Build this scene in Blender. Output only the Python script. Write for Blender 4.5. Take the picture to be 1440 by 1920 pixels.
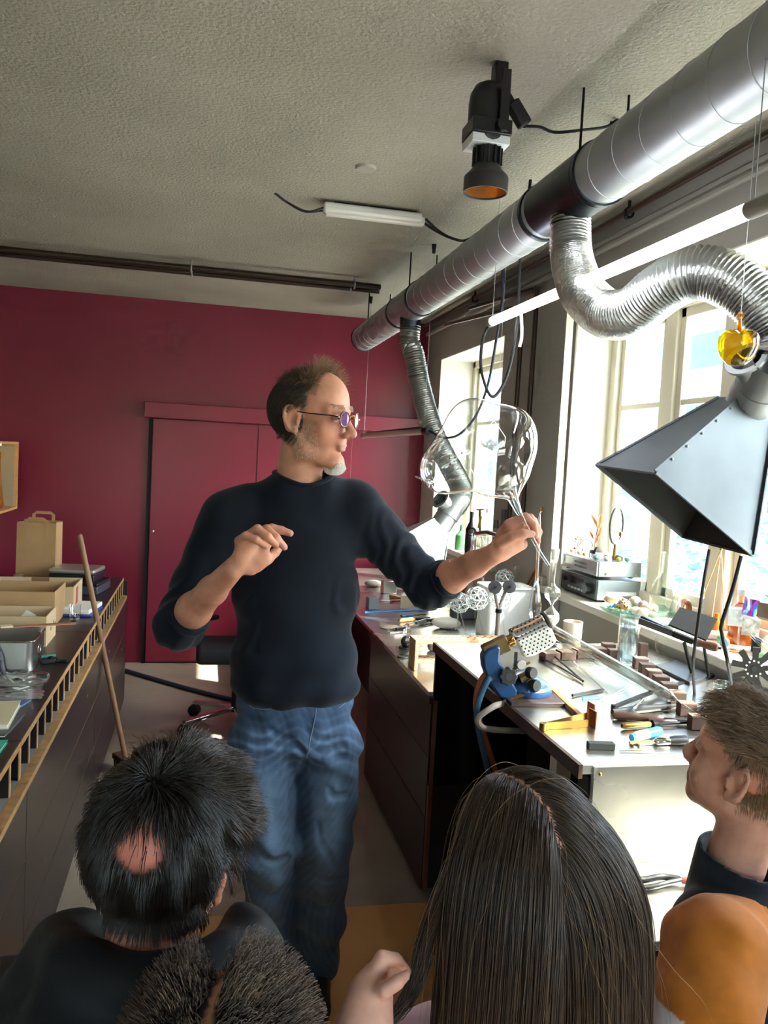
# Glass workshop with a demonstrator and four children: camera, light, then the room, then everything in it.
import bpy, math, random
import numpy as np
from mathutils import Vector as V, Matrix

for o in list(bpy.data.objects):
    bpy.data.objects.remove(o)
scene = bpy.context.scene
COL = scene.collection
rnd = random.Random(7)
R_ = math.radians

# ---------------------------------------------------------------- camera
cam_data = bpy.data.cameras.new('camera')
cam = bpy.data.objects.new('camera', cam_data)
COL.objects.link(cam)
cam_data.sensor_fit = 'VERTICAL'
cam_data.sensor_height = 36.0
cam_data.lens = 36.0 * 1532.6 / 1920.0
cam_data.clip_start = 0.02
_yaw, _pit, _rol = R_(12.6), R_(-3.69), R_(3.05)
_f = V((math.sin(_yaw) * math.cos(_pit), math.cos(_yaw) * math.cos(_pit), math.sin(_pit)))
_r0 = V((math.cos(_yaw), -math.sin(_yaw), 0))
_u0 = _r0.cross(_f)
_r = _r0 * math.cos(_rol) + _u0 * math.sin(_rol)
_u = -_r0 * math.sin(_rol) + _u0 * math.cos(_rol)
cam.matrix_world = Matrix(((_r.x, _u.x, -_f.x, 0), (_r.y, _u.y, -_f.y, 0), (_r.z, _u.z, -_f.z, 1.62), (0, 0, 0, 1)))
scene.camera = cam

# ---------------------------------------------------------------- sky, sun, exposure
world = bpy.data.worlds.new('sky')
scene.world = world
world.use_nodes = True
_nt = world.node_tree
_bg = _nt.nodes['Background']
_sky = _nt.nodes.new('ShaderNodeTexSky')
_sky.sky_type = 'NISHITA'
_sky.sun_disc = False
_sky.sun_elevation = R_(45)
_sky.sun_rotation = R_(120)
_sky.dust_density = 2.5
_nt.links.new(_sky.outputs['Color'], _bg.inputs['Color'])
_bg.inputs['Strength'].default_value = 2.2

sun_data = bpy.data.lights.new('sun', 'SUN')
sun_data.energy = 26.0
sun_data.angle = R_(0.6)
sun_data.color = (1.0, 0.93, 0.82)
sun = bpy.data.objects.new('sun', sun_data)
COL.objects.link(sun)
_az, _el = R_(30), R_(44.9)
SUN_DIR = V((-math.cos(_az) * math.cos(_el), math.sin(_az) * math.cos(_el), -math.sin(_el)))
sun.rotation_euler = SUN_DIR.to_track_quat('-Z', 'Y').to_euler()
sun.location = (6, -3, 5)

scene.view_settings.view_transform = 'Standard'
scene.view_settings.look = 'None'
scene.view_settings.gamma = 1.0
scene.view_settings.use_curve_mapping = False
scene.view_settings.exposure = 0.6
scene.cycles.use_adaptive_sampling = True
scene.cycles.adaptive_threshold = 0.08
scene.cycles.adaptive_min_samples = 16
scene.cycles.max_bounces = 7
scene.cycles.diffuse_bounces = 4
scene.cycles.glossy_bounces = 4
scene.cycles.transparent_max_bounces = 18
scene.cycles.sample_clamp_indirect = 12.0

# ---------------------------------------------------------------- materials
def lin(h):
    h = h.lstrip('#')
    c = [int(h[i:i + 2], 16) / 255 for i in (0, 2, 4)]
    return tuple(x / 12.92 if x <= 0.04045 else ((x + 0.055) / 1.055) ** 2.4 for x in c)

MATS = {}
def mat(name, col, rough=0.5, metal=0.0, col2=None, nscale=6.0, nmix=1.0, bump=0.0, bscale=60.0, stretch=None,
        trans=0.0, alpha=1.0, emit=None, estr=0.0, coat=0.0, spec=None, rough2=None, sheen=0.0, sss=0.0, ior=None, contrast=0.25, detail=4):
    if name in MATS:
        return MATS[name]
    m = bpy.data.materials.new(name)
    m.use_nodes = True
    nt = m.node_tree
    b = nt.nodes['Principled BSDF']
    c1 = lin(col) if isinstance(col, str) else col
    b.inputs['Base Color'].default_value = (*c1, 1)
    b.inputs['Roughness'].default_value = rough
    b.inputs['Metallic'].default_value = metal
    if trans: b.inputs['Transmission Weight'].default_value = trans
    if alpha < 1: b.inputs['Alpha'].default_value = alpha
    if coat: b.inputs['Coat Weight'].default_value = coat
    if spec is not None: b.inputs['Specular IOR Level'].default_value = spec
    if sheen: b.inputs['Sheen Weight'].default_value = sheen
    if ior: b.inputs['IOR'].default_value = ior
    if sss:
        b.inputs['Subsurface Weight'].default_value = sss
        b.inputs['Subsurface Radius'].default_value = (0.012, 0.005, 0.003)
        b.inputs['Subsurface Scale'].default_value = 0.6
    if emit:
        b.inputs['Emission Color'].default_value = (*lin(emit), 1)
        b.inputs['Emission Strength'].default_value = estr
    tc = None
    def coords():
        nonlocal tc
        if tc is None:
            tc = nt.nodes.new('ShaderNodeTexCoord')
            tc = tc.outputs['Object']
            if stretch:
                mp = nt.nodes.new('ShaderNodeMapping')
                mp.inputs['Scale'].default_value = stretch
                nt.links.new(tc, mp.inputs['Vector'])
                tc = mp.outputs['Vector']
        return tc
    if col2 is not None or rough2 is not None:
        n = nt.nodes.new('ShaderNodeTexNoise')
        n.inputs['Scale'].default_value = nscale
        n.inputs['Detail'].default_value = detail
        nt.links.new(coords(), n.inputs['Vector'])
        mr = nt.nodes.new('ShaderNodeMapRange')
        mr.inputs['From Min'].default_value = 0.5 - contrast
        mr.inputs['From Max'].default_value = 0.5 + contrast
        nt.links.new(n.outputs['Fac'], mr.inputs['Value'])
        if col2 is not None:
            mx = nt.nodes.new('ShaderNodeMix')
            mx.data_type = 'RGBA'
            mx.inputs['A'].default_value = (*c1, 1)
            c2 = lin(col2) if isinstance(col2, str) else col2
            mx.inputs['B'].default_value = (*[c1[i] * (1 - nmix) + c2[i] * nmix for i in range(3)], 1)
            nt.links.new(mr.outputs['Result'], mx.inputs['Factor'])
            nt.links.new(mx.outputs['Result'], b.inputs['Base Color'])
        if rough2 is not None:
            m2 = nt.nodes.new('ShaderNodeMapRange')
            m2.inputs['To Min'].default_value = rough
            m2.inputs['To Max'].default_value = rough2
            nt.links.new(mr.outputs['Result'], m2.inputs['Value'])
            nt.links.new(m2.outputs['Result'], b.inputs['Roughness'])
    if bump:
        n = nt.nodes.new('ShaderNodeTexNoise')
        n.inputs['Scale'].default_value = bscale
        n.inputs['Detail'].default_value = 6
        nt.links.new(coords(), n.inputs['Vector'])
        bp = nt.nodes.new('ShaderNodeBump')
        bp.inputs['Strength'].default_value = bump
        bp.inputs['Distance'].default_value = 0.01
        nt.links.new(n.outputs['Fac'], bp.inputs['Height'])
        nt.links.new(bp.outputs['Normal'], b.inputs['Normal'])
    MATS[name] = m
    return m

def thin_glass(name, tint='#ffffff', refl=1.0, rough=0.02, ior=1.5, haze=0.0, hazecol='#ffffff'):
    """thin blown glass: what lies behind shows through, the rim mirrors (plain Fresnel)"""
    if name in MATS:
        return MATS[name]
    m = bpy.data.materials.new(name)
    m.use_nodes = True
    nt = m.node_tree
    nt.nodes.remove(nt.nodes['Principled BSDF'])
    out = nt.nodes['Material Output']
    tr = nt.nodes.new('ShaderNodeBsdfTransparent')
    tr.inputs['Color'].default_value = (*lin(tint), 1)
    gl = nt.nodes.new('ShaderNodeBsdfGlossy')
    gl.inputs['Roughness'].default_value = rough
    gl.inputs['Color'].default_value = (1, 1, 1, 1)
    fr = nt.nodes.new('ShaderNodeFresnel')
    ge = nt.nodes.new('ShaderNodeNewGeometry')
    io = nt.nodes.new('ShaderNodeMapRange')      # the inner side of a thin wall mirrors as the outer side does
    io.inputs['To Min'].default_value = ior
    io.inputs['To Max'].default_value = 1 / ior
    nt.links.new(ge.outputs['Backfacing'], io.inputs['Value'])
    nt.links.new(io.outputs['Result'], fr.inputs['IOR'])
    mu = nt.nodes.new('ShaderNodeMath')
    mu.operation = 'MULTIPLY'
    mu.use_clamp = True
    mu.inputs[1].default_value = refl
    nt.links.new(fr.outputs[0], mu.inputs[0])
    mx = nt.nodes.new('ShaderNodeMixShader')
    nt.links.new(mu.outputs[0], mx.inputs[0])
    base = tr.outputs[0]
    if haze:
        df = nt.nodes.new('ShaderNodeBsdfDiffuse')
        df.inputs['Color'].default_value = (*lin(hazecol), 1)
        m0 = nt.nodes.new('ShaderNodeMixShader')
        m0.inputs[0].default_value = haze
        nt.links.new(tr.outputs[0], m0.inputs[1])
        nt.links.new(df.outputs[0], m0.inputs[2])
        base = m0.outputs[0]
    nt.links.new(base, mx.inputs[1])
    nt.links.new(gl.outputs[0], mx.inputs[2])
    nt.links.new(mx.outputs[0], out.inputs['Surface'])
    MATS[name] = m
    return m

# ---------------------------------------------------------------- mesh building
def frame(axis, hint=(0, 0, 1)):
    z = V(axis).normalized()
    h = V(hint)
    if abs(z.dot(h.normalized())) > 0.99:
        h = V((1, 0, 0))
    x = h.cross(z).normalized()
    y = z.cross(x)
    return x, y, z

def rotz(a):
    return Matrix.Rotation(a, 3, 'Z')

class MB:
    def __init__(s):
        s.v = []; s.f = []; s.mi = []; s.cur = 0
    def add(s, verts, faces):
        o = len(s.v)
        s.v += [tuple(p) for p in verts]
        for f in faces:
            s.f.append(tuple(i + o for i in f)); s.mi.append(s.cur)
        return s
    def box(s, lo, hi):
        x0, y0, z0 = lo; x1, y1, z1 = hi
        return s.add([(x0, y0, z0), (x1, y0, z0), (x1, y1, z0), (x0, y1, z0), (x0, y0, z1), (x1, y0, z1), (x1, y1, z1), (x0, y1, z1)],
                     [(0, 3, 2, 1), (4, 5, 6, 7), (0, 1, 5, 4), (1, 2, 6, 5), (2, 3, 7, 6), (3, 0, 4, 7)])
    def obox(s, c, size, rot=None, z0=False):
        """box with centre c (or base centre when z0), edges along the columns of rot"""
        hx, hy, hz = size[0] / 2, size[1] / 2, size[2] / 2
        dz = hz if z0 else 0
        P = [(-hx, -hy, -hz + dz), (hx, -hy, -hz + dz), (hx, hy, -hz + dz), (-hx, hy, -hz + dz),
             (-hx, -hy, hz + dz), (hx, -hy, hz + dz), (hx, hy, hz + dz), (-hx, hy, hz + dz)]
        c = V(c)
        P = [c + ((rot @ V(p)) if rot is not None else V(p)) for p in P]
        return s.add(P, [(0, 3, 2, 1), (4, 5, 6, 7), (0, 1, 5, 4), (1, 2, 6, 5), (2, 3, 7, 6), (3, 0, 4, 7)])
    def bar(s, p0, p1, w, h, hint=(0, 0, 1)):
        """square bar from p0 to p1, h measured along hint"""
        p0, p1 = V(p0), V(p1)
        x, y, z = frame(p1 - p0, hint)
        return s.obox((p0 + p1) / 2, (w, h, (p1 - p0).length), Matrix((x, y, z)).transposed())
    def cyl(s, p0, p1, r0, r1=None, n=16, caps=True):
        return s.tube([p0, p1], [r0, r0 if r1 is None else r1], n, caps)
    def tube(s, pts, r, n=8, caps=True, closed=False):
        pts = [V(p) for p in pts]
        m = len(pts)
        rs = list(r) if isinstance(r, (list, tuple)) else [r] * m
        t0 = (pts[1] - pts[0]).normalized()
        x, y, z = frame(t0)
        vs = []
        for i, p in enumerate(pts):
            if closed: t = (pts[(i + 1) % m] - pts[i - 1])
            else: t = pts[min(i + 1, m - 1)] - pts[max(i - 1, 0)]
            if t.length < 1e-9: t = t0
            t.normalize()
            x = (x - t * x.dot(t))
            if x.length < 1e-6: x = frame(t)[0]
            x.normalize(); y = t.cross(x)
            for k in range(n):
                a = 2 * math.pi * k / n
                vs.append(p + (x * math.cos(a) + y * math.sin(a)) * rs[i])
        fs = []
        for i in range(m if closed else m - 1):
            j = (i + 1) % m
            for k in range(n):
                l = (k + 1) % n
                fs.append((i * n + k, i * n + l, j * n + l, j * n + k))
        if caps and not closed:
            fs.append(tuple(range(n - 1, -1, -1)))
            fs.append(tuple((m - 1) * n + k for k in range(n)))
        return s.add(vs, fs)
    def lathe(s, prof, c=(0, 0, 0), axis=(0, 0, 1), n=24, hint=(0, 1, 0), sx=1.0, sy=1.0):
        """profile of (radius, height) turned about axis through c; ends with radius 0 close"""
        x, y, z = frame(axis, hint)
        c = V(c); vs = []; idx = []
        for (r, h) in prof:
            if r < 1e-7:
                idx.append([len(vs)]); vs.append(c + z * h)
            else:
                idx.append(list(range(len(vs), len(vs) + n)))
                for k in range(n):
                    a = 2 * math.pi * k / n
                    vs.append(c + z * h + x * (r * math.cos(a) * sx) + y * (r * math.sin(a) * sy))
        fs = []
        for i in range(len(prof) - 1):
            A, B = idx[i], idx[i + 1]
            for k in range(n):
                l = (k + 1) % n
                if len(A) == 1 and len(B) == 1: break
                if len(A) == 1: fs.append((A[0], B[l], B[k]))
                elif len(B) == 1: fs.append((A[k], A[l], B[0]))
                else: fs.append((A[k], A[l], B[l], B[k]))
        return s.add(vs, fs)
    def prism(s, poly, h, c=(0, 0, 0), x=(1, 0, 0), y=(0, 1, 0), z=None):
        """2-D outline in the plane (x, y) at c, given thickness h along z"""
        c, x, y = V(c), V(x), V(y)
        z = V(z) if z is not None else x.cross(y).normalized()
        n = len(poly)
        vs = [c + x * p[0] + y * p[1] for p in poly] + [c + x * p[0] + y * p[1] + z * h for p in poly]
        fs = [tuple(range(n - 1, -1, -1)), tuple(range(n, 2 * n))]
        fs += [(i, (i + 1) % n, n + (i + 1) % n, n + i) for i in range(n)]
        return s.add(vs, fs)
    def ball(s, c, r, n=16, m=10, rot=None):
        r = (r, r, r) if isinstance(r, (int, float)) else r
        c = V(c); vs = []; fs = []
        for i in range(1, m):
            t = math.pi * i / m
            for k in range(n):
                a = 2 * math.pi * k / n
                p = V((r[0] * math.sin(t) * math.cos(a), r[1] * math.sin(t) * math.sin(a), r[2] * math.cos(t)))
                vs.append(c + (rot @ p if rot is not None else p))
        top = len(vs); p = V((0, 0, r[2])); vs.append(c + (rot @ p if rot is not None else p))
        bot = len(vs); p = V((0, 0, -r[2])); vs.append(c + (rot @ p if rot is not None else p))
        for i in range(m - 2):
            for k in range(n):
                l = (k + 1) % n
                fs.append((i * n + k, (i + 1) * n + k, (i + 1) * n + l, i * n + l))
        for k in range(n):
            l = (k + 1) % n
            fs.append((top, k, l)); fs.append((bot, (m - 2) * n + l, (m - 2) * n + k))
        return s.add(vs, fs)
    def torus(s, c, axis, R, r, n=24, m=8, a0=0.0, a1=2 * math.pi, sx=1.0, sy=1.0, hint=(0, 0, 1)):
        x, y, z = frame(axis, hint); c = V(c)
        full = abs(a1 - a0 - 2 * math.pi) < 1e-6
        pts = [c + x * (R * sx * math.cos(a0 + (a1 - a0) * i / n)) + y * (R * sy * math.sin(a0 + (a1 - a0) * i / n)) for i in range(n if full else n + 1)]
        return s.tube(pts, r, m, closed=full)
    def build(s, name, m, parent=None, smooth=35, bevel=0.0, label=None, cat=None, group=None, kind=None, recentre=True, seg=2):
        me = bpy.data.meshes.new(name)
        vs = s.v
        base = V((0, 0, 0))
        if parent is None and recentre and vs:
            xs = [p[0] for p in vs]; ys = [p[1] for p in vs]; zs = [p[2] for p in vs]
            base = V(((min(xs) + max(xs)) / 2, (min(ys) + max(ys)) / 2, min(zs)))
        elif parent is not None and parent.get('_w'):
            base = parent.location.copy()
        me.from_pydata([(p[0] - base.x, p[1] - base.y, p[2] - base.z) for p in vs], [], s.f)
        ms = m if isinstance(m, (list, tuple)) else [m]
        for q in ms: me.materials.append(q)
        if len(ms) > 1: me.polygons.foreach_set('material_index', s.mi)
        if smooth:
            me.polygons.foreach_set('use_smooth', [True] * len(me.polygons))
            me.update()
            me.set_sharp_from_angle(angle=R_(smooth))
        me.update()
        o = bpy.data.objects.new(name, me)
        COL.objects.link(o)
        if parent is None: o.location = base
        else:
            o.parent = parent
        if bevel:
            b = o.modifiers.new('bevel', 'BEVEL')
            b.width = bevel; b.segments = seg; b.limit_method = 'ANGLE'; b.angle_limit = R_(40)
        if parent is None and recentre: o['_w'] = 1
        return tag(o, label, cat, group, kind)

def tag(o, label=None, cat=None, group=None, kind=None):
    if label: o['label'] = label
    if cat: o['category'] = cat
    if group: o['group'] = group
    if kind: o['kind'] = kind
    return o

def T(name, label, cat, loc, group=None, rot=0.0, local=False, kind=None):
    """an Empty at a thing's base; parts are given in world coordinates unless local"""
    o = bpy.data.objects.new(name, None)
    COL.objects.link(o)
    o.location = loc
    o.empty_display_size = 0.05
    if rot: o.rotation_euler = (0, 0, rot)
    if not local: o['_w'] = 1
    return tag(o, label, cat, group, kind)

def sub(mb, name, m, part, root, **k):
    """a sub-part: mesh in world coordinates, child of a part of root"""
    o = mb.build(name, m, parent=root, **k)
    o.parent = part
    return o

def copy_thing(o, loc=None, rot=None, label=None, parent=None):
    c = o.copy()
    COL.objects.link(c)
    if parent is not None: c.parent = parent
    if loc is not None: c.location = loc
    if rot is not None: c.rotation_euler = (0, 0, rot)
    if label: c['label'] = label
    for ch in o.children: copy_thing(ch, parent=c)
    return c

def curve(pts, n=8):
    """Catmull-Rom through pts"""
    pts = [V(p) for p in pts]
    P = [pts[0] * 2 - pts[1]] + pts + [pts[-1] * 2 - pts[-2]]
    out = []
    for i in range(1, len(P) - 2):
        for k in range(n):
            t = k / n
            a, b, c, d = P[i - 1], P[i], P[i + 1], P[i + 2]
            out.append(0.5 * ((2 * b) + (c - a) * t + (2 * a - 5 * b + 4 * c - d) * t * t + (3 * b - a - 3 * c + d) * t ** 3))
    out.append(pts[-1])
    return out

# shared materials
steel = mat('brushed_steel', '#c9c6be', 0.24, 1.0, rough2=0.34, nscale=3)
steel_dark = mat('dark_steel', '#55585c', 0.30, 1.0, rough2=0.42, nscale=4)
galv = mat('galvanised', '#a4a8a9', 0.44, 0.85, rough2=0.55, nscale=9)
chrome = mat('chrome', '#d8d8d8', 0.12, 1.0)
black = mat('black_plastic', '#121315', 0.42)
rubber = mat('black_rubber', '#0d0e10', 0.6)
iron = mat('black_iron', '#1b1a1a', 0.5, 0.6)
brass = mat('brass', '#94743a', 0.34, 1.0)
copper = mat('copper', '#b5704a', 0.35, 1.0)
white_p = mat('white_plastic', '#e6e4de', 0.4)
blue_en = mat('blue_enamel', '#0d4273', 0.32, col2='#0a345c', nscale=9, coat=0.3)
glass = thin_glass('clear_glass', '#f7fbfa', 1.6)
glass_rod = thin_glass('glass_rod', '#fafdfc', 3.0)
ply_edge = mat('plywood_edge', '#b98f5f', 0.6, col2='#8f6a42', nscale=30, stretch=(1, 1, 8))
phen = mat('phenolic_ply', '#211b1c', 0.32, col2='#2a2223', nscale=3)

# ================================================================ the room
XR, YB, ZC, XL, YF = 1.70, 6.293, 2.697, -1.75, -3.2
WT = 0.36                                   # outer wall thickness
plaster_c = mat('ceiling_plaster', '#a8a293', 0.75, col2='#8a8476', nscale=1.1, bump=0.8, bscale=85, detail=6)
plaster_w = mat('wall_plaster', '#8f8b83', 0.7, col2='#a09c93', nscale=1.6, bump=0.12, bscale=90)
reveal_m = mat('reveal_plaster', '#d8d4c6', 0.7, bump=0.2, bscale=80)
red_m = mat('crimson_paint', '#7d1f36', 0.32, col2='#731a2f', nscale=2.0, bump=0.05, bscale=160)
floor_m = mat('sealed_concrete', '#a39a8c', 0.26, col2='#857c70', nscale=2.2, rough2=0.42, bump=0.05, bscale=50)
paint_w = mat('window_paint', '#cfc8b4', 0.5)
sill_m = mat('sill_paint', '#cdc9bd', 0.45)

MB().box((XL - .1, YF - .1, -.12), (XR + .05, YB + .1, 0)).build('floor', floor_m, kind='structure')
MB().box((XL - .1, YF - .1, ZC), (XR + WT, YB + .1, ZC + .12)).build('ceiling', plaster_c, kind='structure')
MB().box((XL - .1, YB, 0), (XR + .2, YB + .12, ZC)).build('wall_back', red_m, kind='structure')
MB().box((XL - .12, YF, 0), (XL, YB, ZC)).build('wall_left', mat('left_wall_paint', '#a8a49b', 0.7, bump=0.1), kind='structure')
FX0, FX1, FZ0, FZ1 = -1.0, .8, 1.15, 2.35      # unseen window behind the camera, added for fill light from the front
w = MB()
w.box((XL, YF - .12, 0), (FX0, YF, ZC)); w.box((FX1, YF - .12, 0), (XR + .2, YF, ZC)); w.box((FX0, YF - .12, 0), (FX1, YF, FZ0)); w.box((FX0, YF - .12, FZ1), (FX1, YF, ZC))
w.build('wall_front', mat('left_wall_paint', '#a8a49b'), kind='structure')
fw_ = T('window_4', None, None, (0, YF - .06, FZ0), kind='structure')
for x in (FX0, -.13, FX1 - .06): MB().box((x, YF - .09, FZ0), (x + .06, YF - .03, FZ1)).build('mullion', mat('window_paint', '#cfc8b4', 0.5), parent=fw_)
for z in (FZ0, FZ1 - .06): MB().box((FX0, YF - .088, z), (FX1, YF - .032, z + .06)).build('window_frame', mat('window_paint', '#cfc8b4', 0.5), parent=fw_)
for k in range(2): MB().box((FX0 + .06 + k * .87, YF - .062, FZ0 + .06), (FX0 + .87 + k * .87, YF - .058, FZ1 - .06)).build('pane', thin_glass('window_glass', '#f4faf9', 1.0), parent=fw_)
ld = bpy.data.lights.new('daylight_portal', 'AREA'); ld.shape = 'RECTANGLE'; ld.size = FX1 - FX0; ld.size_y = FZ1 - FZ0; ld.cycles.is_portal = True
lo = bpy.data.objects.new('daylight_portal', ld); COL.objects.link(lo)
lo.matrix_world = Matrix(((1, 0, 0, (FX0 + FX1) / 2), (0, 0, -1, YF - .13), (0, 1, 0, (FZ0 + FZ1) / 2), (0, 0, 0, 1)))
WIN = [(4.60, 5.92), (0.78, 3.76), (-2.2, -0.55)]   # openings along the outer wall
SZ, WZ = 1.03, 2.385
w = MB()
w.box((XR, YF, 0), (XR + WT, YB, SZ - .035))
w.box((XR, YF, WZ), (XR + WT, YB, ZC))
edges = [YB] + [e for a, b in WIN for e in (b, a)] + [YF]
for i in range(0, len(edges), 2):
    w.box((XR, edges[i + 1], SZ - .035), (XR + WT, edges[i], WZ))
w.build('wall_right', plaster_w, kind='structure')
MB().box((XR - .035, YF, 2.60), (XR, YB, 2.628)).build('trim_1', plaster_w, kind='structure', bevel=.008)
MB().box((XR - .012, 3.62, 0.9), (XR, 3.655, 2.6)).build('trim_2', plaster_w, kind='structure', bevel=.003)

def window(n, y0, y1, bars, posts):
    root = T('window_%d' % n, None, None, (XR + .3, (y0 + y1) / 2, SZ), kind='structure')
    x0, x1 = XR + .27, XR + .33
    fr = MB()
    fr.box((x0 - .02, y0, SZ), (x1, y0 + .055, WZ)); fr.box((x0 - .02, y1 - .055, SZ), (x1, y1, WZ))
    fr.box((x0 - .02, y0, WZ - .055), (x1, y1, WZ)); fr.box((x0 - .02, y0, SZ), (x1, y1, SZ + .06))
    fr.build('window_frame', paint_w, parent=root, bevel=.005)
    for (a, b, th) in posts:
        p = MB().box((x0 - .01 - th, a, SZ + .05), (x1 - .005, b, WZ - .05))
        p.build('mullion', paint_w, parent=root, bevel=.006)
    ys = [y0 + .05] + [e for a, b, th in sorted(posts) for e in (a, b)] + [y1 - .05]
    for i in range(0, len(ys), 2):
        ca = MB(); a, b = ys[i], ys[i + 1]
        ca.box((x0 + .008, a, SZ + .055), (x0 + .042, a + .038, WZ - .05)); ca.box((x0 + .008, b - .038, SZ + .055), (x0 + .042, b, WZ - .05))
        ca.box((x0 + .008, a, SZ + .055), (x0 + .042, b, SZ + .1)); ca.box((x0 + .008, a, WZ - .095), (x0 + .042, b, WZ - .05))
        c = ca.build('casement', paint_w, parent=root, bevel=.004)
        for z in bars:
            sub(MB().box((x0 + .012, a + .03, z - .012), (x0 + .038, b - .03, z + .012)), 'glazing_bar', paint_w, c, root)
        zs = [SZ + .1] + list(bars) + [WZ - .095]
        for k in range(len(zs) - 1):
            sub(MB().box((x0 + .022, a + .036, zs[k] + .01), (x0 + .026, b - .036, zs[k + 1] - .01)), 'pane', thin_glass('window_glass', '#f4faf9', 1.0), c, root)
    # reveal lining on both jambs and the head, and the sill board
    rv = MB()
    rv.box((XR - .002, y0 - .0, WZ - .006), (XR + .25, y1, WZ)); rv.box((XR - .002, y1 - .006, SZ), (XR + .25, y1, WZ)); rv.box((XR - .002, y0, SZ), (XR + .25, y0 + .006, WZ))
    rv.build('reveal', reveal_m, parent=root)
    sl = MB().box((XR - .03, y0 - .09, SZ - .035), (XR + .27, y1 + .12, SZ))
    sl.build('sill_board', sill_m, parent=root, bevel=.006)
    # portal for the daylight coming through the opening
    ld = bpy.data.lights.new('daylight_portal', 'AREA')
    ld.shape = 'RECTANGLE'; ld.size = y1 - y0; ld.size_y = WZ - SZ
    ld.cycles.is_portal = True
    lo = bpy.data.objects.new('daylight_portal', ld); COL.objects.link(lo)
    lo.matrix_world = Matrix(((0, 0, 1, XR + .37), (1, 0, 0, (y0 + y1) / 2), (0, 1, 0, (SZ + WZ) / 2), (0, 0, 0, 1)))
    return root
window(1, 4.60, 5.92, (1.92,), ((5.21, 5.31, .0),))
win2 = window(2, 0.78, 3.76, (1.93,), ((3.205, 3.30, -.0), (2.725, 2.84, .02), (2.27, 2.36, .0), (1.79, 1.90, .02), (1.28, 1.38, .0)))
window(3, -2.2, -0.55, (1.92,), ((-1.43, -1.32, .0),))  # unseen window behind the camera, added to light the ceiling and backs
hd = MB(); hd.box((XR + .2, 3.30, 1.60), (XR + .26, 3.325, 1.64)); hd.bar((XR + .21, 3.312, 1.63), (XR + .21, 3.312, 1.50), .018, .012, (1, 0, 0))
hd.build('window_handle', paint_w, parent=win2, bevel=.003)

# red sliding door and its rail cover on the back wall
d = T('door_1', None, None, (0.5, YB - .03, 0), kind='structure')
MB().box((-.372, YB - .028, .012), (1.12, YB, 1.83)).build('door_leaf', red_m, parent=d, bevel=.003)
MB().box((-.402, YB - .02, .0), (-.376, YB + .002, 1.83)).build('shadow_gap', mat('gap_black', '#0c0508', .8), parent=d)
MB().box((-.432, YB - .11, 1.832), (1.68, YB, 1.945)).build('rail_cover', red_m, parent=d, bevel=.004)
h = MB().cyl((-.345, YB - .03, 1.0), (-.345, YB - .055, 1.0), .008, n=12); h.ball((-.345, YB - .062, 1.0), .014, 12, 8); h.build('knob', chrome, parent=d)
MB().box((.395, YB - .031, .03), (.399, YB - .026, 1.82)).build('panel_joint', mat('gap_black', '#0c0508', .8), parent=d)
pr = T('wall_drawing', 'small white card with a line drawing of a rosette on the red wall', 'picture', (.98, YB - .03, 1.2))
MB().box((.945, YB - .034, 1.20), (1.085, YB - .029, 1.345)).build('card', mat('card_white', '#cfcdc6', .7), parent=pr)
g = MB()
for k in range(9):
    a = k * math.pi / 8
    g.torus((1.015 + .03 * math.cos(a), YB - .036, 1.27 + .018 * math.sin(a)), (0, 1, 0), .016, .0012, 12, 4)
g.build('ink_lines', mat('ink', '#4a4a48', .8), parent=pr)

# brown floor board in front of the benches
fb = MB().box((-.30, -.2, 0.0005), (.86, 2.79, .006))
fb.build('floor_board', mat('floor_board', '#cf985a', .42, col2='#b5834c', nscale=3, rough2=.5), label='thin brown hardboard sheet laid on the concrete floor in front of the man', cat='floor sheet', bevel=.002)

# ceiling pipes
brown = mat('pipe_brown', '#3a2a22', .35, .3)
for (y, r, ex, lab) in ((4.90, .017, 1.0, 'thicker dark brown pipe clipped under the ceiling'), (5.035, .014, 1.02, 'thinner dark pipe under the ceiling beside the thicker one')):
    p = T('ceiling_pipe', lab, 'pipe', (0, y, ZC - .05), 'pipes under the ceiling')
    MB().tube([(XL + .0, y, ZC - .045), (ex, y, ZC - .045)], r, 12).build('pipe', brown, parent=p)
    for x in (-.11, .84):
        c = MB().torus((x, y, ZC - .045), (1, 0, 0), r + .004, .005, 16, 6); c.cyl((x, y, ZC - .045 + r), (x, y, ZC), .007)
        c.ball((x, y, ZC - .047 - r), .008, 10, 6)
        c.build('pipe_clamp', galv, parent=p)
# pipes on the outer wall
def pipe(name, lab, pts, r, m, n=10, group='pipes on the window wall'):
    return MB().tube(pts, r, n).build(name, m, label=lab, cat='pipe', group=group)
wp = T('wall_pipe', 'dark pipe running along the ceiling above the windows on hangers', 'pipe', (1.6, 3, 2.6), 'pipes on the window wall')
MB().tube([(1.615, 0.2, 2.655), (1.615, 6.25, 2.655)], .012, 10).build('pipe', brown, parent=wp)
for y in (1.2, 3.05, 4.95):
    c = MB().cyl((1.615, y, 2.66), (1.615, y, ZC), .006, n=8); c.torus((1.615, y, 2.65), (0, 1, 0), .018, .006, 14, 6); c.ball((1.6, y - .01, 2.628), .009, 8, 6)
    c.build('pipe_hanger', iron, parent=wp)
greyp = mat('painted_pipe', '#7d7a74', .5)
pipe('grey_pipe', 'grey painted pipe in the corner just under the ceiling', [(1.655, 0, 2.58), (1.655, 5.2, 2.58)], .016, greyp)
pipe('riser_pipe', 'brown riser pipe bending out to the duct between the windows', curve([(1.66, 4.25, 1.30), (1.66, 4.25, 1.40), (1.66, 4.25, 1.9), (1.66, 4.25, 2.44), (1.64, 4.27, 2.478), (1.60, 4.40, 2.485), (1.45, 5.0, 2.485)], 6), .013, brown)
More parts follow.
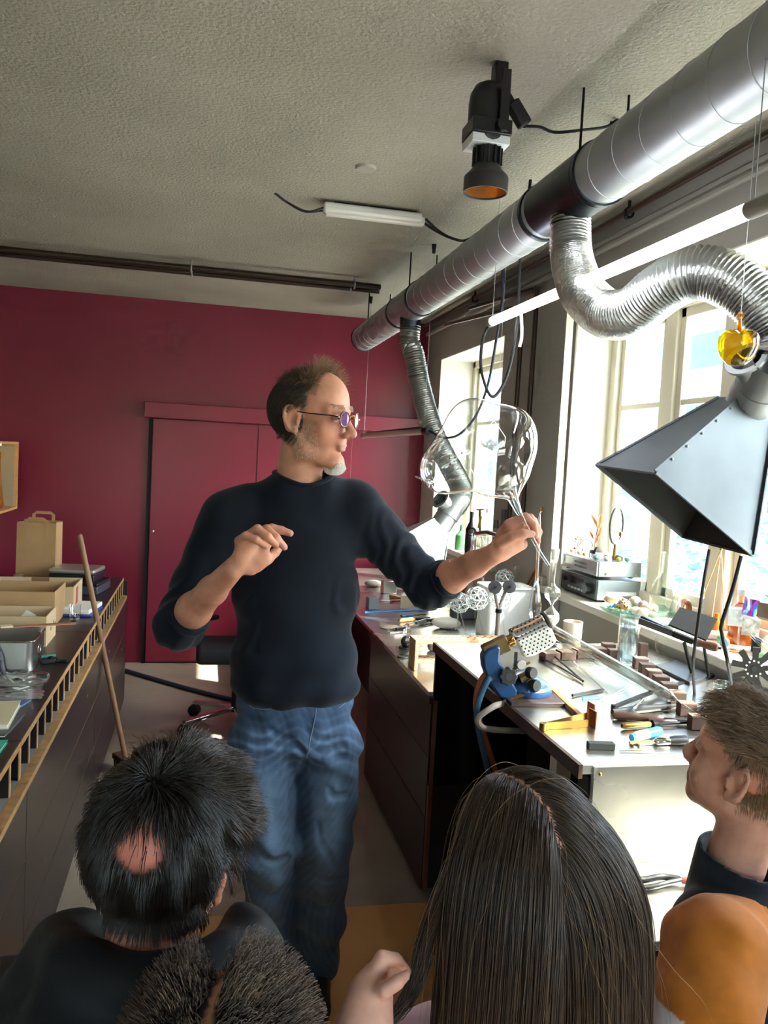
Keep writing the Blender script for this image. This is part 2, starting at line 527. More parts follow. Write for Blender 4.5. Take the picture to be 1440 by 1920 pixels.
pipe('riser_pipe', 'second brown riser pipe running down the pier between the windows', curve([(1.66, 4.06, 1.30), (1.66, 4.06, 1.9), (1.66, 4.06, 2.50), (1.655, 4.08, 2.54), (1.63, 4.2, 2.55), (1.52, 4.75, 2.55)], 6), .013, brown)
pipe('copper_pipe', 'thin copper pipe rising beside the window reveal', [(1.675, 3.86, .8), (1.675, 3.86, 1.42)], .008, copper)
pipe('copper_pipe', 'thin slanting copper pipe low on the pier', [(1.675, 3.86, 1.12), (1.675, 4.12, .86)], .007, copper)

# ================================================================ outside
MB().box((-40, -40, -.6), (60, 60, -.5)).build('ground', mat('outside_ground', '#b9b8b2', .9), kind='structure')
bl = T('office_building', 'white office block with blue window bands seen through the window', 'building', (16, 22, -.5))
bw = mat('facade_white', '#d9dde0', .7)
MB().box((12, 14, -.5), (20, 34, 11)).build('wall', bw, parent=bl)
bg = mat('facade_glass', '#38566f', .15)
for k in range(6):
    z = .9 + k * 1.7
    o = MB().box((11.97, 14.5, z), (12.0, 33.5, z + .85)).build('window_band', bg, parent=bl)
    for j in range(5): sub(MB().box((11.955, 15.5 + j * 3.6, z), (11.99, 15.62 + j * 3.6, z + .85)), 'band_post', bw, o, bl)
    o = MB().box((14.5, 13.97, z), (19.5, 14.0, z + .85)).build('window_band', bg, parent=bl)
hg = MB()
hr = random.Random(3)
for k in range(2600):
    p = V((hr.uniform(6.4, 7.2), hr.uniform(4.0, 15), 0)); p.z = hr.uniform(-.5, 1.35 + .25 * math.sin(p.y * 1.7) + .12 * math.sin(p.y * 6))
    a = hr.uniform(0, 6.28); s_ = hr.uniform(.05, .11)
    x = V((math.cos(a), math.sin(a), hr.uniform(-.6, .6))) * s_; y = V((-math.sin(a), math.cos(a), hr.uniform(-1, 1))) * s_ * .6
    hg.add([p - x, p - y, p + x, p + y], [(0, 1, 2, 3)])
hg.build('hedge', mat('ivy_leaf', '#5c7f72', .6), label='grey-green ivy hedge outside the window', cat='hedge', kind='stuff', smooth=0)

# ================================================================ benches
lb = T('workbench', 'long dark plywood workbench with a row of open slots under its top', 'workbench', (-1.0, 2.4, 0))
BX, LX = -.457, -.431
tops = [(-1.2, .98), (.98, 2.335), (2.335, 3.70), (3.70, 5.262)]
slatm = mat('birch_slat', '#d0ac7a', .55, col2='#b08a5a', nscale=20)
for (a, b) in tops:
    MB().box((XL, a + .002, .785), (BX, b - .002, .803)).build('worktop', phen, parent=lb)
    MB().box((BX, a + .002, .785), (BX + .002, b - .002, .803)).build('worktop_edge', ply_edge, parent=lb)
ys = [2.219 + .1205 * k for k in range(-9, 26)]
for y in ys:
    if y > 5.24: continue
    th = .010
    MB().box((XL + .3, y - th / 2, .694), (BX - .003, y + th / 2, .785)).build('divider', phen, parent=lb)
    MB().box((BX - .003, y - th / 2, .694), (BX, y + th / 2, .785)).build('divider_edge', slatm, parent=lb)
for y in (.98, 2.337, 3.70, 5.255):
    MB().box((BX - .003, y - .012, .694), (BX + .0005, y + .006, .785)).build('divider_edge', slatm, parent=lb)
MB().box((XL, -1.2, .676), (LX - .026, 5.262, .694)).build('slot_shelf', mat('slot_floor', '#8b8a86', .5), parent=lb)
for (a, b) in ((-1.2, 2.31), (2.31, 5.262)):
    MB().box((LX - .026, a, .676), (LX, b - .002, .6945)).build('ledge', ply_edge, parent=lb)
MB().box((XL + .3, -1.2, .69), (XL + .305, 5.26, .79)).build('slot_back', mat('slot_back', '#0a0a0a', .8), parent=lb)
for (a, b) in ((-1.2, .9), (.9, 2.30), (2.304, 3.772), (3.776, 5.262)):
    for (z0, z1) in ((.03, .262), (.266, .478), (.482, .676)):
        MB().box((LX - .018, a + .001, z0), (LX, b - .001, z1)).build('front_panel', phen, parent=lb)
for z in (.264, .480):
    MB().box((LX - .016, -1.2, z - .0025), (LX - .0012, 5.262, z + .0025)).build('panel_seam', ply_edge, parent=lb)
MB().box((LX - .016, 2.300, .48), (LX - .001, 2.304, .676)).build('panel_seam', ply_edge, parent=lb)
MB().box((XL, 5.244, 0.03), (LX, 5.262, .785)).build('end_panel', phen, parent=lb)
MB().box((XL, -1.2, 0), (LX - .05, 5.20, .03)).build('plinth', black, parent=lb)
for (y, z) in ((2.6, .55), (2.6, .33), (3.5, .58), (4.3, .57), (4.4, .35), (5.0, .41)):
    MB().cyl((LX, y, z), (LX + .001, y, z), .006, n=8).build('screw_plug', ply_edge, parent=lb)

# far bench with steel top beside the window wall
rb = T('workbench', 'dark workbench with a steel top between the man and the far window', 'workbench', (1.27, 3.4, 0))
MB().box((.835, 2.83, .762), (1.66, 6.1, .78)).build('steel_top', steel, parent=rb, bevel=.002)
MB().box((.835, 2.81, .74), (.853, 3.945, .764)).build('top_edge', mat('bench_edge', '#3a2324', .3), parent=rb)
MB().box((.853, 2.815, .03), (.868, 2.835, .75)).build('ply_end', mat('ply_end', '#7a4a30', .6, col2='#5f3722', nscale=20), parent=rb)
for (z0, z1) in ((.03, .30), (.304, .53), (.534, .745)):
    for (a, b) in ((2.835, 3.94),):
        MB().box((.85, a, z0), (.868, b, z1)).build('front_panel', phen, parent=rb)
MB().box((.853, 2.836, .530), (.866, 3.938, .534)).build('panel_seam', ply_edge, parent=rb)
MB().box((.853, 2.836, .300), (.866, 3.938, .304)).build('panel_seam', ply_edge, parent=rb)
MB().box((.868, 3.92, .03), (1.66, 3.94, .745)).build('end_panel', phen, parent=rb)
MB().box((1.15, 3.95, .03), (1.66, 6.08, .745)).build('cabinet', mat('dark_red_side', '#2a1216', .4), parent=rb, bevel=.003)  # cabinet body coloured dark red
MB().box((.853, 2.82, .43), (1.68, 2.834, .960)).build('steel_backplate', mat('polished_dark', '#3b4046', .14, 1.0, rough2=.26, nscale=3, bump=.02, bscale=4), parent=rb)
MB().box((.872, 2.838, .03), (1.66, 2.85, .75)).build('end_board', phen, parent=rb)

# raised steel table
st = T('steel_table', 'raised steel work table covered with glass rods and tools', 'table', (1.25, 2.2, 0))
Tz = .965
MB().box((.846, 1.635, Tz - .022), (1.668, 2.818, Tz)).build('steel_top', steel, parent=st, bevel=.002)
MB().box((.838, 1.632, Tz - .03), (.848, 2.82, Tz + .002)).build('edge_trim', mat('rusty_edge', '#4a332b', .4, .5), parent=st)
MB().box((.875, 1.63, .735), (1.668, 1.645, Tz - .004)).build('steel_front', mat('front_steel', '#cfccc4', .20, 1.0, rough2=.32, nscale=3, bump=.06, bscale=3.5), parent=st, bevel=.001)
MB().box((1.13, 2.35, 0), (1.18, 2.40, Tz - .022)).build('leg', white_p, parent=st)
MB().box((1.13, 1.72, 0), (1.18, 1.77, Tz - .022)).build('leg', white_p, parent=st)
MB().box((1.2, 1.65, .0), (1.66, 2.75, Tz - .022)).build('back_cabinet', black, parent=st)
MB().box((.872, 1.648, .36), (.882, 1.70, .93)).build('bracket', black, parent=st)
for (x, y) in ((.89, .945), (.895, .80)):
    MB().ball((x, 1.629, y), .004, 8, 6).build('rivet', brass, parent=st)
# lower steel counter in front of it
lc = T('steel_counter', 'low steel counter in front of the raised table', 'counter', (1.2, 1.48, 0))
MB().box((.86, 1.34, .715), (1.668, 1.632, .735)).build('steel_top', steel, parent=lc, bevel=.002)
MB().box((.885, 1.36, .0), (1.66, 1.62, .715)).build('cabinet', phen, parent=lc)

# ================================================================ exhaust duct
DX, DZ, DR = 1.08, 2.47, .088
du = T('exhaust_duct', 'galvanised spiral exhaust duct hung under the ceiling', 'duct', (DX, 3, DZ))
MB().lathe([(0, 5.80), (DR, 5.80), (DR, 0.2), (0, 0.2)], (DX, 0, DZ), (0, 1, 0), n=40).build('pipe', galv, parent=du)
for y0, y1 in ((.3, 2.28), (2.62, 4.2), (4.66, 5.72)):
    pts = []
    n = int((y1 - y0) / .135 * 32)
    for i in range(n + 1):
        a = 2 * math.pi * i / 32
        pts.append((DX + (DR + .0006) * math.cos(a), y0 + (y1 - y0) * i / n, DZ + (DR + .0006) * math.sin(a)))
    MB().tube(pts, .0014, 5).build('spiral_seam', galv, parent=du)
def collar(y, r, w_, m):
    MB().lathe([(DR - .002, -w_ / 2), (r, -w_ / 2), (r, w_ / 2), (DR - .002, w_ / 2)], (DX, y, DZ), (0, 1, 0), n=40).build('clamp_ring', m, parent=du)
dk = mat('duct_dark', '#474d53', .36, 1.0)
for y, w_ in ((2.22, .018), (2.62, .02), (4.2, .018), (4.66, .02), (5.79, .01)):
    collar(y, DR + .006, w_, dk)
for y in (2.41, 4.42):
    MB().lathe([(DR + .001, -.17), (DR + .003, -.17), (DR + .003, .17), (DR + .001, .17)], (DX, y, DZ), (0, 1, 0), n=40).build('tee_sleeve', galv if y > 3 else dk, parent=du)
    MB().lathe([(.062, -.02), (.06, -.06), (.056, -.135)], (DX, y, DZ), (0, 0, 1), n=28).build('tee_branch', dk, parent=du)
for y in (1.3, 2.22, 4.2, 5.3):
    for s_ in (-1, 1):
        MB().cyl((DX + s_ * .07, y, DZ + .05), (DX + s_ * .07, y, ZC), .004, n=8).build('hanger_rod', iron, parent=du)

def flex(name, lab, pts, r, pitch=.009, n=26, crush=0.0, bulge=0.0):
    P = curve(pts, 16)
    L = [0]
    for i in range(1, len(P)): L.append(L[-1] + (P[i] - P[i - 1]).length)
    N = int(L[-1] / pitch) * 4
    out = []; rs = []
    j = 0
    fr = random.Random(5)
    ph = 0
    for i in range(N + 1):
        s_ = L[-1] * i / N
        while j < len(L) - 2 and L[j + 1] < s_: j += 1
        t = (s_ - L[j]) / max(1e-9, L[j + 1] - L[j])
        out.append(P[j].lerp(P[j + 1], t))
        rs.append(r + bulge * abs(math.sin(math.pi * i / N)) ** .7 + (.0042, .0012, -.0036, .0012)[i % 4] + fr.uniform(-crush, crush))
    return MB().tube(out, rs, n)
foil = mat('aluminium_foil', '#c3c4c2', .26, 1.0, rough2=.4, nscale=14, bump=.25, bscale=60)
f1 = T('flexible_hose', 'shiny ribbed aluminium hose snaking from the duct to the near hood', 'duct hose', (1.0, 2.0, 2.2), 'flexible exhaust hoses')
flex('', '', [(1.08, 2.41, 2.42), (1.08, 2.40, 2.33), (1.08, 2.385, 2.275), (1.0749, 2.34, 2.2155), (1.0668, 2.25, 2.1314), (1.0963, 2.16, 2.0642), (1.1207, 2.06, 2.0546), (1.1392, 1.97, 2.0927), (1.1641, 1.9, 2.1194), (1.2015, 1.85, 2.1234), (1.2481, 1.8, 2.0921), (1.2928, 1.76, 2.038), (1.3308, 1.73, 1.966), (1.3204, 1.71, 1.9099), (1.2843, 1.7, 1.875)], .056, .011, bulge=.009).build('ribbed_hose', foil, parent=f1)
MB().torus((1.08, 2.41, 2.375), (0, 0, 1), .0585, .003, 28, 6).build('wire_clamp', iron, parent=f1)
f2 = T('flexible_hose', 'dull ribbed aluminium hose hanging from the duct to the far hood', 'duct hose', (1.1, 4.2, 2), 'flexible exhaust hoses')
flex('', '', [(1.08, 4.42, 2.42), (1.08, 4.42, 2.34), (1.08, 4.42, 2.25), (1.1004, 4.4, 2.2149), (1.1401, 4.36, 2.0257), (1.1833, 4.28, 1.8369), (1.2283, 4.2, 1.6955), (1.276, 4.1, 1.5726), (1.2994, 4.03, 1.4931), (1.2786, 3.98, 1.4318), (1.2321, 3.94, 1.3865)], .054, .013, 20, .001).build('ribbed_hose', mat('dull_foil', '#a9aaa6', .34, 1.0, rough2=.5, nscale=14, bump=.4, bscale=50), parent=f2)

# ================================================================ hoods
hood_out = mat('hood_steel', '#666e75', .42, .75, rough2=.55, nscale=3.5, col2='#565d64')
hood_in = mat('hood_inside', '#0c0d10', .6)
def hood(lab, A, B, E, ax, outer, inner):
    """square mouth A-B-E-F, tapering to a collar at ax"""
    A, B, E, ax = V(A), V(B), V(E), V(ax)
    F_ = A + E - B
    cen = (A + E) / 2
    e1, e2 = (E - B).normalized(), (B - A).normalized()
    nrm = e2.cross(e1).normalized()
    if nrm.dot(ax - cen) < 0: nrm = -nrm
    root = T('exhaust_hood', lab, 'hood', cen, 'exhaust hoods')
    t = .052
    top = [ax + (-e1 * a + -e2 * b) * t for a, b in ((1, 1), (1, -1), (-1, -1), (-1, 1))]     # A B E F order
    lip = [A, B, E, F_]
    lp = [p + nrm * .012 for p in lip]
    names = []
    th = .003
    for k in range(4):
        i, j = k, (k + 1) % 4
        m_ = MB()
        a, b, c, d_ = lip[i], lip[j], top[j], top[i]
        n_ = (b - a).cross(d_ - a).normalized()
        if n_.dot(a - cen) < 0: n_ = -n_
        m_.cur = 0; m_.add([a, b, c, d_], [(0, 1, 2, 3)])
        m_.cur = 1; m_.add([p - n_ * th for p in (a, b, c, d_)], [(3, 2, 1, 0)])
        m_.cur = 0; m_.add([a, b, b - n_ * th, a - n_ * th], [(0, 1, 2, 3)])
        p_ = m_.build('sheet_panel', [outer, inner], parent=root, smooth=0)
        fl = MB().bar(lip[i], top[i], .016, .004, n_).build('folded_flange', outer, parent=root)
        for q in range(1, 6):
            pt = lip[i].lerp(top[i], q / 6.0) + n_ * .003
            sub(MB().ball(pt, .0035, 8, 5), 'rivet', galv, fl, root)
        MB().bar(a, b, .010, .006, n_).build('rim', outer, parent=root)
    up = (ax - cen).normalized()
    return root, ax, up, e1, e2
hr_, ax, up, e1, e2 = hood('dark sheet steel exhaust hood hanging over the raised table', (1.028, 2.02, 1.636), (1.026, 1.72, 1.623), (1.299, 1.72, 1.438), (1.3202, 1.82, 1.792), hood_out, hood_in)
def collar_y(root, ax, d, side, m):
    d = V(d).normalized(); side = V(side).normalized()
    MB().lathe([(.056, -.02), (.056, .06), (.060, .06), (.060, .10), (.057, .10), (.057, .19)], ax, d, n=28).build('collar_pipe', m, parent=root)
    s0 = V(ax) + d * .10
    MB().lathe([(.038, .02), (.038, .085), (.050, .088), (.050, .095), (.036, .095), (.034, .02)], s0, side, n=28).build('side_branch', m, parent=root)
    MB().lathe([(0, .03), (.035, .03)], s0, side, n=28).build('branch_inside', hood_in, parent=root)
_end = V((1.2937, 1.7, 1.8819))
collar_y(hr_, ax - (_end - ax).normalized() * .01, _end - ax, (-.75, -.35, .62), galv)
hood_far = mat('hood_pale', '#aeb6b8', .42, 1.0, rough2=.55, nscale=4)
hf_, ax, up, e1, e2 = hood('pale sheet steel exhaust hood hanging by the far window', (0.9606, 4, 1.2501), (0.9206, 3.72, 1.2516), (1.1243, 3.7, 1.0689), (1.1726, 3.93, 1.3016), hood_far, hood_in)
_end = V((1.2377, 3.94, 1.3867))
collar_y(hf_, V(ax), _end - V(ax) + V((.02, 0, .05)), (-.75, -.35, .55), galv)
# rods that carry the near hood from the table
hs = T('hood_stand', 'two thin black bent iron rods standing under the near hood', 'stand', (1.5251, 2.0999, 0.967))
MB().tube(curve([(1.3386, 1.95, 1.4245), (1.3282, 1.95, 1.3227), (1.3229, 1.95, 1.2352), (1.3371, 1.98, 1.1103), (1.4683, 2.1563, 0.967)], 5), .0045, 8).build('rod', iron, parent=hs)
MB().tube(curve([(1.3273, 1.8, 1.4259), (1.3084, 1.8, 1.3336), (1.287, 1.8, 1.2519), (1.2909, 1.8, 1.2247), (1.3166, 1.8, 1.1427), (1.5271, 2.0478, 0.967)], 5), .005, 8).build('rod', iron, parent=hs)

# ================================================================ ceiling lights
tube_on = mat('tube_lit', '#ffffff', .3, emit='#f4f6ff', estr=14.0)
lt = T('tube_light', 'lit fluorescent tube hanging on wires in front of the windows', 'lamp', (1.03, 2.1, 2.15), 'hanging tube lights')
tx, tz = 1.055, 2.165
ta, tb = V((1.0589, 3.034, 2.1682)), V((1.0126, 1.4302, 2.1374))
dt = (tb - ta).normalized()
MB().cyl(ta + dt * .03, tb, .0165, n=18).build('glowing_tube', tube_on, parent=lt)
MB().cyl(ta - dt * .01, ta + dt * .03, .0185, n=18).build('end_cap', mat('cap_grey', '#8a8784', .4), parent=lt)
MB().cyl(tb, tb + dt * .16, .0185, n=18).build('end_cap', mat('cap_grey', '#8a8784', .4), parent=lt)
for p in (ta + dt * .02, tb + dt * .01):
    MB().cyl(p + V((0, 0, .015)), V((p.x, p.y, ZC)), .0012, n=6).build('wire', galv, parent=lt)
MB().tube(curve([ta, ta + V((-.02, .02, -.06)), (1.0027, 2.95, 1.9805), (1.0428, 2.95, 1.8837), (1.0782, 2.95, 1.8962), (1.1148, 2.95, 1.989), (1.1348, 2.95, 2.1702), (1.1315, 2.95, 2.4074), (1.16, 2.97, ZC)], 6), .006, 8).build('cable', rubber, parent=lt)
MB().tube(curve([(1.0391, 2.7, 2.1746), (1.051, 2.7, 2.1429), (1.0579, 2.7, 2.0705), (1.0525, 2.7, 2.0335)], 5), .006, 8).build('cable_tie', white_p, parent=lt)
lt2 = T('tube_light', 'unlit grey tube lamp hanging level behind the man', 'lamp', (1.06, 4.7, 1.77), 'hanging tube lights')
MB().cyl((1.05, 5.45, 1.771), (1.078, 3.98, 1.771), .0175, n=16).build('tube_glass', mat('tube_off', '#b5b2aa', .25), parent=lt2)
MB().cyl((1.078, 3.99, 1.771), (1.080, 3.90, 1.771), .0195, n=16).build('end_cap', iron, parent=lt2)
MB().cyl((1.05, 5.47, 1.771), (1.05, 5.42, 1.771), .0195, n=16).build('end_cap', mat('cap_grey', '#8a8784', .4), parent=lt2)
MB().box((1.06, 4.0, 1.787), (1.072, 5.4, 1.794)).build('reflector_rail', iron, parent=lt2)
for p in ((1.05, 5.44), (1.077, 4.0)):
    MB().cyl((p[0], p[1], 1.78), (p[0], p[1], ZC), .001, n=6).build('wire', galv, parent=lt2)
    MB().cyl((p[0], p[1], ZC - .045), (p[0], p[1], ZC), .008, .012, n=10).build('ceiling_hook', iron, parent=lt2)
MB().tube(curve([(1.08, 3.9, 1.771), (1.1189, 3.8, 1.74), (1.1669, 3.7, 1.7538), (1.2119, 3.6, 1.8402), (1.2267, 3.5, 1.9796), (1.2341, 3.45, 2.1626), (1.2407, 3.42, 2.343), (1.2384, 3.42, 2.5253), (1.33, 3.42, ZC)], 6), .006, 8).build('cable', mat('cable_blue', '#16203a', .5), parent=lt2)

cb = T('ballast_box', 'two white ballast profiles side by side on the ceiling', 'light fitting', (.68, 3.58, ZC - .06))
for (ya, x0, x1) in ((3.55, .462, .905), (3.50, .452, .88)):
    MB().box((x0, ya - .022, ZC - .052), (x1, ya + .022, ZC - .012)).build('profile', mat('profile_white', '#d9d7d0', .35), parent=cb, bevel=.012, seg=3)
MB().box((.50, 3.515, ZC - .014), (.86, 3.535, ZC)).build('bracket', iron, parent=cb)
for k in (0, 1):
    MB().tube(curve([(.455, 3.55 - .05 * k, ZC - .035), (.38, 3.53 - .02 * k, ZC - .05 - .008 * k), (.30, 3.52, ZC - .025), (.246, 3.50, ZC)], 6), .005, 8).build('cable', rubber, parent=cb)
    MB().tube(curve([(.895, 3.54 - .05 * k, ZC - .035), (.96, 3.53 - .015 * k, ZC - .07), (1.02, 3.50, ZC - .10), (1.09, 3.50, ZC - .10), (1.2, 3.50, ZC - .03), (1.3, 3.5, ZC)], 6), .006, 8).build('cable', rubber, parent=cb)

sp = T('ceiling_spotlight', 'black theatre style spotlight on a ceiling bracket', 'spotlight', (.72, 2.16, 2.37))
sx, sy = .712, 2.16
MB().box((sx + .010, sy - .014, ZC - .075), (sx + .045, sy + .03, ZC)).build('bracket', black, parent=sp, bevel=.003)
MB().box((sx + .012, sy - .06, ZC - .20), (sx + .038, sy - .052, ZC - .04)).build('yoke', black, parent=sp, bevel=.002)
m_ = MB()
m_.lathe([(0, 0), (.02, -.001), (.04, -.012), (.052, -.035), (.055, -.06), (.055, -.155), (.05, -.165), (0, -.165)], (sx, sy, ZC - .055), (0, 0, 1), n=24, sx=1.0, sy=.9)
m_.build('housing', black, parent=sp)
MB().box((sx - .055, sy - .045, ZC - .228), (sx + .05, sy + .045, ZC - .205)).build('base_plate', mat('plate_light', '#c9cdcc', .4), parent=sp, bevel=.002)
MB().box((sx - .057, sy - .052, ZC - .205), (sx + .052, sy + .048, ZC - .165)).build('base_block', black, parent=sp, bevel=.003)
MB().cyl((sx + .02, sy - .053, ZC - .185), (sx + .02, sy - .072, ZC - .185), .017, n=14).build('knob', black, parent=sp)
m_ = MB().cyl((sx + .004, sy, ZC - .228), (sx + .004, sy, ZC - .275), .034, n=24); m_.build('neck', black, parent=sp)
for k in range(14):
    a = k * 2 * math.pi / 14
    MB().obox((sx + .004 + .037 * math.cos(a), sy + .037 * math.sin(a), ZC - .252), (.008, .005, .046), rotz(a)).build('cooling_fin', black, parent=sp)
MB().lathe([(.036, -.272), (.042, -.285), (.058, -.302), (.060, -.306), (.060, -.345), (.057, -.345), (.056, -.31), (.034, -.276)], (sx + .004, sy, ZC), (0, 0, 1), n=32).build('snoot', mat('snoot_grey', '#2c2b2a', .5), parent=sp)
MB().lathe([(.0565, -.340), (.0555, -.308), (.05, -.304)], (sx + .004, sy, ZC), (0, 0, 1), n=32).build('orange_lining', mat('orange_lining', '#c98f4a', .35, .8), parent=sp)  # orange metallic band inside the snoot
MB().lathe([(0, -.306), (.02, -.305), (.05, -.304)], (sx + .004, sy, ZC), (0, 0, 1), n=32).build('reflector', chrome, parent=sp)
cx_ = V((sx + .085, sy, ZC - .125))
fr_ = Matrix.Rotation(R_(-38), 3, 'Y')
MB().obox(cx_, (.034, .034, .07), fr_).build('plug', rubber, parent=sp, bevel=.005)
MB().obox(cx_ + V((-.03, 0, .032)), (.02, .024, .03), fr_).build('plug_neck', rubber, parent=sp, bevel=.003)
MB().tube(curve([cx_ + V((.018, 0, -.03)), (0.8764, 2.2, 2.5636), (0.9426, 2.25, 2.5766), (1.0467, 2.3, 2.6152), (1.1466, 2.35, 2.6567), (1.2039, 2.38, 2.6965), (1.19, 2.40, ZC - .05), (1.19, 2.40, ZC)], 6), .0045, 8).build('cable', rubber, parent=sp)
MB().lathe([(0, -.012), (.035, -.01), (.04, 0), (0, 0)], (.546, 3.063, ZC), (0, 0, 1), n=28).build('blanking_plate', mat('cap_plaster', '#a09b8f', .6), label='round flat blanking cap on the ceiling', cat='ceiling cap')

# ================================================================ things on the left bench
LZ = .803
kraft = mat('kraft_paper', '#b28d64', .75, col2='#9c7850', nscale=5, bump=.08, bscale=40)
card = mat('cardboard', '#b08e66', .8, col2='#a07d56', nscale=4)
card_p = mat('cardboard_pale', '#c2ab8a', .8, col2='#b09874', nscale=4)
paper = mat('paper_white', '#d8d5cc', .7)

bag = T('paper_bag', 'brown kraft paper carrier bag with flat handles standing on the bench', 'bag', (-.90, 4.98, LZ), rot=R_(-8), local=True)
W_, D_, H_ = .215, .13, .355
def sheet(pts, t, name, m, parent):
    """a sheet of paper or board through four corners, thickness t"""
    a, b, c, d = [V(p) for p in pts]
    n_ = (b - a).cross(d - a).normalized() * t
    return MB().add([a, b, c, d, a + n_, b + n_, c + n_, d + n_], [(3, 2, 1, 0), (4, 5, 6, 7), (0, 1, 5, 4), (1, 2, 6, 5), (2, 3, 7, 6), (3, 0, 4, 7)]).build(name, m, parent=parent, smooth=0)
w2, d2 = W_ / 2, D_ / 2
sheet([(-w2, -d2, 0), (w2, -d2, 0), (w2, -d2 + .008, H_), (-w2, -d2 + .008, H_)], -.0012, 'front_sheet', kraft, bag)
sheet([(-w2, d2, 0), (w2, d2, 0), (w2, d2 - .008, H_ + .006), (-w2, d2 - .008, H_ + .006)], .0012, 'back_sheet', kraft, bag)
for s_ in (-1, 1):
    sheet([(s_ * w2, -d2, 0), (s_ * w2, 0, 0), (s_ * (w2 - .016), 0, H_), (s_ * w2, -d2 + .008, H_)], .001, 'gusset', kraft, bag)
    sheet([(s_ * w2, 0, 0), (s_ * w2, d2, 0), (s_ * w2, d2 - .008, H_), (s_ * (w2 - .016), 0, H_)], .001, 'gusset', kraft, bag)
MB().box((-w2, -d2, 0), (w2, d2, .002)).build('bottom', kraft, parent=bag)
MB().box((-w2 + .001, -d2 - .0015, .0), (w2 - .001, -d2 + .001, .055)).build('bottom_fold', kraft, parent=bag)
for (y, hh) in ((-d2 + .006, .385), (d2 - .006, .412)):
    hm = MB(); wd = .018
    for s_ in (-1, 1): hm.box((s_ * .055 - wd / 2, y - .0015, H_ - .09), (s_ * .055 + wd / 2, y + .0015, hh - .018))
    hm.prism([(-.055 - wd / 2, hh - .02), (-.04, hh), (.04, hh), (.055 + wd / 2, hh - .02), (.055 - wd / 2, hh - .02), (.036, hh - .016), (-.036, hh - .016), (-.055 + wd / 2, hh - .02)], .003, (0, y + .0015, 0), (1, 0, 0), (0, 0, 1))
    hm.build('handle', kraft, parent=bag, smooth=0)

j = T('glass_jar', 'small clear jar with a metal lid beside the paper bag', 'jar', (-0.9651, 4.7782, 0.803))
jx, jy, _ = (-0.9651, 4.7782, 0.803)
MB().lathe([(0, 0), (.026, 0), (.028, .004), (.028, .055), (.024, .062)], (jx, jy, LZ), n=20).build('glass_body', glass_rod, parent=j)
MB().lathe([(.0275, .060), (.0285, .06), (.0285, .078), (0, .079)], (jx, jy, LZ), n=20).build('lid', steel, parent=j)

pr = T('desktop_printer', 'small black printer with a silver lid at the far end of the bench', 'printer', (-.67, 4.73, LZ), rot=R_(-9), local=True)
MB().box((-.165, -.10, 0), (.155, .16, .045)).build('base', mat('printer_grey', '#3a3f48', .4), parent=pr, bevel=.006)
MB().box((-.165, -.10, .0452), (.155, .16, .062)).build('tray_housing', black, parent=pr, bevel=.006)
MB().box((-.115, -.07, .062), (.125, .15, .105)).build('body', black, parent=pr, bevel=.006)
MB().box((-.118, -.075, .1052), (.128, .15, .132)).build('lid', mat('printer_silver', '#b9b6ab', .3, .7), parent=pr, bevel=.012, seg=3)

def open_box(name, lab, x0, x1, y0, y1, z0, h, m, t=.004, group='open cardboard boxes on the bench'):
    r = T(name, lab, 'box', ((x0 + x1) / 2, (y0 + y1) / 2, z0), group)
    MB().box((x0, y0, z0), (x1, y1, z0 + t)).build('bottom', m, parent=r)
    MB().box((x0, y0, z0 + t), (x1, y0 + t, z0 + h)).build('side', m, parent=r)
    MB().box((x0, y1 - t, z0 + t), (x1, y1, z0 + h)).build('side', m, parent=r)
    MB().box((x0, y0 + t, z0 + t), (x0 + t, y1 - t, z0 + h)).build('side', m, parent=r)
    MB().box((x1 - t, y0 + t, z0 + t), (x1, y1 - t, z0 + h)).build('side', m, parent=r)
    return r
b1 = open_box('cardboard_box', 'pale open cardboard box with red print, farthest of the three boxes', -.98, -.585, 4.12, 4.41, LZ, .125, card_p)
MB().box((-.585, 4.19, LZ + .02), (-.5835, 4.25, LZ + .11)).build('red_print', mat('print_red', '#9c4a42', .7), parent=b1)
MB().box((-.83, 4.4055, LZ + .1), (-.745, 4.4065, LZ + .125)).build('tape', mat('tape_brown', '#7a5a3c', .5), parent=b1)
b2 = open_box('cardboard_box', 'brown open cardboard box, the middle one of the three boxes', -1.15, -.618, 3.80, 4.09, LZ, .155, card)
b3 = open_box('cardboard_box', 'grey-brown open cardboard box with punched holes, nearest of the three boxes', -1.1, -.585, 3.42, 3.64, LZ, .122, card_p)
for (y, z, s_) in ((3.52, .045, .014), (3.58, .055, .02), (3.615, .05, .012)):
    MB().box((-.5852, y, LZ + z), (-.584, y + .008, LZ + z + s_)).build('hole', mat('slot_back', '#0a0a0a', .8), parent=b3)
MB().prism([(0, 0), (.075, .005), (.085, .035), (.05, .06)], .001, (-.72, 3.50, LZ + .08), (1, 0, .0), (0, -.3, .95)).build('paper_slip', paper, label='folded white paper slip sticking out of the nearest box', cat='paper', smooth=0)
tb_ = T('sample_tube', 'clear plastic tube with a yellow and red label standing in the nearest box', 'tube', (-.835, 3.54, LZ + .005))
MB().lathe([(0, 0), (.016, 0), (.017, .16), (.019, .165)], (-.835, 3.54, LZ + .006), n=18).build('tube_body', glass_rod, parent=tb_)
MB().lathe([(.0172, .06), (.0172, .10)], (-.835, 3.54, LZ + .006), n=18).build('label_print', mat('label_yellow', '#d6a81e', .5), parent=tb_)
MB().lathe([(.0172, .045), (.0172, .06)], (-.835, 3.54, LZ + .006), n=18).build('label_band', mat('label_red', '#c03a2a', .5), parent=tb_)

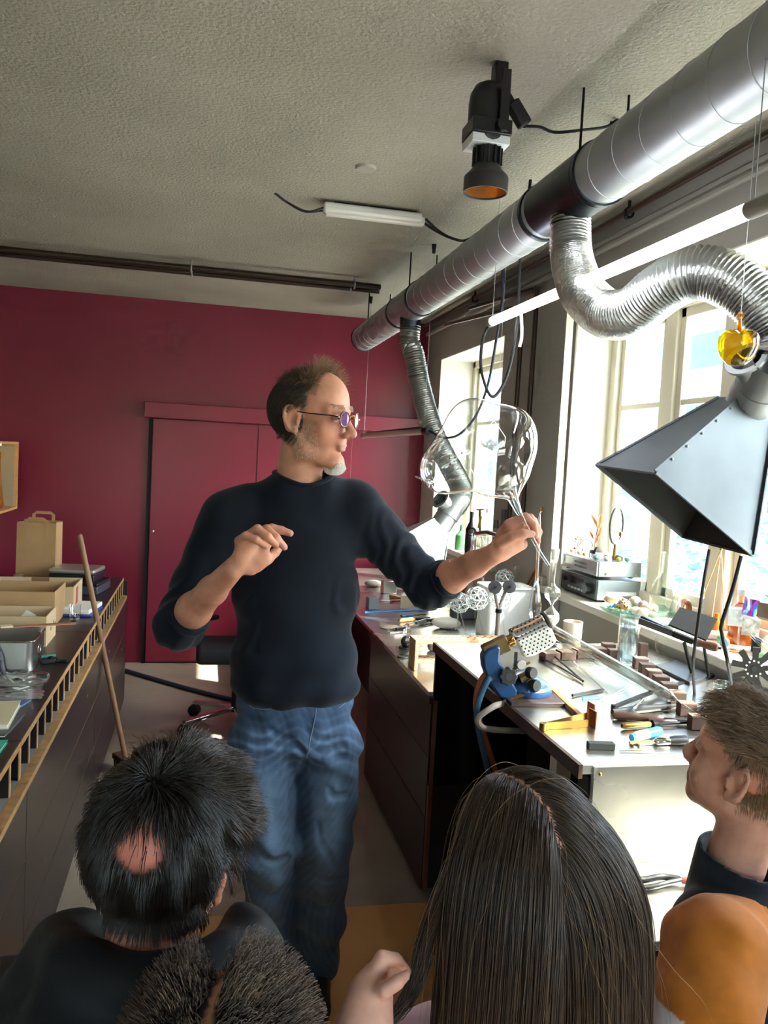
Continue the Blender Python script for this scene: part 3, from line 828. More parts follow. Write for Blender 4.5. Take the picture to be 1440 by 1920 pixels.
MB().obox((-.56, 4.16, LZ + .010), (.15, .24, .020), rotz(R_(-8)), z0=True).build('paper_stack', paper, label='stack of white paper beside the printer', cat='paper', bevel=.002)
MB().obox((-.555, 4.14, LZ), (.16, .24, .009), rotz(R_(-6)), z0=True).build('blue_folder', mat('folder_blue', '#2a3a86', .4), label='dark blue folder under the white paper stack', cat='folder', bevel=.002)
cup_ = T('plastic_cup', 'clear plastic cup standing beside the cardboard boxes near the bench edge', 'cup', (-.545, 3.90, LZ))
MB().lathe([(0, 0), (.022, 0), (.027, .075), (.0285, .077)], (-.55, 3.93, LZ), n=20).build('wall', glass_rod, parent=cup_)

# tin with a knife, copper strip
tn = T('metal_tin', 'open silver tin with rounded corners standing near the bench edge', 'tin', (-.75, 3.17, LZ))
def rrect(x0, x1, y0, y1, r, n=5):
    P = []
    for (cx, cy, a) in ((x1 - r, y1 - r, 0), (x0 + r, y1 - r, 90), (x0 + r, y0 + r, 180), (x1 - r, y0 + r, 270)):
        for k in range(n + 1):
            t = R_(a + 90 * k / n); P.append((cx + r * math.cos(t), cy + r * math.sin(t)))
    return P
def tray(x0, x1, y0, y1, r, z0, h, t, m, root, name='body'):
    o_, i_ = rrect(x0, x1, y0, y1, r), rrect(x0 + t, x1 - t, y0 + t, y1 - t, max(.001, r - t))
    n = len(o_)
    vs = [(*p, z0) for p in o_] + [(*p, z0 + h) for p in o_] + [(*p, z0 + h) for p in i_] + [(*p, z0 + t) for p in i_]
    fs = []
    for k in range(n):
        l = (k + 1) % n
        fs += [(k, l, n + l, n + k), (n + k, n + l, 2 * n + l, 2 * n + k), (2 * n + k, 2 * n + l, 3 * n + l, 3 * n + k)]
    fs += [tuple(range(n - 1, -1, -1)), tuple(range(3 * n, 4 * n))]
    return MB().add(vs, fs).build(name, m, parent=root)
tray(-.93, -.565, 3.05, 3.29, .028, LZ, .105, .0015, steel, tn)
MB().torus((-.565, 3.17, LZ + .055), (1, 0, 0), .03, .002, 20, 6, sx=1, sy=.55).build('wire_handle', chrome, parent=tn)
rim_ = [(x, y, LZ + .105) for x, y in rrect(-.932, -.563, 3.048, 3.292, .03)]
MB().tube(rim_, .003, 6, closed=True).build('rolled_rim', chrome, parent=tn)
cs = T('copper_strip', 'long flat copper coloured strip with a paper tag lying across the tin', 'strip', (-.75, 3.2, LZ + .108))
MB().bar((-1.05, 3.12, LZ + .116), (-.47, 3.36, LZ + .110), .03, .004).build('strip', mat('strip_copper', '#a0674c', .5), parent=cs)
MB().bar((-.72, 3.255, LZ + .1165), (-.68, 3.272, LZ + .1165), .034, .006).build('tag', mat('tag_cream', '#cfc19a', .6), parent=cs)
kn = T('utility_knife', 'grey and black utility knife leaning upright against the tin', 'knife', (-.70, 3.03, LZ))
MB().tube(curve([(-.655, 3.02, LZ + .002), (-.664, 3.025, LZ + .03), (-.672, 3.03, LZ + .065), (-.690, 3.036, LZ + .1)], 5), [.012, .013, .0135, .014, .014, .014, .014, .0145, .015, .0145, .0135, .013, .012, .011, .010, .007], 12).build('handle', mat('knife_grip', '#2a2c30', .5), parent=kn)
MB().tube([(-.668, 3.014, LZ + .05), (-.676, 3.017, LZ + .075), (-.688, 3.022, LZ + .098)], [.006, .0085, .006], 8).build('grip_inlay', mat('knife_inlay', '#9c9c9a', .4), parent=kn)

cl = T('spring_clamp', 'small green and black spring clamp lying on the bench', 'clamp', (-0.514, 3.1466, 0.803))
c_ = V((-0.518, 3.1698, 0.803))
MB().obox(c_ + V((-.01, .0, 0)), (.06, .035, .018), rotz(R_(20)), z0=True).build('body', black, parent=cl, bevel=.004)
MB().obox(c_ + V((.035, -.01, .002)), (.05, .014, .014), rotz(R_(-15)), z0=True).build('jaw', black, parent=cl, bevel=.004)
MB().obox(c_ + V((-.015, .01, .018)), (.05, .010, .010), rotz(R_(25)), z0=True).build('green_lever', mat('clamp_green', '#1f6f60', .4), parent=cl, bevel=.002)
MB().cyl(c_ + V((-.005, .0, .0)), c_ + V((-.005, 0, .024)), .008, n=10).build('pivot', iron, parent=cl)

film = thin_glass('plastic_film', '#f2f2f0', 2.0, rough=.12, haze=.22, hazecol='#c9c6c0')
def crumpled(name, lab, cx, cy, sx_, sy_, h, seed, z=LZ, rot=0, m=None, cat='plastic bag', group='clear plastic bags on the bench'):
    g = random.Random(seed); n = 12; vs = []; fs = []
    hs_ = [[g.uniform(0, 1) for _ in range(n + 1)] for _ in range(n + 1)]
    rz = rotz(rot)
    for i in range(n + 1):
        for k in range(n + 1):
            u, v = i / n - .5, k / n - .5
            edge = min(1, 6 * min(.5 - abs(u), .5 - abs(v)))
            p = rz @ V((u * sx_ * (1 + .06 * g.uniform(-1, 1)), v * sy_ * (1 + .06 * g.uniform(-1, 1)), 0))
            vs.append((cx + p.x, cy + p.y, z + .003 + h * hs_[i][k] * (.15 + .85 * edge)))
    o = len(vs)
    vs += [(p[0], p[1], z + .001) for p in vs]
    for i in range(n):
        for k in range(n):
            a = i * (n + 1) + k
            fs.append((a, a + n + 1, a + n + 2, a + 1)); fs.append((o + a, o + a + 1, o + a + n + 2, o + a + n + 1))
    for k in range(n):
        fs.append((k, k + 1, o + k + 1, o + k)); a = n * (n + 1) + k; fs.append((a + 1, a, o + a, o + a + 1))
        a = k * (n + 1); fs.append((a + n + 1, a, o + a, o + a + n + 1)); a = a + n; fs.append((a, a + n + 1, o + a + n + 1, o + a))
    return MB().add(vs, fs).build(name, m or film, label=lab, cat=cat, group=group, smooth=60)
pb = crumpled('plastic_bag', 'crumpled clear plastic bag with a black clip lying before the tin', -.63, 2.93, .26, .15, .022, 4)
MB().obox((-.515, 2.945, LZ + .004), (.035, .018, .016), rotz(.3), z0=True).build('black_clip', black, parent=pb, bevel=.003)
crumpled('plastic_bag', 'flat clear plastic sleeve with a pale blue end nearer than the clipped bag', -.61, 2.76, .26, .14, .012, 9, rot=.2)
MB().obox((-.535, 2.66, LZ), (.045, .10, .0035), rotz(-.25), z0=True).build('blue_sticker_strip', thin_glass('blue_film', '#9cc4ea', 1.5, haze=.5, hazecol='#7fb2e6'), label='pale blue translucent plastic strip by the bench edge', cat='plastic strip')
def book(name, lab, cx, cy, w, l, h, rot, mcov, z=LZ, group='papers and books on the bench', cat='book'):
    r = T(name, lab, cat, (cx, cy, z), group, rot=rot, local=True)
    MB().box((-w / 2, -l / 2, 0), (w / 2, l / 2, .002)).build('cover', mcov, parent=r)
    MB().box((-w / 2, -l / 2, h - .002), (w / 2, l / 2, h)).build('cover', mcov, parent=r)
    MB().box((-w / 2 + .003, -l / 2 + .003, .002), (w / 2 - .003, l / 2 - .003, h - .002)).build('pages', paper, parent=r)
    return r
book('notebook', 'dark grey notebook with a pale edge lying under the cream folder', -.595, 2.46, .20, .19, .008, R_(-4), mat('cover_grey', '#4a4d50', .5))
book('folder_stack', 'cream card folder with yellow and purple edges on the notebook', -.61, 2.51, .20, .22, .016, R_(3), mat('cover_cream', '#cbbd98', .6), z=LZ + .0085)
MB().obox((-.64, 2.435, LZ + .0252), (.12, .02, .003), rotz(.1), z0=True).build('yellow_tab', mat('tab_yellow', '#d9a520', .5), label='yellow plastic tab on the cream folder', cat='tab')
book('green_folder', 'bright green edged folder at the near end of the bench in view', -.56, 2.20, .14, .24, .010, R_(-2), mat('cover_green', '#2fa186', .5))
MB().obox((-.585, 2.19, LZ + .0102), (.12, .24, .004), rotz(R_(-2)), z0=True).build('white_sheet', paper, label='white sheets lying on the green folder', cat='paper')
MB().cyl((-.66, 2.33, LZ + .018), (-.585, 2.36, LZ + .018), .012, n=14).build('blue_marker', mat('marker_blue', '#1c3fa0', .4), label='thick blue marker lying beside the green folder', cat='marker')
for k, (y, x) in enumerate(((2.16, -.52), (2.28, -.53), (2.41, -.51), (2.53, -.53), (2.65, -.50), (3.25, -.52), (4.0, -.51))):
    MB().ball((x, y, .708), (.02, .025, .014), 10, 6).build('slot_cup', chrome if k % 2 else mat('slot_floor', '#8b8a86', .5), label='small metal cup in the bench slots, %s from the near end' % ('first', 'second', 'third', 'fourth', 'fifth', 'sixth', 'farthest')[k], cat='cup', group='metal cups in the bench slots')

# broom, hose, chair
br = T('broom', 'wooden handled broom leaning against the long bench', 'broom', (-.315, 4.1, 0))
bb_, bt_ = V((-.312, 4.10, .055)), V((-.53, 3.87, 1.20))
MB().cyl(bb_, bt_, .0125, n=14).build('handle', mat('broom_wood', '#8d6a4c', .55, col2='#7a5a40', nscale=12, stretch=(1, 1, .2)), parent=br)
MB().ball(bt_, .0125, 12, 8).build('handle_tip', mat('broom_wood', '#8d6a4c'), parent=br)
MB().obox((-.31, 4.10, .05), (.05, .26, .03), rotz(.5), z0=True).build('head', mat('broom_head', '#4a3020', .6), parent=br, bevel=.006)
bm = MB(); g = random.Random(2)
for i in range(26):
    for k in range(4):
        p = rotz(.5) @ V((-.018 + .012 * k, -.12 + .0095 * i, 0)); q = rotz(.5) @ V((-.018 + .012 * k + g.uniform(-.008, .012), -.12 + .0097 * i + g.uniform(-.004, .004), 0))
        bm.cyl(V((-.31, 4.10, .05)) + p, V((-.31, 4.10, .001)) + q, .0022, .0012, 4)
bm.build('bristles', mat('bristle', '#2b1d14', .8), parent=br, kind='stuff')
MB().tube(curve([(-.9, 6.20, .014), (-.6, 6.14, .014), (-0.4895, 6.0157, 0.014), (-0.2359, 5.7454, 0.014), (-0.0173, 5.5192, 0.014), (0.1888, 5.3298, 0.014), (.5, 5.1, .014), (.75, 5.0, .014)], 8), .014, 10).build('floor_hose', mat('hose_blue', '#16324a', .45), label='dark blue rubber hose lying across the concrete floor', cat='hose')

oc = T('office_chair', 'black office chair on a chrome star base behind the man', 'chair', (.24, 4.78, 0))
cx0, cy0 = .24, 4.78
for k in range(5):
    a = R_(208 + 72 * k)
    e = V((cx0 + .33 * math.cos(a), cy0 + .33 * math.sin(a), .085))
    leg_ = MB().bar((cx0, cy0, .125), e, .04, .022).build('leg', chrome, parent=oc, bevel=.004)
    cst = V((e.x, e.y, .036))
    pdir = V((-math.sin(a + .5), math.cos(a + .5), 0))
    for s_ in (-1, 1):
        sub(MB().lathe([(0, -.011), (.03, -.011), (.036, -.006), (.036, .006), (.03, .011), (0, .011)], cst + pdir * (.014 * s_), pdir, n=20), 'caster_wheel', black, leg_, oc)
    sub(MB().cyl(cst + V((0, 0, .01)), e + V((0, 0, .0)), .009, n=10), 'caster_stem', chrome, leg_, oc)
MB().cyl((cx0, cy0, .10), (cx0, cy0, .42), .028, n=18).build('gas_column', black, parent=oc)
MB().box((cx0 - .12, cy0 - .12, .405), (cx0 + .12, cy0 + .12, .43)).build('mechanism', black, parent=oc, bevel=.008)
MB().box((cx0 - .24, cy0 - .24, .43), (cx0 + .24, cy0 + .24, .50)).build('seat', mat('chair_fabric', '#17181b', .8), parent=oc, bevel=.03, seg=4)
MB().obox((cx0 + .20, cy0 + .20, .80), (.44, .06, .46), rotz(R_(-45)), z0=False).build('backrest', mat('chair_fabric', '#17181b', .8), parent=oc, bevel=.028, seg=4)
MB().bar((cx0 + .1, cy0 + .1, .43), (cx0 + .215, cy0 + .215, .62), .06, .014).build('back_bar', black, parent=oc)
for (dx, dy) in ((-.21, .17), (.17, -.21)):
    o_ = V((cx0 + dx, cy0 + dy, 0))
    MB().tube(curve([o_ + V((.03, .03, .445)), o_ + V((-.02, -.02, .45)), o_ + V((-.035, -.035, .50)), o_ + V((-.03, -.03, .60))], 5), .013, 10).build('arm_support', black, parent=oc)
    MB().obox(o_ + V((-.01, -.01, .61)), (.26, .065, .03), rotz(R_(45))).build('armrest', black, parent=oc, bevel=.012, seg=3)

# lit display box on the left wall
nb = T('display_box', 'wooden framed wall display box with warm light at the left edge', 'display box', (-1.45, 5.5, 1.15))
wood_l = mat('pale_wood', '#c79d6c', .5, col2='#b3895a', nscale=14, stretch=(1, .2, 6))
y0, y1, z0, z1, xf = 4.95, 5.86, 1.16, 1.605, -1.205
MB().box((XL, y0, z1 - .016), (xf, y1, z1)).build('top_board', wood_l, parent=nb)
MB().box((XL, y0, z0), (xf, y1, z0 + .016)).build('bottom_board', wood_l, parent=nb)
MB().box((XL, y1 - .016, z0 + .016), (xf, y1, z1 - .016)).build('side_board', wood_l, parent=nb)
MB().box((XL, y0, z0 + .016), (xf, y0 + .016, z1 - .016)).build('side_board', wood_l, parent=nb)
MB().box((XL, y0, z0), (XL + .01, y1, z1)).build('back_panel', mat('box_inside', '#9a9484', .7), parent=nb)
MB().box((XL + .01, y1 - .02, z0 + .02), (xf - .02, y1 - .0165, z1 - .02)).build('inner_lining', mat('box_inside', '#9a9484', .7), parent=nb)
MB().box((xf - .10, y0 + .1, z1 - .028), (xf - .085, y1 - .10, z1 - .018)).build('light_strip', mat('warm_strip', '#ffe0a0', .4, emit='#ffd070', estr=9.0), parent=nb)
gv = T('glass_vase', 'amber tinted glass tube standing in the lit display box', 'vase', (-1.30, 5.62, z0 + .016))
MB().lathe([(0, 0), (.05, 0), (.055, .02), (.04, .15), (.03, .30), (.034, .36)], (-1.30, 5.66, z0 + .016), n=20).build('glass_body', thin_glass('amber_glass', '#ffd36a', 1.5), parent=gv)

# ================================================================ things on the far bench (top at .78)
RZ = .781
wood_m = mat('rack_wood', '#b98f68', .5, col2='#a57c56', nscale=16, stretch=(.3, 2, 2))
rk = T('test_tube_rack', 'pale wooden rack with rows of drilled holes on the steel bench', 'rack', (1.05, 3.16, RZ))
x0, x1, ya, yb_ = .855, 1.34, 3.12, 3.215
def drilled(x0, x1, y0, y1, z0, z1, name):
    pb_ = MB().box((x0, y0, z0), (x1, y1, z1)).build(name, wood_m, parent=rk, bevel=.0015)
    n = int((x1 - x0 - .03) / .032)
    for i in range(n):
        for k in range(3):
            x, y = x0 + .03 + i * .032 + (k % 2) * .014, y0 + .022 + k * .026
            sub(MB().cyl((x, y, z1 - .001), (x, y, z1 + .0006), .0055, n=10), 'hole', mat('hole_dark', '#3a2a1c', .8), pb_, rk)
drilled(x0, x1, ya, yb_, RZ + .108, RZ + .124, 'top_board')
drilled(x0 + .014, x1 - .014, ya, yb_, RZ + .028, RZ + .040, 'shelf_board')
for x in (x0, x1 - .014):
    MB().box((x, ya, RZ), (x + .014, yb_, RZ + .108)).build('side_board', wood_m, parent=rk, bevel=.0015)

MB().cyl((0.8706, 4.2335, 0.8), (1.2437, 4.2797, 0.81), .007, n=12).build('blue_rod', mat('rod_blue', '#1c5fa8', .4), label='long blue plastic rod lying across the far bench behind the man', cat='rod')
rt = T('glass_cutter', 'red handled tool with a clear barrel on the far bench', 'tool', (1.1217, 4.6714, 0.781))
MB().cyl((1.1006, 4.6379, 0.79), (1.1675, 4.6607, 0.79), .008, n=12).build('red_handle', mat('handle_red', '#c0212a', .4), parent=rt)
MB().cyl((1.0347, 4.6155, 0.79), (1.1006, 4.6379, 0.79), .006, n=12).build('clear_barrel', chrome, parent=rt)
p_ = V((0.949, 4.4274, 0.781)); MB().obox(p_, (.06, .05, .07), rotz(.2), z0=True).build('grey_block', mat('block_grey', '#6d7378', .4), label='grey metal block standing by the blue rod', cat='block', bevel=.004)
p_ = V((1.1667, 4.9718, 0.781)); MB().obox(p_, (.09, .06, .08), rotz(.1), z0=True).build('silver_box', steel, label='small silver sheet metal box far back on the bench', cat='box', bevel=.004)
p_ = V((1.1204, 5.2136, 0.781)); MB().ball(p_ + V((0, 0, .022)), (.06, .05, .022), 16, 8).build('round_stone', mat('stone_grey', '#77736b', .7), label='flat grey stone at the far end of the steel bench', cat='stone')
p_ = V((1.2116, 4.4762, 0.781)); MB().obox(p_, (.16, .11, .075), rotz(R_(-20)), z0=True).build('small_carton', mat('carton_cream', '#c9bda0', .7), label='cream cardboard carton on the far bench under the arm', cat='box', bevel=.002)
p_ = V((1.2115, 4.6784, 0.781)); MB().obox(p_, (.03, .30, .02), rotz(R_(25)), z0=True).build('wood_strip', wood_m, label='thin pale wooden strip beside the cream carton', cat='wood strip', bevel=.002)
p_ = V((1.4139, 4.2116, 0.781)); MB().obox(p_, (.13, .08, .11), rotz(R_(0)), z0=True).build('grey_carton', mat('carton_grey', '#5d5f66', .6), label='grey carton standing behind the white stone', cat='box', bevel=.002)
p_ = V((1.2326, 3.932, 0.781)); m_ = MB(); m_.ball(p_ + V((0, 0, .028)), (.075, .045, .03), 18, 10, rotz(R_(-20))); m_.build('white_stone', mat('stone_white', '#c9c4bc', .6), label='smooth whitish stone wedge lying behind the wooden rack', cat='stone')
# hand tools lying on the bench
def rodtool(name, lab, a, b, r, m, cat='tool', parts=(), group='hand tools on the far bench'):
    a, b = V(a), V(b)
    t = T(name, lab, cat, (a + b) / 2, group)
    MB().cyl(a, b, r, n=12).build('shaft', m, parent=t)
    for (f0, f1, rr, mm, nm) in parts:
        MB().tube([a.lerp(b, f0), a.lerp(b, f0 + (f1 - f0) * .1), a.lerp(b, (f0 + f1) / 2), a.lerp(b, f0 + (f1 - f0) * .9), a.lerp(b, f1)], [rr * .7, rr, rr * .92, rr, rr * .6], 12).build(nm, mm, parent=t)
    return t
tan_w = mat('handle_tan', '#b07d48', .45)
rodtool('scraper', 'scraper with a tan wooden handle on the far bench', (1.0193, 4.0689, 0.792), (1.2107, 4.1572, 0.79), .004, iron, parts=((0, .5, .011, tan_w, 'wooden_handle'),))
p_ = V((0.9424, 3.9291, 0.785)); MB().ball(p_, (.055, .032, .010), 16, 8, rotz(.1)).build('wooden_paddle', mat('paddle', '#9a8c72', .6), label='oval beige wooden paddle blade near the bench edge', cat='paddle')
rodtool('file', 'black flat file lying before the tan handled scraper', (0.9586, 3.8705, 0.787), (1.1933, 4.0329, 0.787), .006, iron)
rodtool('steel_rod', 'thin bright steel rod lying across the hand tools', (0.9053, 3.8491, 0.786), (1.1705, 4.078, 0.8), .0025, chrome)
rodtool('awl', 'blue handled awl behind the tan handled scraper', (1.0608, 4.1926, 0.79), (1.2109, 4.2443, 0.79), .003, iron, parts=((0, .5, .009, mat('handle_blue', '#1f4f86', .4), 'blue_handle'),))
tg = T('black_pliers', 'black pliers lying open among the tools on the far bench', 'pliers', (1.1915, 4.0976, 0.782))
for s_, (a, b) in enumerate((((1.1109, 4.1242, 0.79), (1.2094, 4.0597, 0.79)), ((1.0968, 4.0147, 0.79), (1.2385, 4.1302, 0.79)))):
    MB().tube([a, V(a).lerp(V(b), .5), b], [.006, .009, .004], 10).build('arm', iron, parent=tg)
rodtool('glass_rod', 'short clear glass rod near the front edge of the bench', (0.9116, 3.7941, 0.785), (0.9954, 3.8321, 0.785), .004, glass_rod)
rodtool('glass_rod', 'second short clear glass rod nearer the bench edge', (0.9192, 3.7362, 0.785), (1.002, 3.7729, 0.785), .004, glass_rod)
dv = T('lens_holder', 'round clear and black lens holder standing left of the wooden rack', 'lens holder', (0.8928, 3.4361, 0.781))
p_ = V((0.9148, 3.5057, 0.781))
MB().torus(p_ + V((.01, .02, .055)), (.9, -.45, .1), .045, .008, 24, 8).build('clear_ring', glass_rod, parent=dv)
MB().ball(p_ + V((0, 0, .028)), (.022, .022, .026), 16, 10).build('black_knob', black, parent=dv)
MB().lathe([(0, 0), (.03, 0), (.03, .006), (0, .008)], p_, n=20).build('foot', black, parent=dv)
p_ = V((0.8642, 3.3393, 0.7815)); MB().lathe([(0, 0), (.026, 0), (.026, .006), (0, .008)], p_, n=24).build('rubber_disc', rubber, label='black rubber disc lying at the foot of the wooden rack', cat='disc')
p_ = V((0.995, 3.4364, 0.781)); MB().obox(p_ + V((.09, 0.02, 0)), (.16, .05, .05), None, z0=True).build('cloth_roll', mat('cloth_grey', '#8c8a84', .9), label='folded grey cloth lying inside the wooden rack', cat='cloth', bevel=.015)

# lattice spheres of glass thread
def icos(n=1):
    t = (1 + 5 ** .5) / 2
    v = [V(p).normalized() for p in [(-1, t, 0), (1, t, 0), (-1, -t, 0), (1, -t, 0), (0, -1, t), (0, 1, t), (0, -1, -t), (0, 1, -t), (t, 0, -1), (t, 0, 1), (-t, 0, -1), (-t, 0, 1)]]
    f = [(0, 11, 5), (0, 5, 1), (0, 1, 7), (0, 7, 10), (0, 10, 11), (1, 5, 9), (5, 11, 4), (11, 10, 2), (10, 7, 6), (7, 1, 8), (3, 9, 4), (3, 4, 2), (3, 2, 6), (3, 6, 8), (3, 8, 9), (4, 9, 5), (2, 4, 11), (6, 2, 10), (8, 6, 7), (9, 8, 1)]
    for _ in range(n):
        c = {}; nf = []
        def mid(a, b):
            k = (min(a, b), max(a, b))
            if k not in c: c[k] = len(v); v.append((v[a] + v[b]).normalized())
            return c[k]
        for a, b, d in f:
            ab, bd, da = mid(a, b), mid(b, d), mid(d, a)
            nf += [(a, ab, da), (b, bd, ab), (d, da, bd), (ab, bd, da)]
        f = nf
    return v, f
sv, sf = icos(1)
lattice = mat('glass_thread', '#dfe6e6', .12, 0.0, trans=.55, spec=.9)
le = set()
for a, b, c in sf:
    for e in ((a, b), (b, c), (c, a)): le.add((min(e), max(e)))
def lattice_ball(lab, c, r, foot):
    t = T('lattice_sphere', lab, 'glass ornament', foot, 'glass lattice spheres on stems')
    c = V(c); m_ = MB()
    for a, b in le: m_.cyl(c + sv[a] * r, c + sv[b] * r, .0022, n=4, caps=False)
    m_.build('lattice', lattice, parent=t, kind='stuff')
    for s_ in (-1, 1):
        MB().cyl(c + V((.006 * s_, 0, -r)), V(foot) + V((.022 * s_, 0, 0)), .0035, n=8).build('stem', glass_rod, parent=t)
lattice_ball('glass thread lattice sphere on a stem, leftmost of the four spheres', (1.2282, 3.72, 0.9514), .05, (1.2862, 3.834, 0.781))
lattice_ball('glass thread lattice sphere on a forked stem, second of the four spheres', (1.2638, 3.58, 0.9978), .055, (1.30, 3.58, .781))
lattice_ball('glass thread lattice sphere behind the two black rollers', (1.3646, 3.55, 1.0122), .053, (1.395, 3.55, .781))
lattice_ball('glass thread lattice sphere, the highest and farthest of the four', (1.5383, 3.95, 1.0386), .05, (1.5891, 4.0231, 0.781))

rs_ = T('roller_stand', 'grey forked stand with two black rollers for turning glass', 'roller stand', (1.42, 3.6725, 0.781))
f0 = V((1.2668, 3.3, 1.0061))
MB().cyl((f0.x, f0.y, RZ), f0, .0105, n=14).build('post', mat('stand_grey', '#7b746f', .45), parent=rs_)
MB().lathe([(0, 0), (.05, 0), (.05, .01), (.014, .016), (0, .016)], (f0.x, f0.y, RZ), n=24).build('foot', mat('stand_grey', '#7b746f', .45), parent=rs_)
MB().cyl(f0 - V((0, 0, .02)), f0 - V((0, 0, .004)), .014, n=14).build('ring', iron, parent=rs_)
for q in ((1.2401, 3.29, 1.0979), (1.3055, 3.29, 1.1014)):
    q = V(q)
    MB().tube([f0 - V((0, 0, .01)), q.lerp(f0, .3) + V((0, .015, 0)), q + V((0, .015, 0))], .0075, 10).build('fork_arm', mat('stand_grey', '#7b746f', .45), parent=rs_)
    rl = MB().lathe([(0, -.010), (.027, -.010), (.0285, -.007), (.0285, .007), (.027, .010), (0, .010)], q, (-.25, -1, .12), n=28).build('roller', mat('roller_black', '#2b2a2e', .5), parent=rs_)
    sub(MB().cyl(q, q + V((-.004, -.018, .002)), .006, n=6), 'bolt', iron, rl, rs_)

fl = T('round_flask', 'small round glass flask with a long neck beyond the forearm', 'flask', (1.6847, 4.8637, 0.781))
p_ = V((1.3384, 3.9, 1.1453)); MB().lathe([(.012, .125), (.0095, .12), (.009, .05), (.013, .040), (.03, .018), (.034, 0), (.03, -.018), (.012, -.032), (.01, -.10), (.03, -.20), (.03, -.203), (0, -.203)], p_, n=20).build('glass_body', glass_rod, parent=fl)
fl = T('glass_vial', 'narrow upright glass tube with a domed end beside the round flask', 'tube', (1.8415, 5.0775, 0.781))
p_ = V((1.4031, 3.9, 1.1524)); MB().lathe([(0, .125), (.009, .115), (.011, .10), (.011, -.20), (0, -.202)], p_, n=16).build('glass_body', glass_rod, parent=fl)
tub = T('white_tub', 'translucent white plastic tub behind the rollers', 'tub', (1.6689, 3.9463, 0.781))
a_, b_ = V((1.5532, 3.8535, 0.781)), V((1.7391, 3.9225, 0.781))
tray(1.37, 1.60, 3.70, 3.88, .02, RZ, .245, .003, mat('tub_white', '#d5d8d8', .35), tub)
MB().tube([(x, y, RZ + .245) for x, y in rrect(1.366, 1.604, 3.696, 3.884, .022)], .005, 6, closed=True).build('rim', mat('tub_white', '#d5d8d8'), parent=tub)
wr = T('wire_twigs', 'bunch of thin grey wire twigs in front of the white tub', 'wire', (1.6319, 3.8557, 0.781))
g = random.Random(8); p_ = V((1.5877, 3.8174, 0.781))
for k in range(7):
    MB().tube(curve([p_ + V((g.uniform(-.01, .01), 0, 0)), p_ + V((g.uniform(-.03, .05), 0, .07)), p_ + V((g.uniform(-.05, .08), 0, .15))], 4), .0012, 5).build('twig', iron, parent=wr)
gl_ = T('glass_cylinder', 'clear glass cylinder standing between the tub and the wrist', 'jar', (1.9697, 4.8883, 0.781))
MB().lathe([(0, 0), (.028, 0), (.028, .30), (.03, .302)], (1.6639, 4.1227, 0.781), n=20).build('glass_body', glass_rod, parent=gl_)

# far wall: valves, bottles, socket
vv = T('gas_valve', 'brass gas tap with a yellow lever on the pier wall', 'valve', (1.66, 4.72, 1.2))
p_ = V((1.66, 4.72, 1.20))
MB().cyl(p_ + V((.04, -.0, 0)), p_ + V((-.01, 0, 0)), .016, n=14).build('wall_flange', brass, parent=vv)
MB().tube([(1.64, 4.7276, 1.1991), (1.64, 4.5209, 1.2261), (1.64, 4.343, 1.2256)], .014, 10).build('manifold', mat('valve_grey', '#6b635a', .4, .7), parent=vv)
MB().cyl((1.64, 4.6608, 1.2123), (1.64, 4.686, 1.349), .008, n=10).build('spindle', brass, parent=vv)
MB().bar((1.64, 4.7441, 1.3416), (1.64, 4.6286, 1.3531), .012, .008).build('tap_handle', mat('valve_grey', '#6b635a', .4, .7), parent=vv, bevel=.002)
MB().bar((1.62, 4.6372, 1.2396), (1.62, 4.6023, 1.3129), .014, .010).build('yellow_lever', mat('lever_yellow', '#d7b91c', .4), parent=vv, bevel=.003)
MB().lathe([(0, 0), (.02, .002), (.022, .06), (.012, .09), (0, .09)], V((1.63, 4.6109, 1.0985)), n=16).build('bubbler_glass', glass_rod, parent=vv)
MB().torus((1.62, 4.7609, 1.205), (0, 1, .2), .024, .007, 20, 8).build('hand_wheel', iron, parent=vv)
MB().cyl((1.64, 4.3929, 1.2632), (1.64, 4.4009, 1.3083), .014, n=14).build('outlet', mat('valve_grey', '#6b635a', .4, .7), parent=vv)
def bottle(name, lab, c, prof, m, n=20, cat='bottle', cap=None, capm=None, group=None):
    t = T(name, lab, cat, c, group)
    MB().lathe(prof, c, n=n).build('glass_body', m, parent=t)
    if cap: MB().lathe(cap, c, n=n).build('cap', capm or black, parent=t)
    return t
bottle('dark_bottle', 'dark brown wine bottle standing on the far window sill', (1.74, 5.12, 1.031), [(0, 0), (.036, 0), (.038, .01), (.038, .16), (.015, .21), (.013, .27), (0, .27)], mat('bottle_dark', '#1a1216', .15), cap=[(.014, .24), (.015, .275), (0, .277)])
bottle('green_bottle', 'small green plastic bottle on the far window sill', (1.74, 5.32, 1.031), [(0, 0), (.04, 0), (.044, .02), (.04, .10), (.014, .13), (.012, .17), (0, .17)], mat('soap_green', '#5f9a68', .4, trans=.3))
bottle('clear_bottle', 'tall clear bottle between the dark bottle and the window', (1.80, 4.98, 1.031), [(0, 0), (.035, 0), (.036, .16), (.014, .22), (.013, .30)], glass_rod, cap=[(.0145, .28), (.0145, .31), (0, .312)], capm=white_p)
so = T('wall_socket', 'grey wall socket beside the copper pipe', 'socket', (1.69, 3.80, 1.0))
MB().box((1.675, 3.79, .985), (1.70, 3.845, 1.075)).build('box', mat('socket_grey', '#8f8d84', .5), parent=so, bevel=.003)
MB().cyl((1.675, 3.815, 1.045), (1.673, 3.815, 1.045), .006, n=10).build('socket_hole', black, parent=so)
MB().box((1.672, 4.37, 1.28), (1.70, 4.41, 1.37)).build('switch_box', mat('switch_slate', '#59636b', .5), label='slate grey switch box on the pier beside the gas tap', cat='switch', bevel=.003)

# ================================================================ raised table (top at .965)
Z0 = .9655
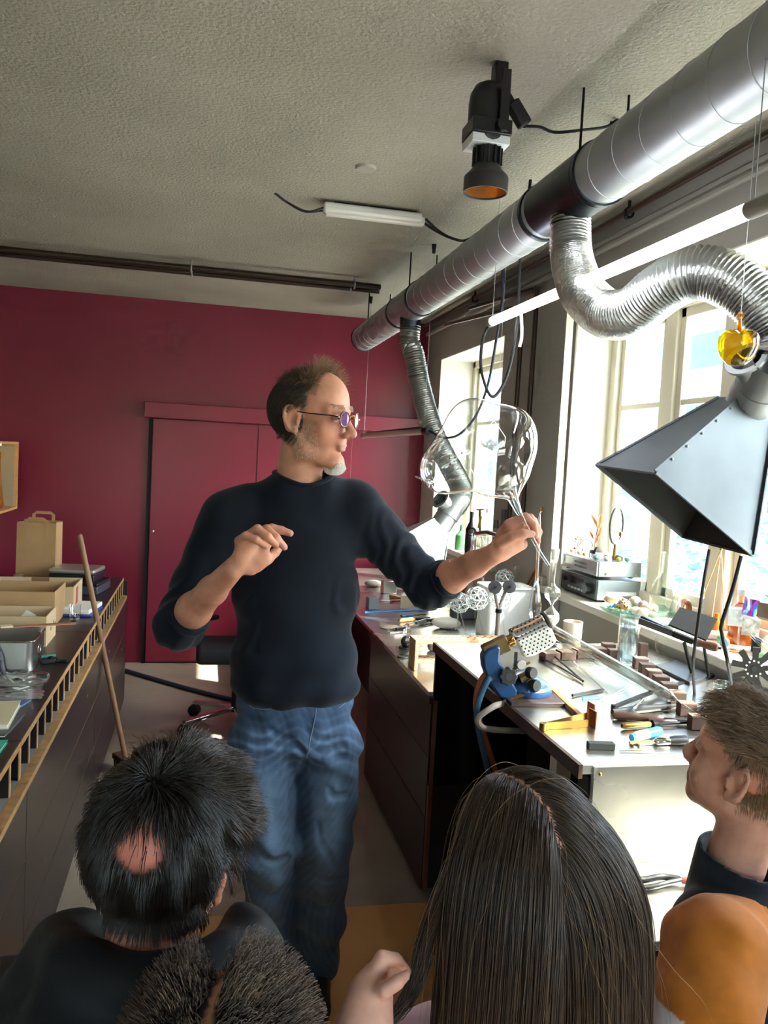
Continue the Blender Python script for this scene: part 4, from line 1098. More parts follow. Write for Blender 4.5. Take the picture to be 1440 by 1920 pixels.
# glass work plate with a wooden edge
MB().bar((1.0285, 2.2547, 0.972), (0.9923, 1.9438, 0.972), .016, .014).build('wooden_edge_rail', mat('rail_wood', '#8a6038', .55), label='narrow wooden rail edging the work area before the torch', cat='rail', bevel=.002)
MB().obox((.928, 2.16, Z0), (.160, .22, .012), rotz(R_(-3)), z0=True).build('torch_board', mat('burnt_board', '#35231c', .6, col2='#23181a', nscale=9), label='scorched dark board under the blue torch', cat='board', bevel=.002)

# torch
to = T('bench_torch', 'blue bench torch with a perforated steel heat shield', 'torch', (.94, 2.16, Z0 + .0125))
tc = V((.922, 2.155, Z0 + .0125))
MB().lathe([(0, 0), (.072, 0), (.076, .008), (.075, .018), (.064, .030), (.042, .040), (.022, .046), (.018, .06), (0, .06)], tc, n=36).build('round_base', blue_en, parent=to)
MB().torus(tc + V((0, 0, .032)), (0, 0, 1), .056, .0012, 36, 6).build('base_ring', mat('base_ring', '#a9bfd0', .4), parent=to)
def text_obj(body, size, loc, rot, m, parent, name='lettering', bend=None):
    cu = bpy.data.curves.new(name, 'FONT')
    cu.body = body; cu.size = size; cu.extrude = .0004; cu.align_x = 'CENTER'
    o = bpy.data.objects.new(name, cu); COL.objects.link(o)
    dg = bpy.context.evaluated_depsgraph_get()
    me = bpy.data.meshes.new_from_object(o.evaluated_get(dg))
    bpy.data.objects.remove(o)
    if bend: bend(me)
    me.materials.append(m)
    o = bpy.data.objects.new(name, me); COL.objects.link(o)
    o.rotation_euler = rot
    o.parent = parent
    o.location = V(loc) - (parent.location if parent.get('_w') else V((0, 0, 0)))
    return o
def wrap(me):
    for v in me.vertices:
        a = v.co.x / .064 - math.pi / 2 + .30
        r = .0685 - v.co.y * .75
        h = .0265 + v.co.y * .55
        v.co = (r * math.cos(a), r * math.sin(a), h + v.co.z)
text_obj('G ILBEREN', .015, tc, (0, 0, 0), mat('letter_dark', '#17242f', .5), to, bend=wrap)
# body: a bent blue housing rising to the left, head pointing up and to the right
bx, bz = V((1, -.10, 0)).normalized(), V((0, 0, 1))
by = bz.cross(bx)
O = V((0.8383, 2.12, 1.0451))
body = [(-.010, -.085), (.045, -.092), (.05, -.06), (.018, -.01), (-.022, .045), (-.020, .090), (-.03, .10), (-.066, .085), (-.082, .06), (-.076, .02), (-.055, -.03)]
body = [(x * .80, y * .80) for x, y in body]
MB().prism(body, .045, O + by * .022, bx, bz).build('blue_housing', blue_en, parent=to, bevel=.006)
ang = R_(27)
hd_ = (bx * math.cos(ang) + bz * math.sin(ang)).normalized()
hp = O + bx * -.018 + bz * .072
MB().bar(hp - hd_ * .045, hp + hd_ * .03, .046, .026, by).build('brass_block', mat('brass_worn', '#7d6a48', .4, .9), parent=to, bevel=.004)
for k in range(6):
    a = k * math.pi / 3
    x_, y_, z_ = frame(hd_)
    MB().cyl(hp + hd_ * .03 + (x_ * math.cos(a) + y_ * math.sin(a)) * .013, hp + hd_ * .046 + (x_ * math.cos(a) + y_ * math.sin(a)) * .013, .005, n=8).build('jet', brass, parent=to)
# perforated half tube shield plus hanging skirt
x_, y_, z_ = frame(hd_)
sh0 = hp + hd_ * .045 + bz * .004
def perforated(name, fn, U, Vn, r, m):
    """sheet given by fn(u, v) with a grid of round holes shown as dark discs set in it"""
    vs = []; fs = []
    for i in range(U + 1):
        for k in range(Vn + 1): vs.append(fn(i / U, k / Vn))
    for i in range(U):
        for k in range(Vn):
            a = i * (Vn + 1) + k
            fs.append((a, a + Vn + 1, a + Vn + 2, a + 1))
    o = MB().add(vs, fs).build(name, m, parent=to)
    so_ = o.modifiers.new('solid', 'SOLIDIFY'); so_.thickness = .0012; so_.offset = 0
    for i in range(7):
        for k in range(6):
            u, v = (i + .7 + .5 * (k % 2)) / 8.2, (k + .6) / 6.4
            p = V(fn(u, v)); nx = (V(fn(u + .01, v)) - p).cross(V(fn(u, v + .01)) - p).normalized()
            sub(MB().cyl(p - nx * .0009, p + nx * .0009, .0026, n=10), 'hole', mat('hole_black', '#15120f', .7), o, to)
    return o
Ls = .105
up_ = bz - hd_ * bz.dot(hd_); up_.normalize(); sd = hd_.cross(up_)
def half(u, v):
    a = -.15 + v * 3.4
    return sh0 + hd_ * (Ls * u) + (sd * math.cos(a) + up_ * math.sin(a)) * .027
perforated('heat_shield', half, 10, 14, .003, chrome)
near = sd if sd.dot(V((-.4, -1, 0))) > 0 else -sd
def skirt(u, v):
    return sh0 + hd_ * (Ls * (u * (1.0 + .0 * v))) + near * (.0275 + .004 * v) - up_ * (v * (.060 - .012 * (2 * u - 1) ** 4))
perforated('shield_skirt', skirt, 10, 6, .003, mat('skirt_steel', '#dcdad4', .4, .5))
MB().torus(sh0 + hd_ * Ls, hd_, .024, .008, 24, 8, sx=1, sy=1).build('ceramic_ring', mat('ceramic_dark', '#3a302a', .7), parent=to)
nd = (near * .9 + V((0, 0, .1))).normalized()
def knob(c, r, h, m, lobes=0, name='knob', d=nd):
    c = V(c)
    if lobes:
        x1, y1, z1 = frame(d)
        P = [((r * (1 + .10 * math.cos(lobes * t))) * math.cos(t), (r * (1 + .10 * math.cos(lobes * t))) * math.sin(t)) for t in [2 * math.pi * i / 48 for i in range(48)]]
        k_ = MB().prism(P, h, c, x1, y1, z1).build(name, m, parent=to, bevel=.002)
        sub(MB().lathe([(0, h + .001), (r * .42, h + .001), (r * .5, h - .002)], c, d, n=20), 'knob_cap', mat('knob_cap', '#2c2f33', .3), k_, to)
    else:
        MB().lathe([(0, 0), (r * .9, 0), (r, .003), (r, h - .003), (r * .9, h), (0, h)], c, d, n=22).build(name, m, parent=to)
knob(O + bx * .005 - bz * .004 + near * .024, .024, .02, black, 8, 'valve_wheel')
knob(O + bx * .042 + bz * .028 + near * .022, .0135, .014, mat('knob_silver', '#b5b1a8', .4, .6), 0, 'silver_knob')
knob(O + bx * .070 + bz * .004 + near * .01, .016, .022, black, 0, 'black_knob', (nd + bx * .5).normalized())
knob(O + bx * .082 - bz * .032 + near * .01, .017, .022, black, 0, 'black_knob', (nd + bx * .5).normalized())
MB().bar(O + bx * .028 + bz * .062 + near * .02, O + bx * .028 - bz * .01 + near * .02, .008, .006, near).build('upright_bar', steel_dark, parent=to)
MB().cyl(O + bx * .02 + bz * .005 + near * .01, O + bx * .072 + bz * .032 + near * .012, .0065, .003, n=12).build('brass_nozzle', brass, parent=to)
MB().cyl(O + bx * .05 - bz * .02, O + bx * .085 - bz * .0, .014, n=14).build('valve_body', mat('brass_worn', '#7d6a48', .4, .9), parent=to)
MB().cyl(O + bx * .05 - bz * .06, O + bx * .085 - bz * .03, .011, n=14).build('valve_body', mat('brass_worn', '#7d6a48', .4, .9), parent=to)
MB().cyl(O - bx * .0 - bz * .02, tc + V((0, 0, .05)), .020, n=16).build('swivel_post', steel_dark, parent=to)
MB().cyl(O + bx * .06 - bz * .056 + near * .02, O + bx * .022 - bz * .074 + near * .02, .0095, n=6).build('hose_fitting', brass, parent=to)
hose_p = [O + bx * .03 - bz * .070 + near * .02, O + bx * -.005 - bz * .085 + near * .02]
MB().tube(curve([hose_p[0], hose_p[1], (0.7894, 2.05, 0.9689), (0.7503, 2.05, 0.9402), (0.7616, 2.06, 0.9116), (0.8052, 2.08, 0.895), (0.8845, 2.12, 0.8767), (1.021, 2.3, 0.809)], 8), .0085, 10).build('braided_hose', mat('hose_braid', '#8d8478', .6, bump=.4, bscale=400), parent=to)
MB().tube(curve([O - bx * .04 - bz * .02, (0.7869, 2.12, 1.0378), (0.7675, 2.12, 1.0002), (0.7666, 2.12, 0.9398), (0.7968, 2.14, 0.8717), (0.9079, 2.3, 0.6815)], 8), .0085, 10).build('red_hose', mat('hose_rust', '#8a4426', .6), parent=to)
MB().tube(curve([O - bx * .03 - bz * .035, (0.7926, 2.1, 1.0327), (0.772, 2.1, 0.991), (0.7614, 2.1, 0.9387), (0.7824, 2.12, 0.8636), (0.8883, 2.3, 0.6655)], 8), .0085, 10).build('blue_hose', mat('hose_teal', '#24506e', .5), parent=to)

cp = T('ceramic_cup', 'plain beige ceramic cup at the back of the raised table', 'cup', (1.3775, 2.8075, 0.9655))
MB().lathe([(0, 0), (.030, 0), (.034, .006), (.0365, .08), (.0335, .08), (.031, .01), (0, .01)], (1.39, 2.8339, 0.9655), n=28).build('cup_wall', mat('cup_beige', '#b3a698', .5), parent=cp)
wg = T('water_glass', 'straight tall glass of water on the raised table', 'glass', (1.4351, 2.5012, 0.9655))
p_ = V((1.443, 2.5154, 0.9655))
MB().lathe([(0, .002), (.033, 0), (.035, .004), (.035, .168), (.0335, .168), (.0325, .012), (0, .011)], p_, n=32).build('glass_wall', glass_rod, parent=wg)
MB().lathe([(0, .0125), (.0322, .0125), (.0322, .128), (0, .128)], p_, n=32).build('water', thin_glass('water', '#f2f7f8', 1.4, ior=1.33), parent=wg)

# stepped wooden block rests
blk = mat('block_wood', '#43261a', .7, col2='#2c180f', nscale=12)
blkt = mat('block_top', '#6b5748', .6)
def wblock(c, s, rot, lab, group):
    t = T('wooden_block', lab, 'wooden block', c, group)
    MB().obox(c, s, rotz(rot), z0=True).build('body', blk, parent=t, bevel=.002)
    MB().obox(V(c) + V((0, 0, s[2])), (s[0] * .96, s[1] * .96, .0015), rotz(rot), z0=True).build('pale_top', blkt, parent=t)  # thin paler slab on top of each block
row = [(1028, 1228), (1055, 1226), (1085, 1222), (1112, 1219)]
for k, (x, y) in enumerate(row):
    c = {0: (1.178, 2.5608, 0.9655), 1: (1.247, 2.5824, 0.9655), 2: (1.3178, 2.6046, 0.9655), 3: (1.3864, 2.6274, 0.9655)}[k]
    wblock(c, (.058, .045, .028), .1, ('end block', 'second block', 'third block', 'last block')[k] + ' of the low wooden rest behind the black tweezers', 'low wooden rest')
for k, c in enumerate(((1.4525, 2.6666, 0.9655), (1.4283, 2.5741, 0.9655), (1.461, 2.4588, 0.9655), (1.4382, 2.3786, 0.9655), (1.4166, 2.3031, 0.9655), (1.3999, 2.2318, 0.9655), (1.3793, 2.1536, 0.9655), (1.3536, 2.0703, 0.9655), (1.3171, 1.9652, 0.9655), (1.2792, 1.853, 0.9655))):
    wblock(c, (.046, .034, .034), R_(-12), ['first', 'second', 'third', 'fourth', 'fifth', 'sixth', 'seventh', 'eighth', 'ninth', 'tenth'][k] + ' step from the back of the stepped wooden rod rest', 'stepped wooden rod rest')
MB().obox((1.5159, 2.5439, 0.9655), (.03, .03, .065), rotz(-.1), z0=True).build('wooden_post', blk, label='upright wooden post behind the water glass', cat='wooden block', bevel=.002)

# large tube and rods of glass
gt = T('glass_tube', 'long thick clear glass tube drawn to a thin rod, lying across the table', 'glass tube', (1.3399, 2.3157, 0.99))
ga, gb = V((1.2665, 2.811, 1.035)), V((1.2991, 2.0199, 1))
gd = (gb - ga).normalized()
MB().tube([ga, gb - gd * .02, gb, gb + gd * .012, gb + gd * .03], [.017, .017, .0155, .010, .005], 20, caps=False).build('wide_tube', glass_rod, parent=gt)
MB().tube([ga, gb - gd * .02, gb, gb + gd * .010], [.0145, .0145, .013, .006], 20, caps=False).build('inner_wall', glass_rod, parent=gt)
MB().cyl(gb + gd * .025, V((1.2992, 1.8528, 0.985)), .005, n=12).build('drawn_rod', glass_rod, parent=gt)
rodt = lambda lab, a, b, r, m=glass_rod, name='glass_rod', cat='glass rod', grp='glass rods on the raised table': MB().cyl(a, b, r, n=10).build(name, m, label=lab, cat=cat, group=grp)
rodt('clear glass rod just behind the thick tube', (1.2054, 2.7761, 1.03), (1.3065, 2.1903, 0.975), .004)
rodt('thin clear rod crossing the work area below the water glass', (1.2848, 2.8048, 0.98), (1.1857, 2.1597, 0.969), .0025)
rodt('short clear rod near the wooden rail', (1.0118, 2.0159, 0.969), (1.2422, 2.1685, 0.969), .004)
rodt('clear rod with a bead resting on the short rod', (1.0922, 2.0441, 0.974), (1.2753, 2.213, 0.972), .003)
rodt('short clear glass tube lying on the black tongs', (1.1448, 1.943, 0.99), (1.229, 2.042, 0.985), .004)
rodt('teal glass strip lying beside the black stick', (1.0828, 2.116, 0.969), (1.15, 2.1238, 0.969), .0045, thin_glass('teal_glass', '#5fc4d6', 1.5, haze=.35, hazecol='#3aa9c4'), 'teal_strip')
rodt('short black stick lying on the work area', (1.0625, 2.1395, 0.97), (1.1883, 2.1945, 0.97), .004, iron, 'black_stick', 'stick')
def tongs(name, lab, hinge, t1, t2, w, th, m, cat='tongs'):
    t = T(name, lab, cat, hinge)
    h_ = V(hinge)
    for e in (t1, t2):
        e = V(e); mid = h_.lerp(e, .5) + V((0, 0, .004))
        a = MB()
        a.bar(h_, mid, w, th); a.bar(mid, e, w * .9, th)
        a.build('arm', m, parent=t)
    MB().cyl(h_ - V((0, 0, w / 2)), h_ + V((0, 0, w / 2)), w * .5, n=14).build('bend', m, parent=t)
    return t
tongs('black_tweezers', 'black tweezers lying open behind the torch knobs', (1.1646, 2.2803, 0.972), (1.2109, 2.7818, 0.985), (1.145, 2.5673, 0.975), .006, .003, iron, 'tweezers')
bt2 = T('brass_tongs', 'brass tongs with broad square jaws standing on edge', 'tongs', (0.8565, 1.8822, 0.9655))
h_ = V((0.8533, 1.8664, 0.975))
for e, q in (((1.0097, 1.9425, 0.975), 0), ((0.985, 1.8835, 0.975), 1)):
    e = V(e)
    MB().bar(h_, e, .003, .018, (0, 0, 1)).build('arm', brass, parent=bt2)
    MB().obox(e + V((.012, 0.002, .012)), (.004, .034, .044), rotz(R_(5))).build('jaw', copper, parent=bt2, bevel=.001)
MB().cyl(h_ + V((0, 0, -.009)), h_ + V((0, 0, .009)), .009, n=16).build('bend', brass, parent=bt2)
tongs('black_tongs', 'long black iron tongs lying behind the brass one', (1.1228, 2.0105, 0.975), (1.407, 2.1752, 0.985), (1.472, 2.2259, 0.98), .014, .006, iron)
MB().tube([(1.0996, 1.9726, 0.974), (1.1927, 1.9914, 0.974), (1.3556, 2.0162, 0.976)], [.008, .012, .006], 10).build('iron_shaper', iron, label='flat black iron shaper lying before the black tongs', cat='tool')
rodtool('wooden_tool', 'scorched wooden handled tool lying in the row before the shaper', (1.0828, 1.9356, 0.976), (1.3145, 1.8792, 0.976), .004, iron, parts=((0, .55, .011, mat('scorched_wood', '#4a2f1d', .6), 'wooden_handle'),), group='tools on the raised table')
rodtool('reamer', 'dark red handled reamer behind the brass handled one', (1.1623, 1.898, 0.974), (1.3178, 1.8721, 0.974), .004, iron, parts=((0, .5, .006, mat('handle_maroon', '#4d1f24', .5), 'maroon_handle'),), group='tools on the raised table')
rodtool('reamer', 'reamer with a square brass handle on the raised table', (1.0653, 1.8581, 0.975), (1.3319, 1.8813, 0.975), .004, iron, parts=((0, .33, .0085, brass, 'brass_handle'), (.33, .40, .011, iron, 'ferrule')), group='tools on the raised table')
bt_ = T('blue_tube', 'small white and blue plastic tube on the raised table', 'tube', (1.1113, 1.8146, 0.9655))
a, b = V((1.0562, 1.7783, 0.974)), V((1.142, 1.8082, 0.978))
MB().tube([a, a.lerp(b, .15), a.lerp(b, .5)], [.010, .0125, .012], 16).build('white_half', white_p, parent=bt_)
MB().tube([a.lerp(b, .5), a.lerp(b, .9), b], [.0121, .012, .0105], 16).build('blue_half', mat('tube_blue', '#2f9bd0', .35), parent=bt_)
MB().tube([a - (b - a) * .12, a], [.009, .0102], 16).build('blue_cap', mat('tube_blue', '#2f9bd0'), parent=bt_)
pv = T('pin_vice', 'chrome and black pin vice tool beside the blue tube', 'tool', (1.1186, 1.7604, 0.9655))
a, b = V((1.0222, 1.7431, 0.974)), V((1.2231, 1.7427, 0.976))
MB().cyl(a, a.lerp(b, .35), .003, n=10).build('needle', brass, parent=pv)
MB().tube([a.lerp(b, .33), a.lerp(b, .36), a.lerp(b, .52)], [.006, .010, .010], 14).build('chrome_chuck', chrome, parent=pv)
MB().tube([a.lerp(b, .52), a.lerp(b, .6), a.lerp(b, .75), a.lerp(b, .78)], [.010, .0125, .012, .007], 14).build('black_grip', black, parent=pv)
MB().cyl(a.lerp(b, .78), b, .0035, n=10).build('shank', chrome, parent=pv)
sp_ = T('spanner', 'small open steel spanner lying before the pin vice', 'spanner', (1.0434, 1.7544, 0.9655))
a = V((1.0382, 1.7455, 0.9675)); MB().torus(a, (0, 0, 1), .010, .003, 16, 6, .6, 5.6).build('jaw', chrome, parent=sp_); MB().bar(a + V((.01, 0, 0)), a + V((.07, .006, 0)), .007, .003).build('shank', chrome, parent=sp_)
p_ = V((0.9403, 1.7291, 0.9655)); MB().obox(p_, (.064, .020, .016), rotz(R_(-9)), z0=True).build('graphite_block', mat('graphite', '#222425', .9, spec=.15), label='small black graphite block near the front edge of the table', cat='block', bevel=.0015)
rodt('thin steel needle rod near the front edge, in two thicknesses', (0.972, 1.6887, 0.968), (1.1432, 1.6728, 0.968), .0018, chrome, 'needle_rod', 'rod')
rodt('thin scribed steel rod behind the needle rod', (0.976, 1.7084, 0.967), (1.0376, 1.7075, 0.967), .001, iron, 'scriber', 'rod')
kp = T('knife_stand', 'black steel stand holding a tilted black plate', 'stand', (1.5869, 2.3889, 0.9655))
c4 = [V((1.5143, 2.458, 0.9655)), V((1.5104, 2.2461, 0.9655)), V((1.6598, 2.335, 0.9655)), V((1.6403, 2.5208, 0.9655))]
zz = V((0, 0, .010))
MB().add(c4 + [p + zz for p in c4], [(0, 1, 2, 3), (7, 6, 5, 4), (0, 4, 5, 1), (1, 5, 6, 2), (2, 6, 7, 3), (3, 7, 4, 0)]).build('base_plate', steel_dark, parent=kp, bevel=.001)
MB().tube([(1.5871, 2.3538, 0.975), (1.5354, 2.33, 1.0814)], .006, 8).build('leg', iron, parent=kp)
MB().tube([(1.6147, 2.3016, 0.975), (1.5873, 2.3, 1.0764)], .005, 8).build('leg', iron, parent=kp)
pl = [V((1.4685, 2.32, 1.144)), V((1.5674, 2.26, 1.1064)), V((1.6294, 2.3, 1.1668)), V((1.5296, 2.36, 1.1923))]
n_ = (pl[1] - pl[0]).cross(pl[3] - pl[0]).normalized() * .008
MB().add(pl + [p - n_ for p in pl], [(0, 1, 2, 3), (7, 6, 5, 4), (0, 4, 5, 1), (1, 5, 6, 2), (2, 6, 7, 3), (3, 7, 4, 0)]).build('tilted_plate', mat('plate_black', '#17181a', .9, spec=.1), parent=kp, smooth=0)
kf = T('long_knife', 'long black blade with a turned wooden handle resting on the stand', 'knife', (1.4248, 2.2, 1.1278))
ka, kb, kc, kd_ = V((1.3392, 2.28, 1.1614)), V((1.4094, 2.2, 1.1392)), V((1.4535, 2.16, 1.1241)), V((1.4973, 2.1, 1.119))
MB().bar(ka, kb, .008, .020, (0, -.3, 1)).build('blade', steel_dark, parent=kf, bevel=.002)
MB().bar(ka + V((.01, .01, .008)), kc, .008, .014, (0, -.3, 1)).build('spine', iron, parent=kf, bevel=.002)
MB().bar(kb, kc, .014, .018, (0, -.3, 1)).build('ferrule', iron, parent=kf, bevel=.002)
MB().tube([kc, kc.lerp(kd_, .08), kc.lerp(kd_, .22), kc.lerp(kd_, .35), kc.lerp(kd_, .6), kc.lerp(kd_, .85), kc.lerp(kd_, .97), kd_], [.007, .012, .0125, .010, .0125, .0135, .011, .004], 16).build('wooden_handle', mat('walnut', '#5c3a28', .4), parent=kf)
MB().cyl(kd_, kd_ + (kd_ - kc).normalized() * .008, .003, n=8).build('tang_end', iron, parent=kf)
sw = T('star_wheel', 'black steel star shaped gauge wheel with drilled holes', 'gauge', (1.52, 1.98, 1.0338))
cS = V((1.5284, 1.98, 1.0901)); R0 = .062
P = []
g = random.Random(12)
for k in range(9):
    a = 2 * math.pi * k / 9 + .2
    dpt = (.42, .62, .5, .68, .45, .6, .7, .5, .6)[k]
    for t, rr in ((-.20, 1), (.10, 1), (.17, dpt), (.34, dpt - .1), (.43, dpt)):
        P.append((R0 * rr * math.cos(a + t), R0 * rr * math.sin(a + t)))
wx, wy = V((.93, -.36, 0)).normalized(), V((-.03, -.05, 1)).normalized()
MB().prism(P, .004, cS, wx, wy).build('star_plate', mat('gauge_steel', '#2e2d2b', .45, .6), parent=sw, smooth=20)
wn = wx.cross(wy)
for k in range(10):
    a = 2 * math.pi * k / 11 + .5
    q = cS + (wx * math.cos(a) + wy * math.sin(a)) * .022
    MB().cyl(q - wn * .0008, q + wn * .0048, .0026, n=10).build('drilled_hole', mat('hole_light', '#e8e6de', .5), parent=sw)
MB().cyl(cS - wn * .002, cS + wn * .006, .008, n=14).build('hub_screw', steel_dark, parent=sw)
MB().cyl(cS - wn * .003, V((cS.x, cS.y + .02, Z0)), .004, n=10).build('support_rod', iron, parent=sw)
gd_ = T('glass_dish', 'shallow round clear glass dish beside the star wheel', 'dish', (1.5782, 2.1575, 0.9655))
MB().lathe([(0, .001), (.036, .001), (.042, .008), (.043, .035), (.041, .035), (.040, .009), (0, .006)], (1.5704, 2.1411, 0.9655), n=32).build('glass_wall', glass_rod, parent=gd_)
MB().lathe([(.004, 0), (.03, .002), (.04, .02), (.041, .055), (.044, .058)], (1.6792, 2.6589, 0.9655), n=24).build('wide_goblet', glass, label='wide clear goblet standing upside down behind the stand', cat='goblet')
# glass hourglass shapes at the back
hgl = T('hourglass_bulbs', 'clear double bulb of glass with white sand and a long neck', 'hourglass', (1.2793, 2.78, 1.0217))
p_ = V((1.2738, 2.78, 1.0696)); q_ = V((1.2738, 2.78, 1.1591)); ax_ = (q_ - p_).normalized(); L_ = (q_ - p_).length
MB().lathe([(0, -.033), (.018, -.029), (.030, -.012), (.032, .0), (.028, .018), (.012, .033), (.004, L_ * .5), (.012, L_ - .03), (.027, L_ - .016), (.031, L_), (.027, L_ + .017), (.010, L_ + .03), (.0055, L_ + .04), (.0055, L_ + .135), (.008, L_ + .14)], p_, ax_, n=26).build('glass_body', glass_rod, parent=hgl)
MB().lathe([(0, -.031), (.017, -.027), (.028, -.012), (.030, .004), (0, .008)], p_, ax_, n=26).build('sand', mat('sand_white', '#d6cdb8', .9), parent=hgl)
MB().lathe([(.012, L_ + .125), (.013, L_ + .14), (.016, L_ + .165), (0, L_ + .166)], p_, ax_, n=18).build('stopper', white_p, parent=hgl)
MB().cyl((p_.x, p_.y, Z0), p_ - ax_ * .03, .006, n=10).build('foot_pin', iron, parent=hgl)
MB().lathe([(0, 0), (.03, 0), (.03, .005), (0, .006)], (p_.x, p_.y, Z0), n=20).build('foot', iron, parent=hgl)
el_ = T('glass_retort', 'tall pear shaped clear glass piece with a long hooked neck', 'glass vessel', (1.2507, 2.85, 1.0103))
p_ = V((1.2132, 2.79, 1.1226)); q_ = V((1.2073, 2.79, 1.448)); ax_ = (q_ - p_).normalized(); L_ = (q_ - p_).length
MB().lathe([(0, -.075), (.010, -.07), (.022, -.045), (.024, -.02), (.018, .02), (.012, .055), (.008, .075), (.0055, .10), (.0055, L_ - .03), (.004, L_ - .01), (.0015, L_ + .004)], p_, ax_, n=22).build('glass_body', glass_rod, parent=el_)
MB().tube(curve([q_, q_ + V((.004, 0, .010)), q_ + V((.012, 0, .014))], 4), .0025, 8).build('hook', glass_rod, parent=el_)
MB().tube([p_ + ax_ * .08, p_ + ax_ * .05 + V((-.02, 0, -.02)), p_ + V((-.028, 0, .02))], .004, 8).build('side_arm', glass_rod, parent=el_)
MB().cyl((p_.x, p_.y, Z0), p_ - ax_ * .07, .004, n=8).build('foot_pin', iron, parent=el_)
MB().lathe([(0, 0), (.03, 0), (.03, .005), (0, .006)], (p_.x, p_.y, Z0), n=20).build('foot', iron, parent=el_)
# pliers on the low counter
pz = .7365
pq = T('pliers', 'red and black handled pliers on the low steel counter', 'pliers', (1.0033, 1.5381, 0.7365))
MB().tube(curve([(0.9228, 1.5435, 0.747), (0.9527, 1.5299, 0.75), (1.0042, 1.5412, 0.748), (1.0421, 1.5296, 0.747)], 5), [.008] * 5 + [.007] * 11, 10).build('handle', black, parent=pq)
MB().tube(curve([(0.9132, 1.5187, 0.742), (0.9565, 1.5135, 0.742), (1.0054, 1.5216, 0.744), (1.0431, 1.5249, 0.747)], 5), [.006] * 16, 10).build('handle', black, parent=pq)
MB().cyl((1.0444, 1.527, 0.747), (1.064, 1.5135, 0.747), .008, n=12).build('red_joint', mat('plier_red', '#a8402e', .5), parent=pq)
MB().tube([(1.064, 1.5135, 0.747), (1.0916, 1.497, 0.747)], [.009, .005], 10).build('jaw', iron, parent=pq)

# ================================================================ things on the near window sill (top at 1.03)
SZ1 = 1.0308
def receiver(name, lab, z, h, y0, y1, x0, x1, fm, knobs):
    r = T(name, lab, 'receiver', ((x0 + x1) / 2, (y0 + y1) / 2, z), 'stacked hi-fi receivers')
    for sx_ in (x0 + .03, x1 - .03):
        for sy_ in (y0 + .04, y1 - .04):
            MB().cyl((sx_, sy_, z), (sx_, sy_, z + .008), .012, n=12).build('foot', black, parent=r)
    MB().box((x0 + .008, y0, z + .008), (x1, y1, z + h)).build('metal_case', mat('hifi_case', '#9aa3aa', .34, .8), parent=r, bevel=.003)
    f = MB().box((x0, y0 + .003, z + .010), (x0 + .008, y1 - .003, z + h - .003)).build('front_panel', fm, parent=r, bevel=.001)
    for yy in (x0 + .045, x1 - .03):
        MB().cyl((yy, y0 + .001, z + h * .28), (yy, y0 - .003, z + h * .28), .007, n=12).build('side_screw', chrome, parent=r)
    knobs(r, f)
    return r
silver = mat('hifi_silver', '#a9b0b2', .36, .7)
dark = mat('hifi_dark', '#3d4246', .38, .6)
RX0, RX1, RY0, RY1 = 1.735, 1.955, 3.335, 3.725
def k1(r, f):
    for (y, z, rad) in ((3.40, .052, .024),):
        sub(MB().cyl((RX0, y, SZ1 + z), (RX0 - .024, y, SZ1 + z), rad, n=26), 'volume_knob', mat('knob_graphite', '#2a2d30', .35), f, r)
    for k in range(3):
        y = 3.64 + k * .024
        sub(MB().cyl((RX0, y, SZ1 + .062), (RX0 - .016, y, SZ1 + .062), .009, n=16), 'small_knob', black, f, r)
    sub(MB().box((RX0 - .0015, 3.46, SZ1 + .05), (RX0, 3.60, SZ1 + .082)), 'display_window', mat('display', '#14181a', .15), f, r)
    for k in range(5):
        sub(MB().box((RX0 - .003, 3.45 + k * .035, SZ1 + .026), (RX0, 3.475 + k * .035, SZ1 + .036)), 'button', silver, f, r)
def k2(r, f):
    b_ = SZ1 + .106
    sub(MB().box((RX0 - .0015, 3.58, b_ + .03), (RX0, 3.66, b_ + .066)), 'tuning_display', mat('display_lit', '#d9e0da', .3), f, r)
    sub(MB().cyl((RX0, 3.69, b_ + .05), (RX0 - .004, 3.69, b_ + .05), .018, n=22), 'dial', silver, f, r)
    for k in range(8):
        for q in range(2):
            sub(MB().box((RX0 - .002, 3.44 + k * .016, b_ + .028 + q * .018), (RX0, 3.452 + k * .016, b_ + .038 + q * .018)), 'button', mat('btn_grey', '#6c7478', .4), f, r)
    for k in range(3):
        sub(MB().box((RX0 - .002, 3.355, b_ + .02 + k * .018), (RX0, 3.40, b_ + .030 + k * .018)), 'button', silver, f, r)
rc1 = receiver('hifi_amplifier', 'dark fronted hi-fi amplifier on the sill, under the tuner', SZ1, .100, RY0, RY1, RX0, RX1, dark, k1)
MB().box((RX0 + .05, RY0 - .0012, SZ1 + .03), (RX1 - .02, RY0 + .001, SZ1 + .048)).build('vent_slot', mat('vent_light', '#e6e8e6', .5), parent=rc1)
receiver('hifi_tuner', 'silver hi-fi tuner stacked on the amplifier and covered with ornaments', SZ1 + .1065, .078, RY0 + .003, RY1, RX0, RX1, silver, k2)
KZ = SZ1 + .1850
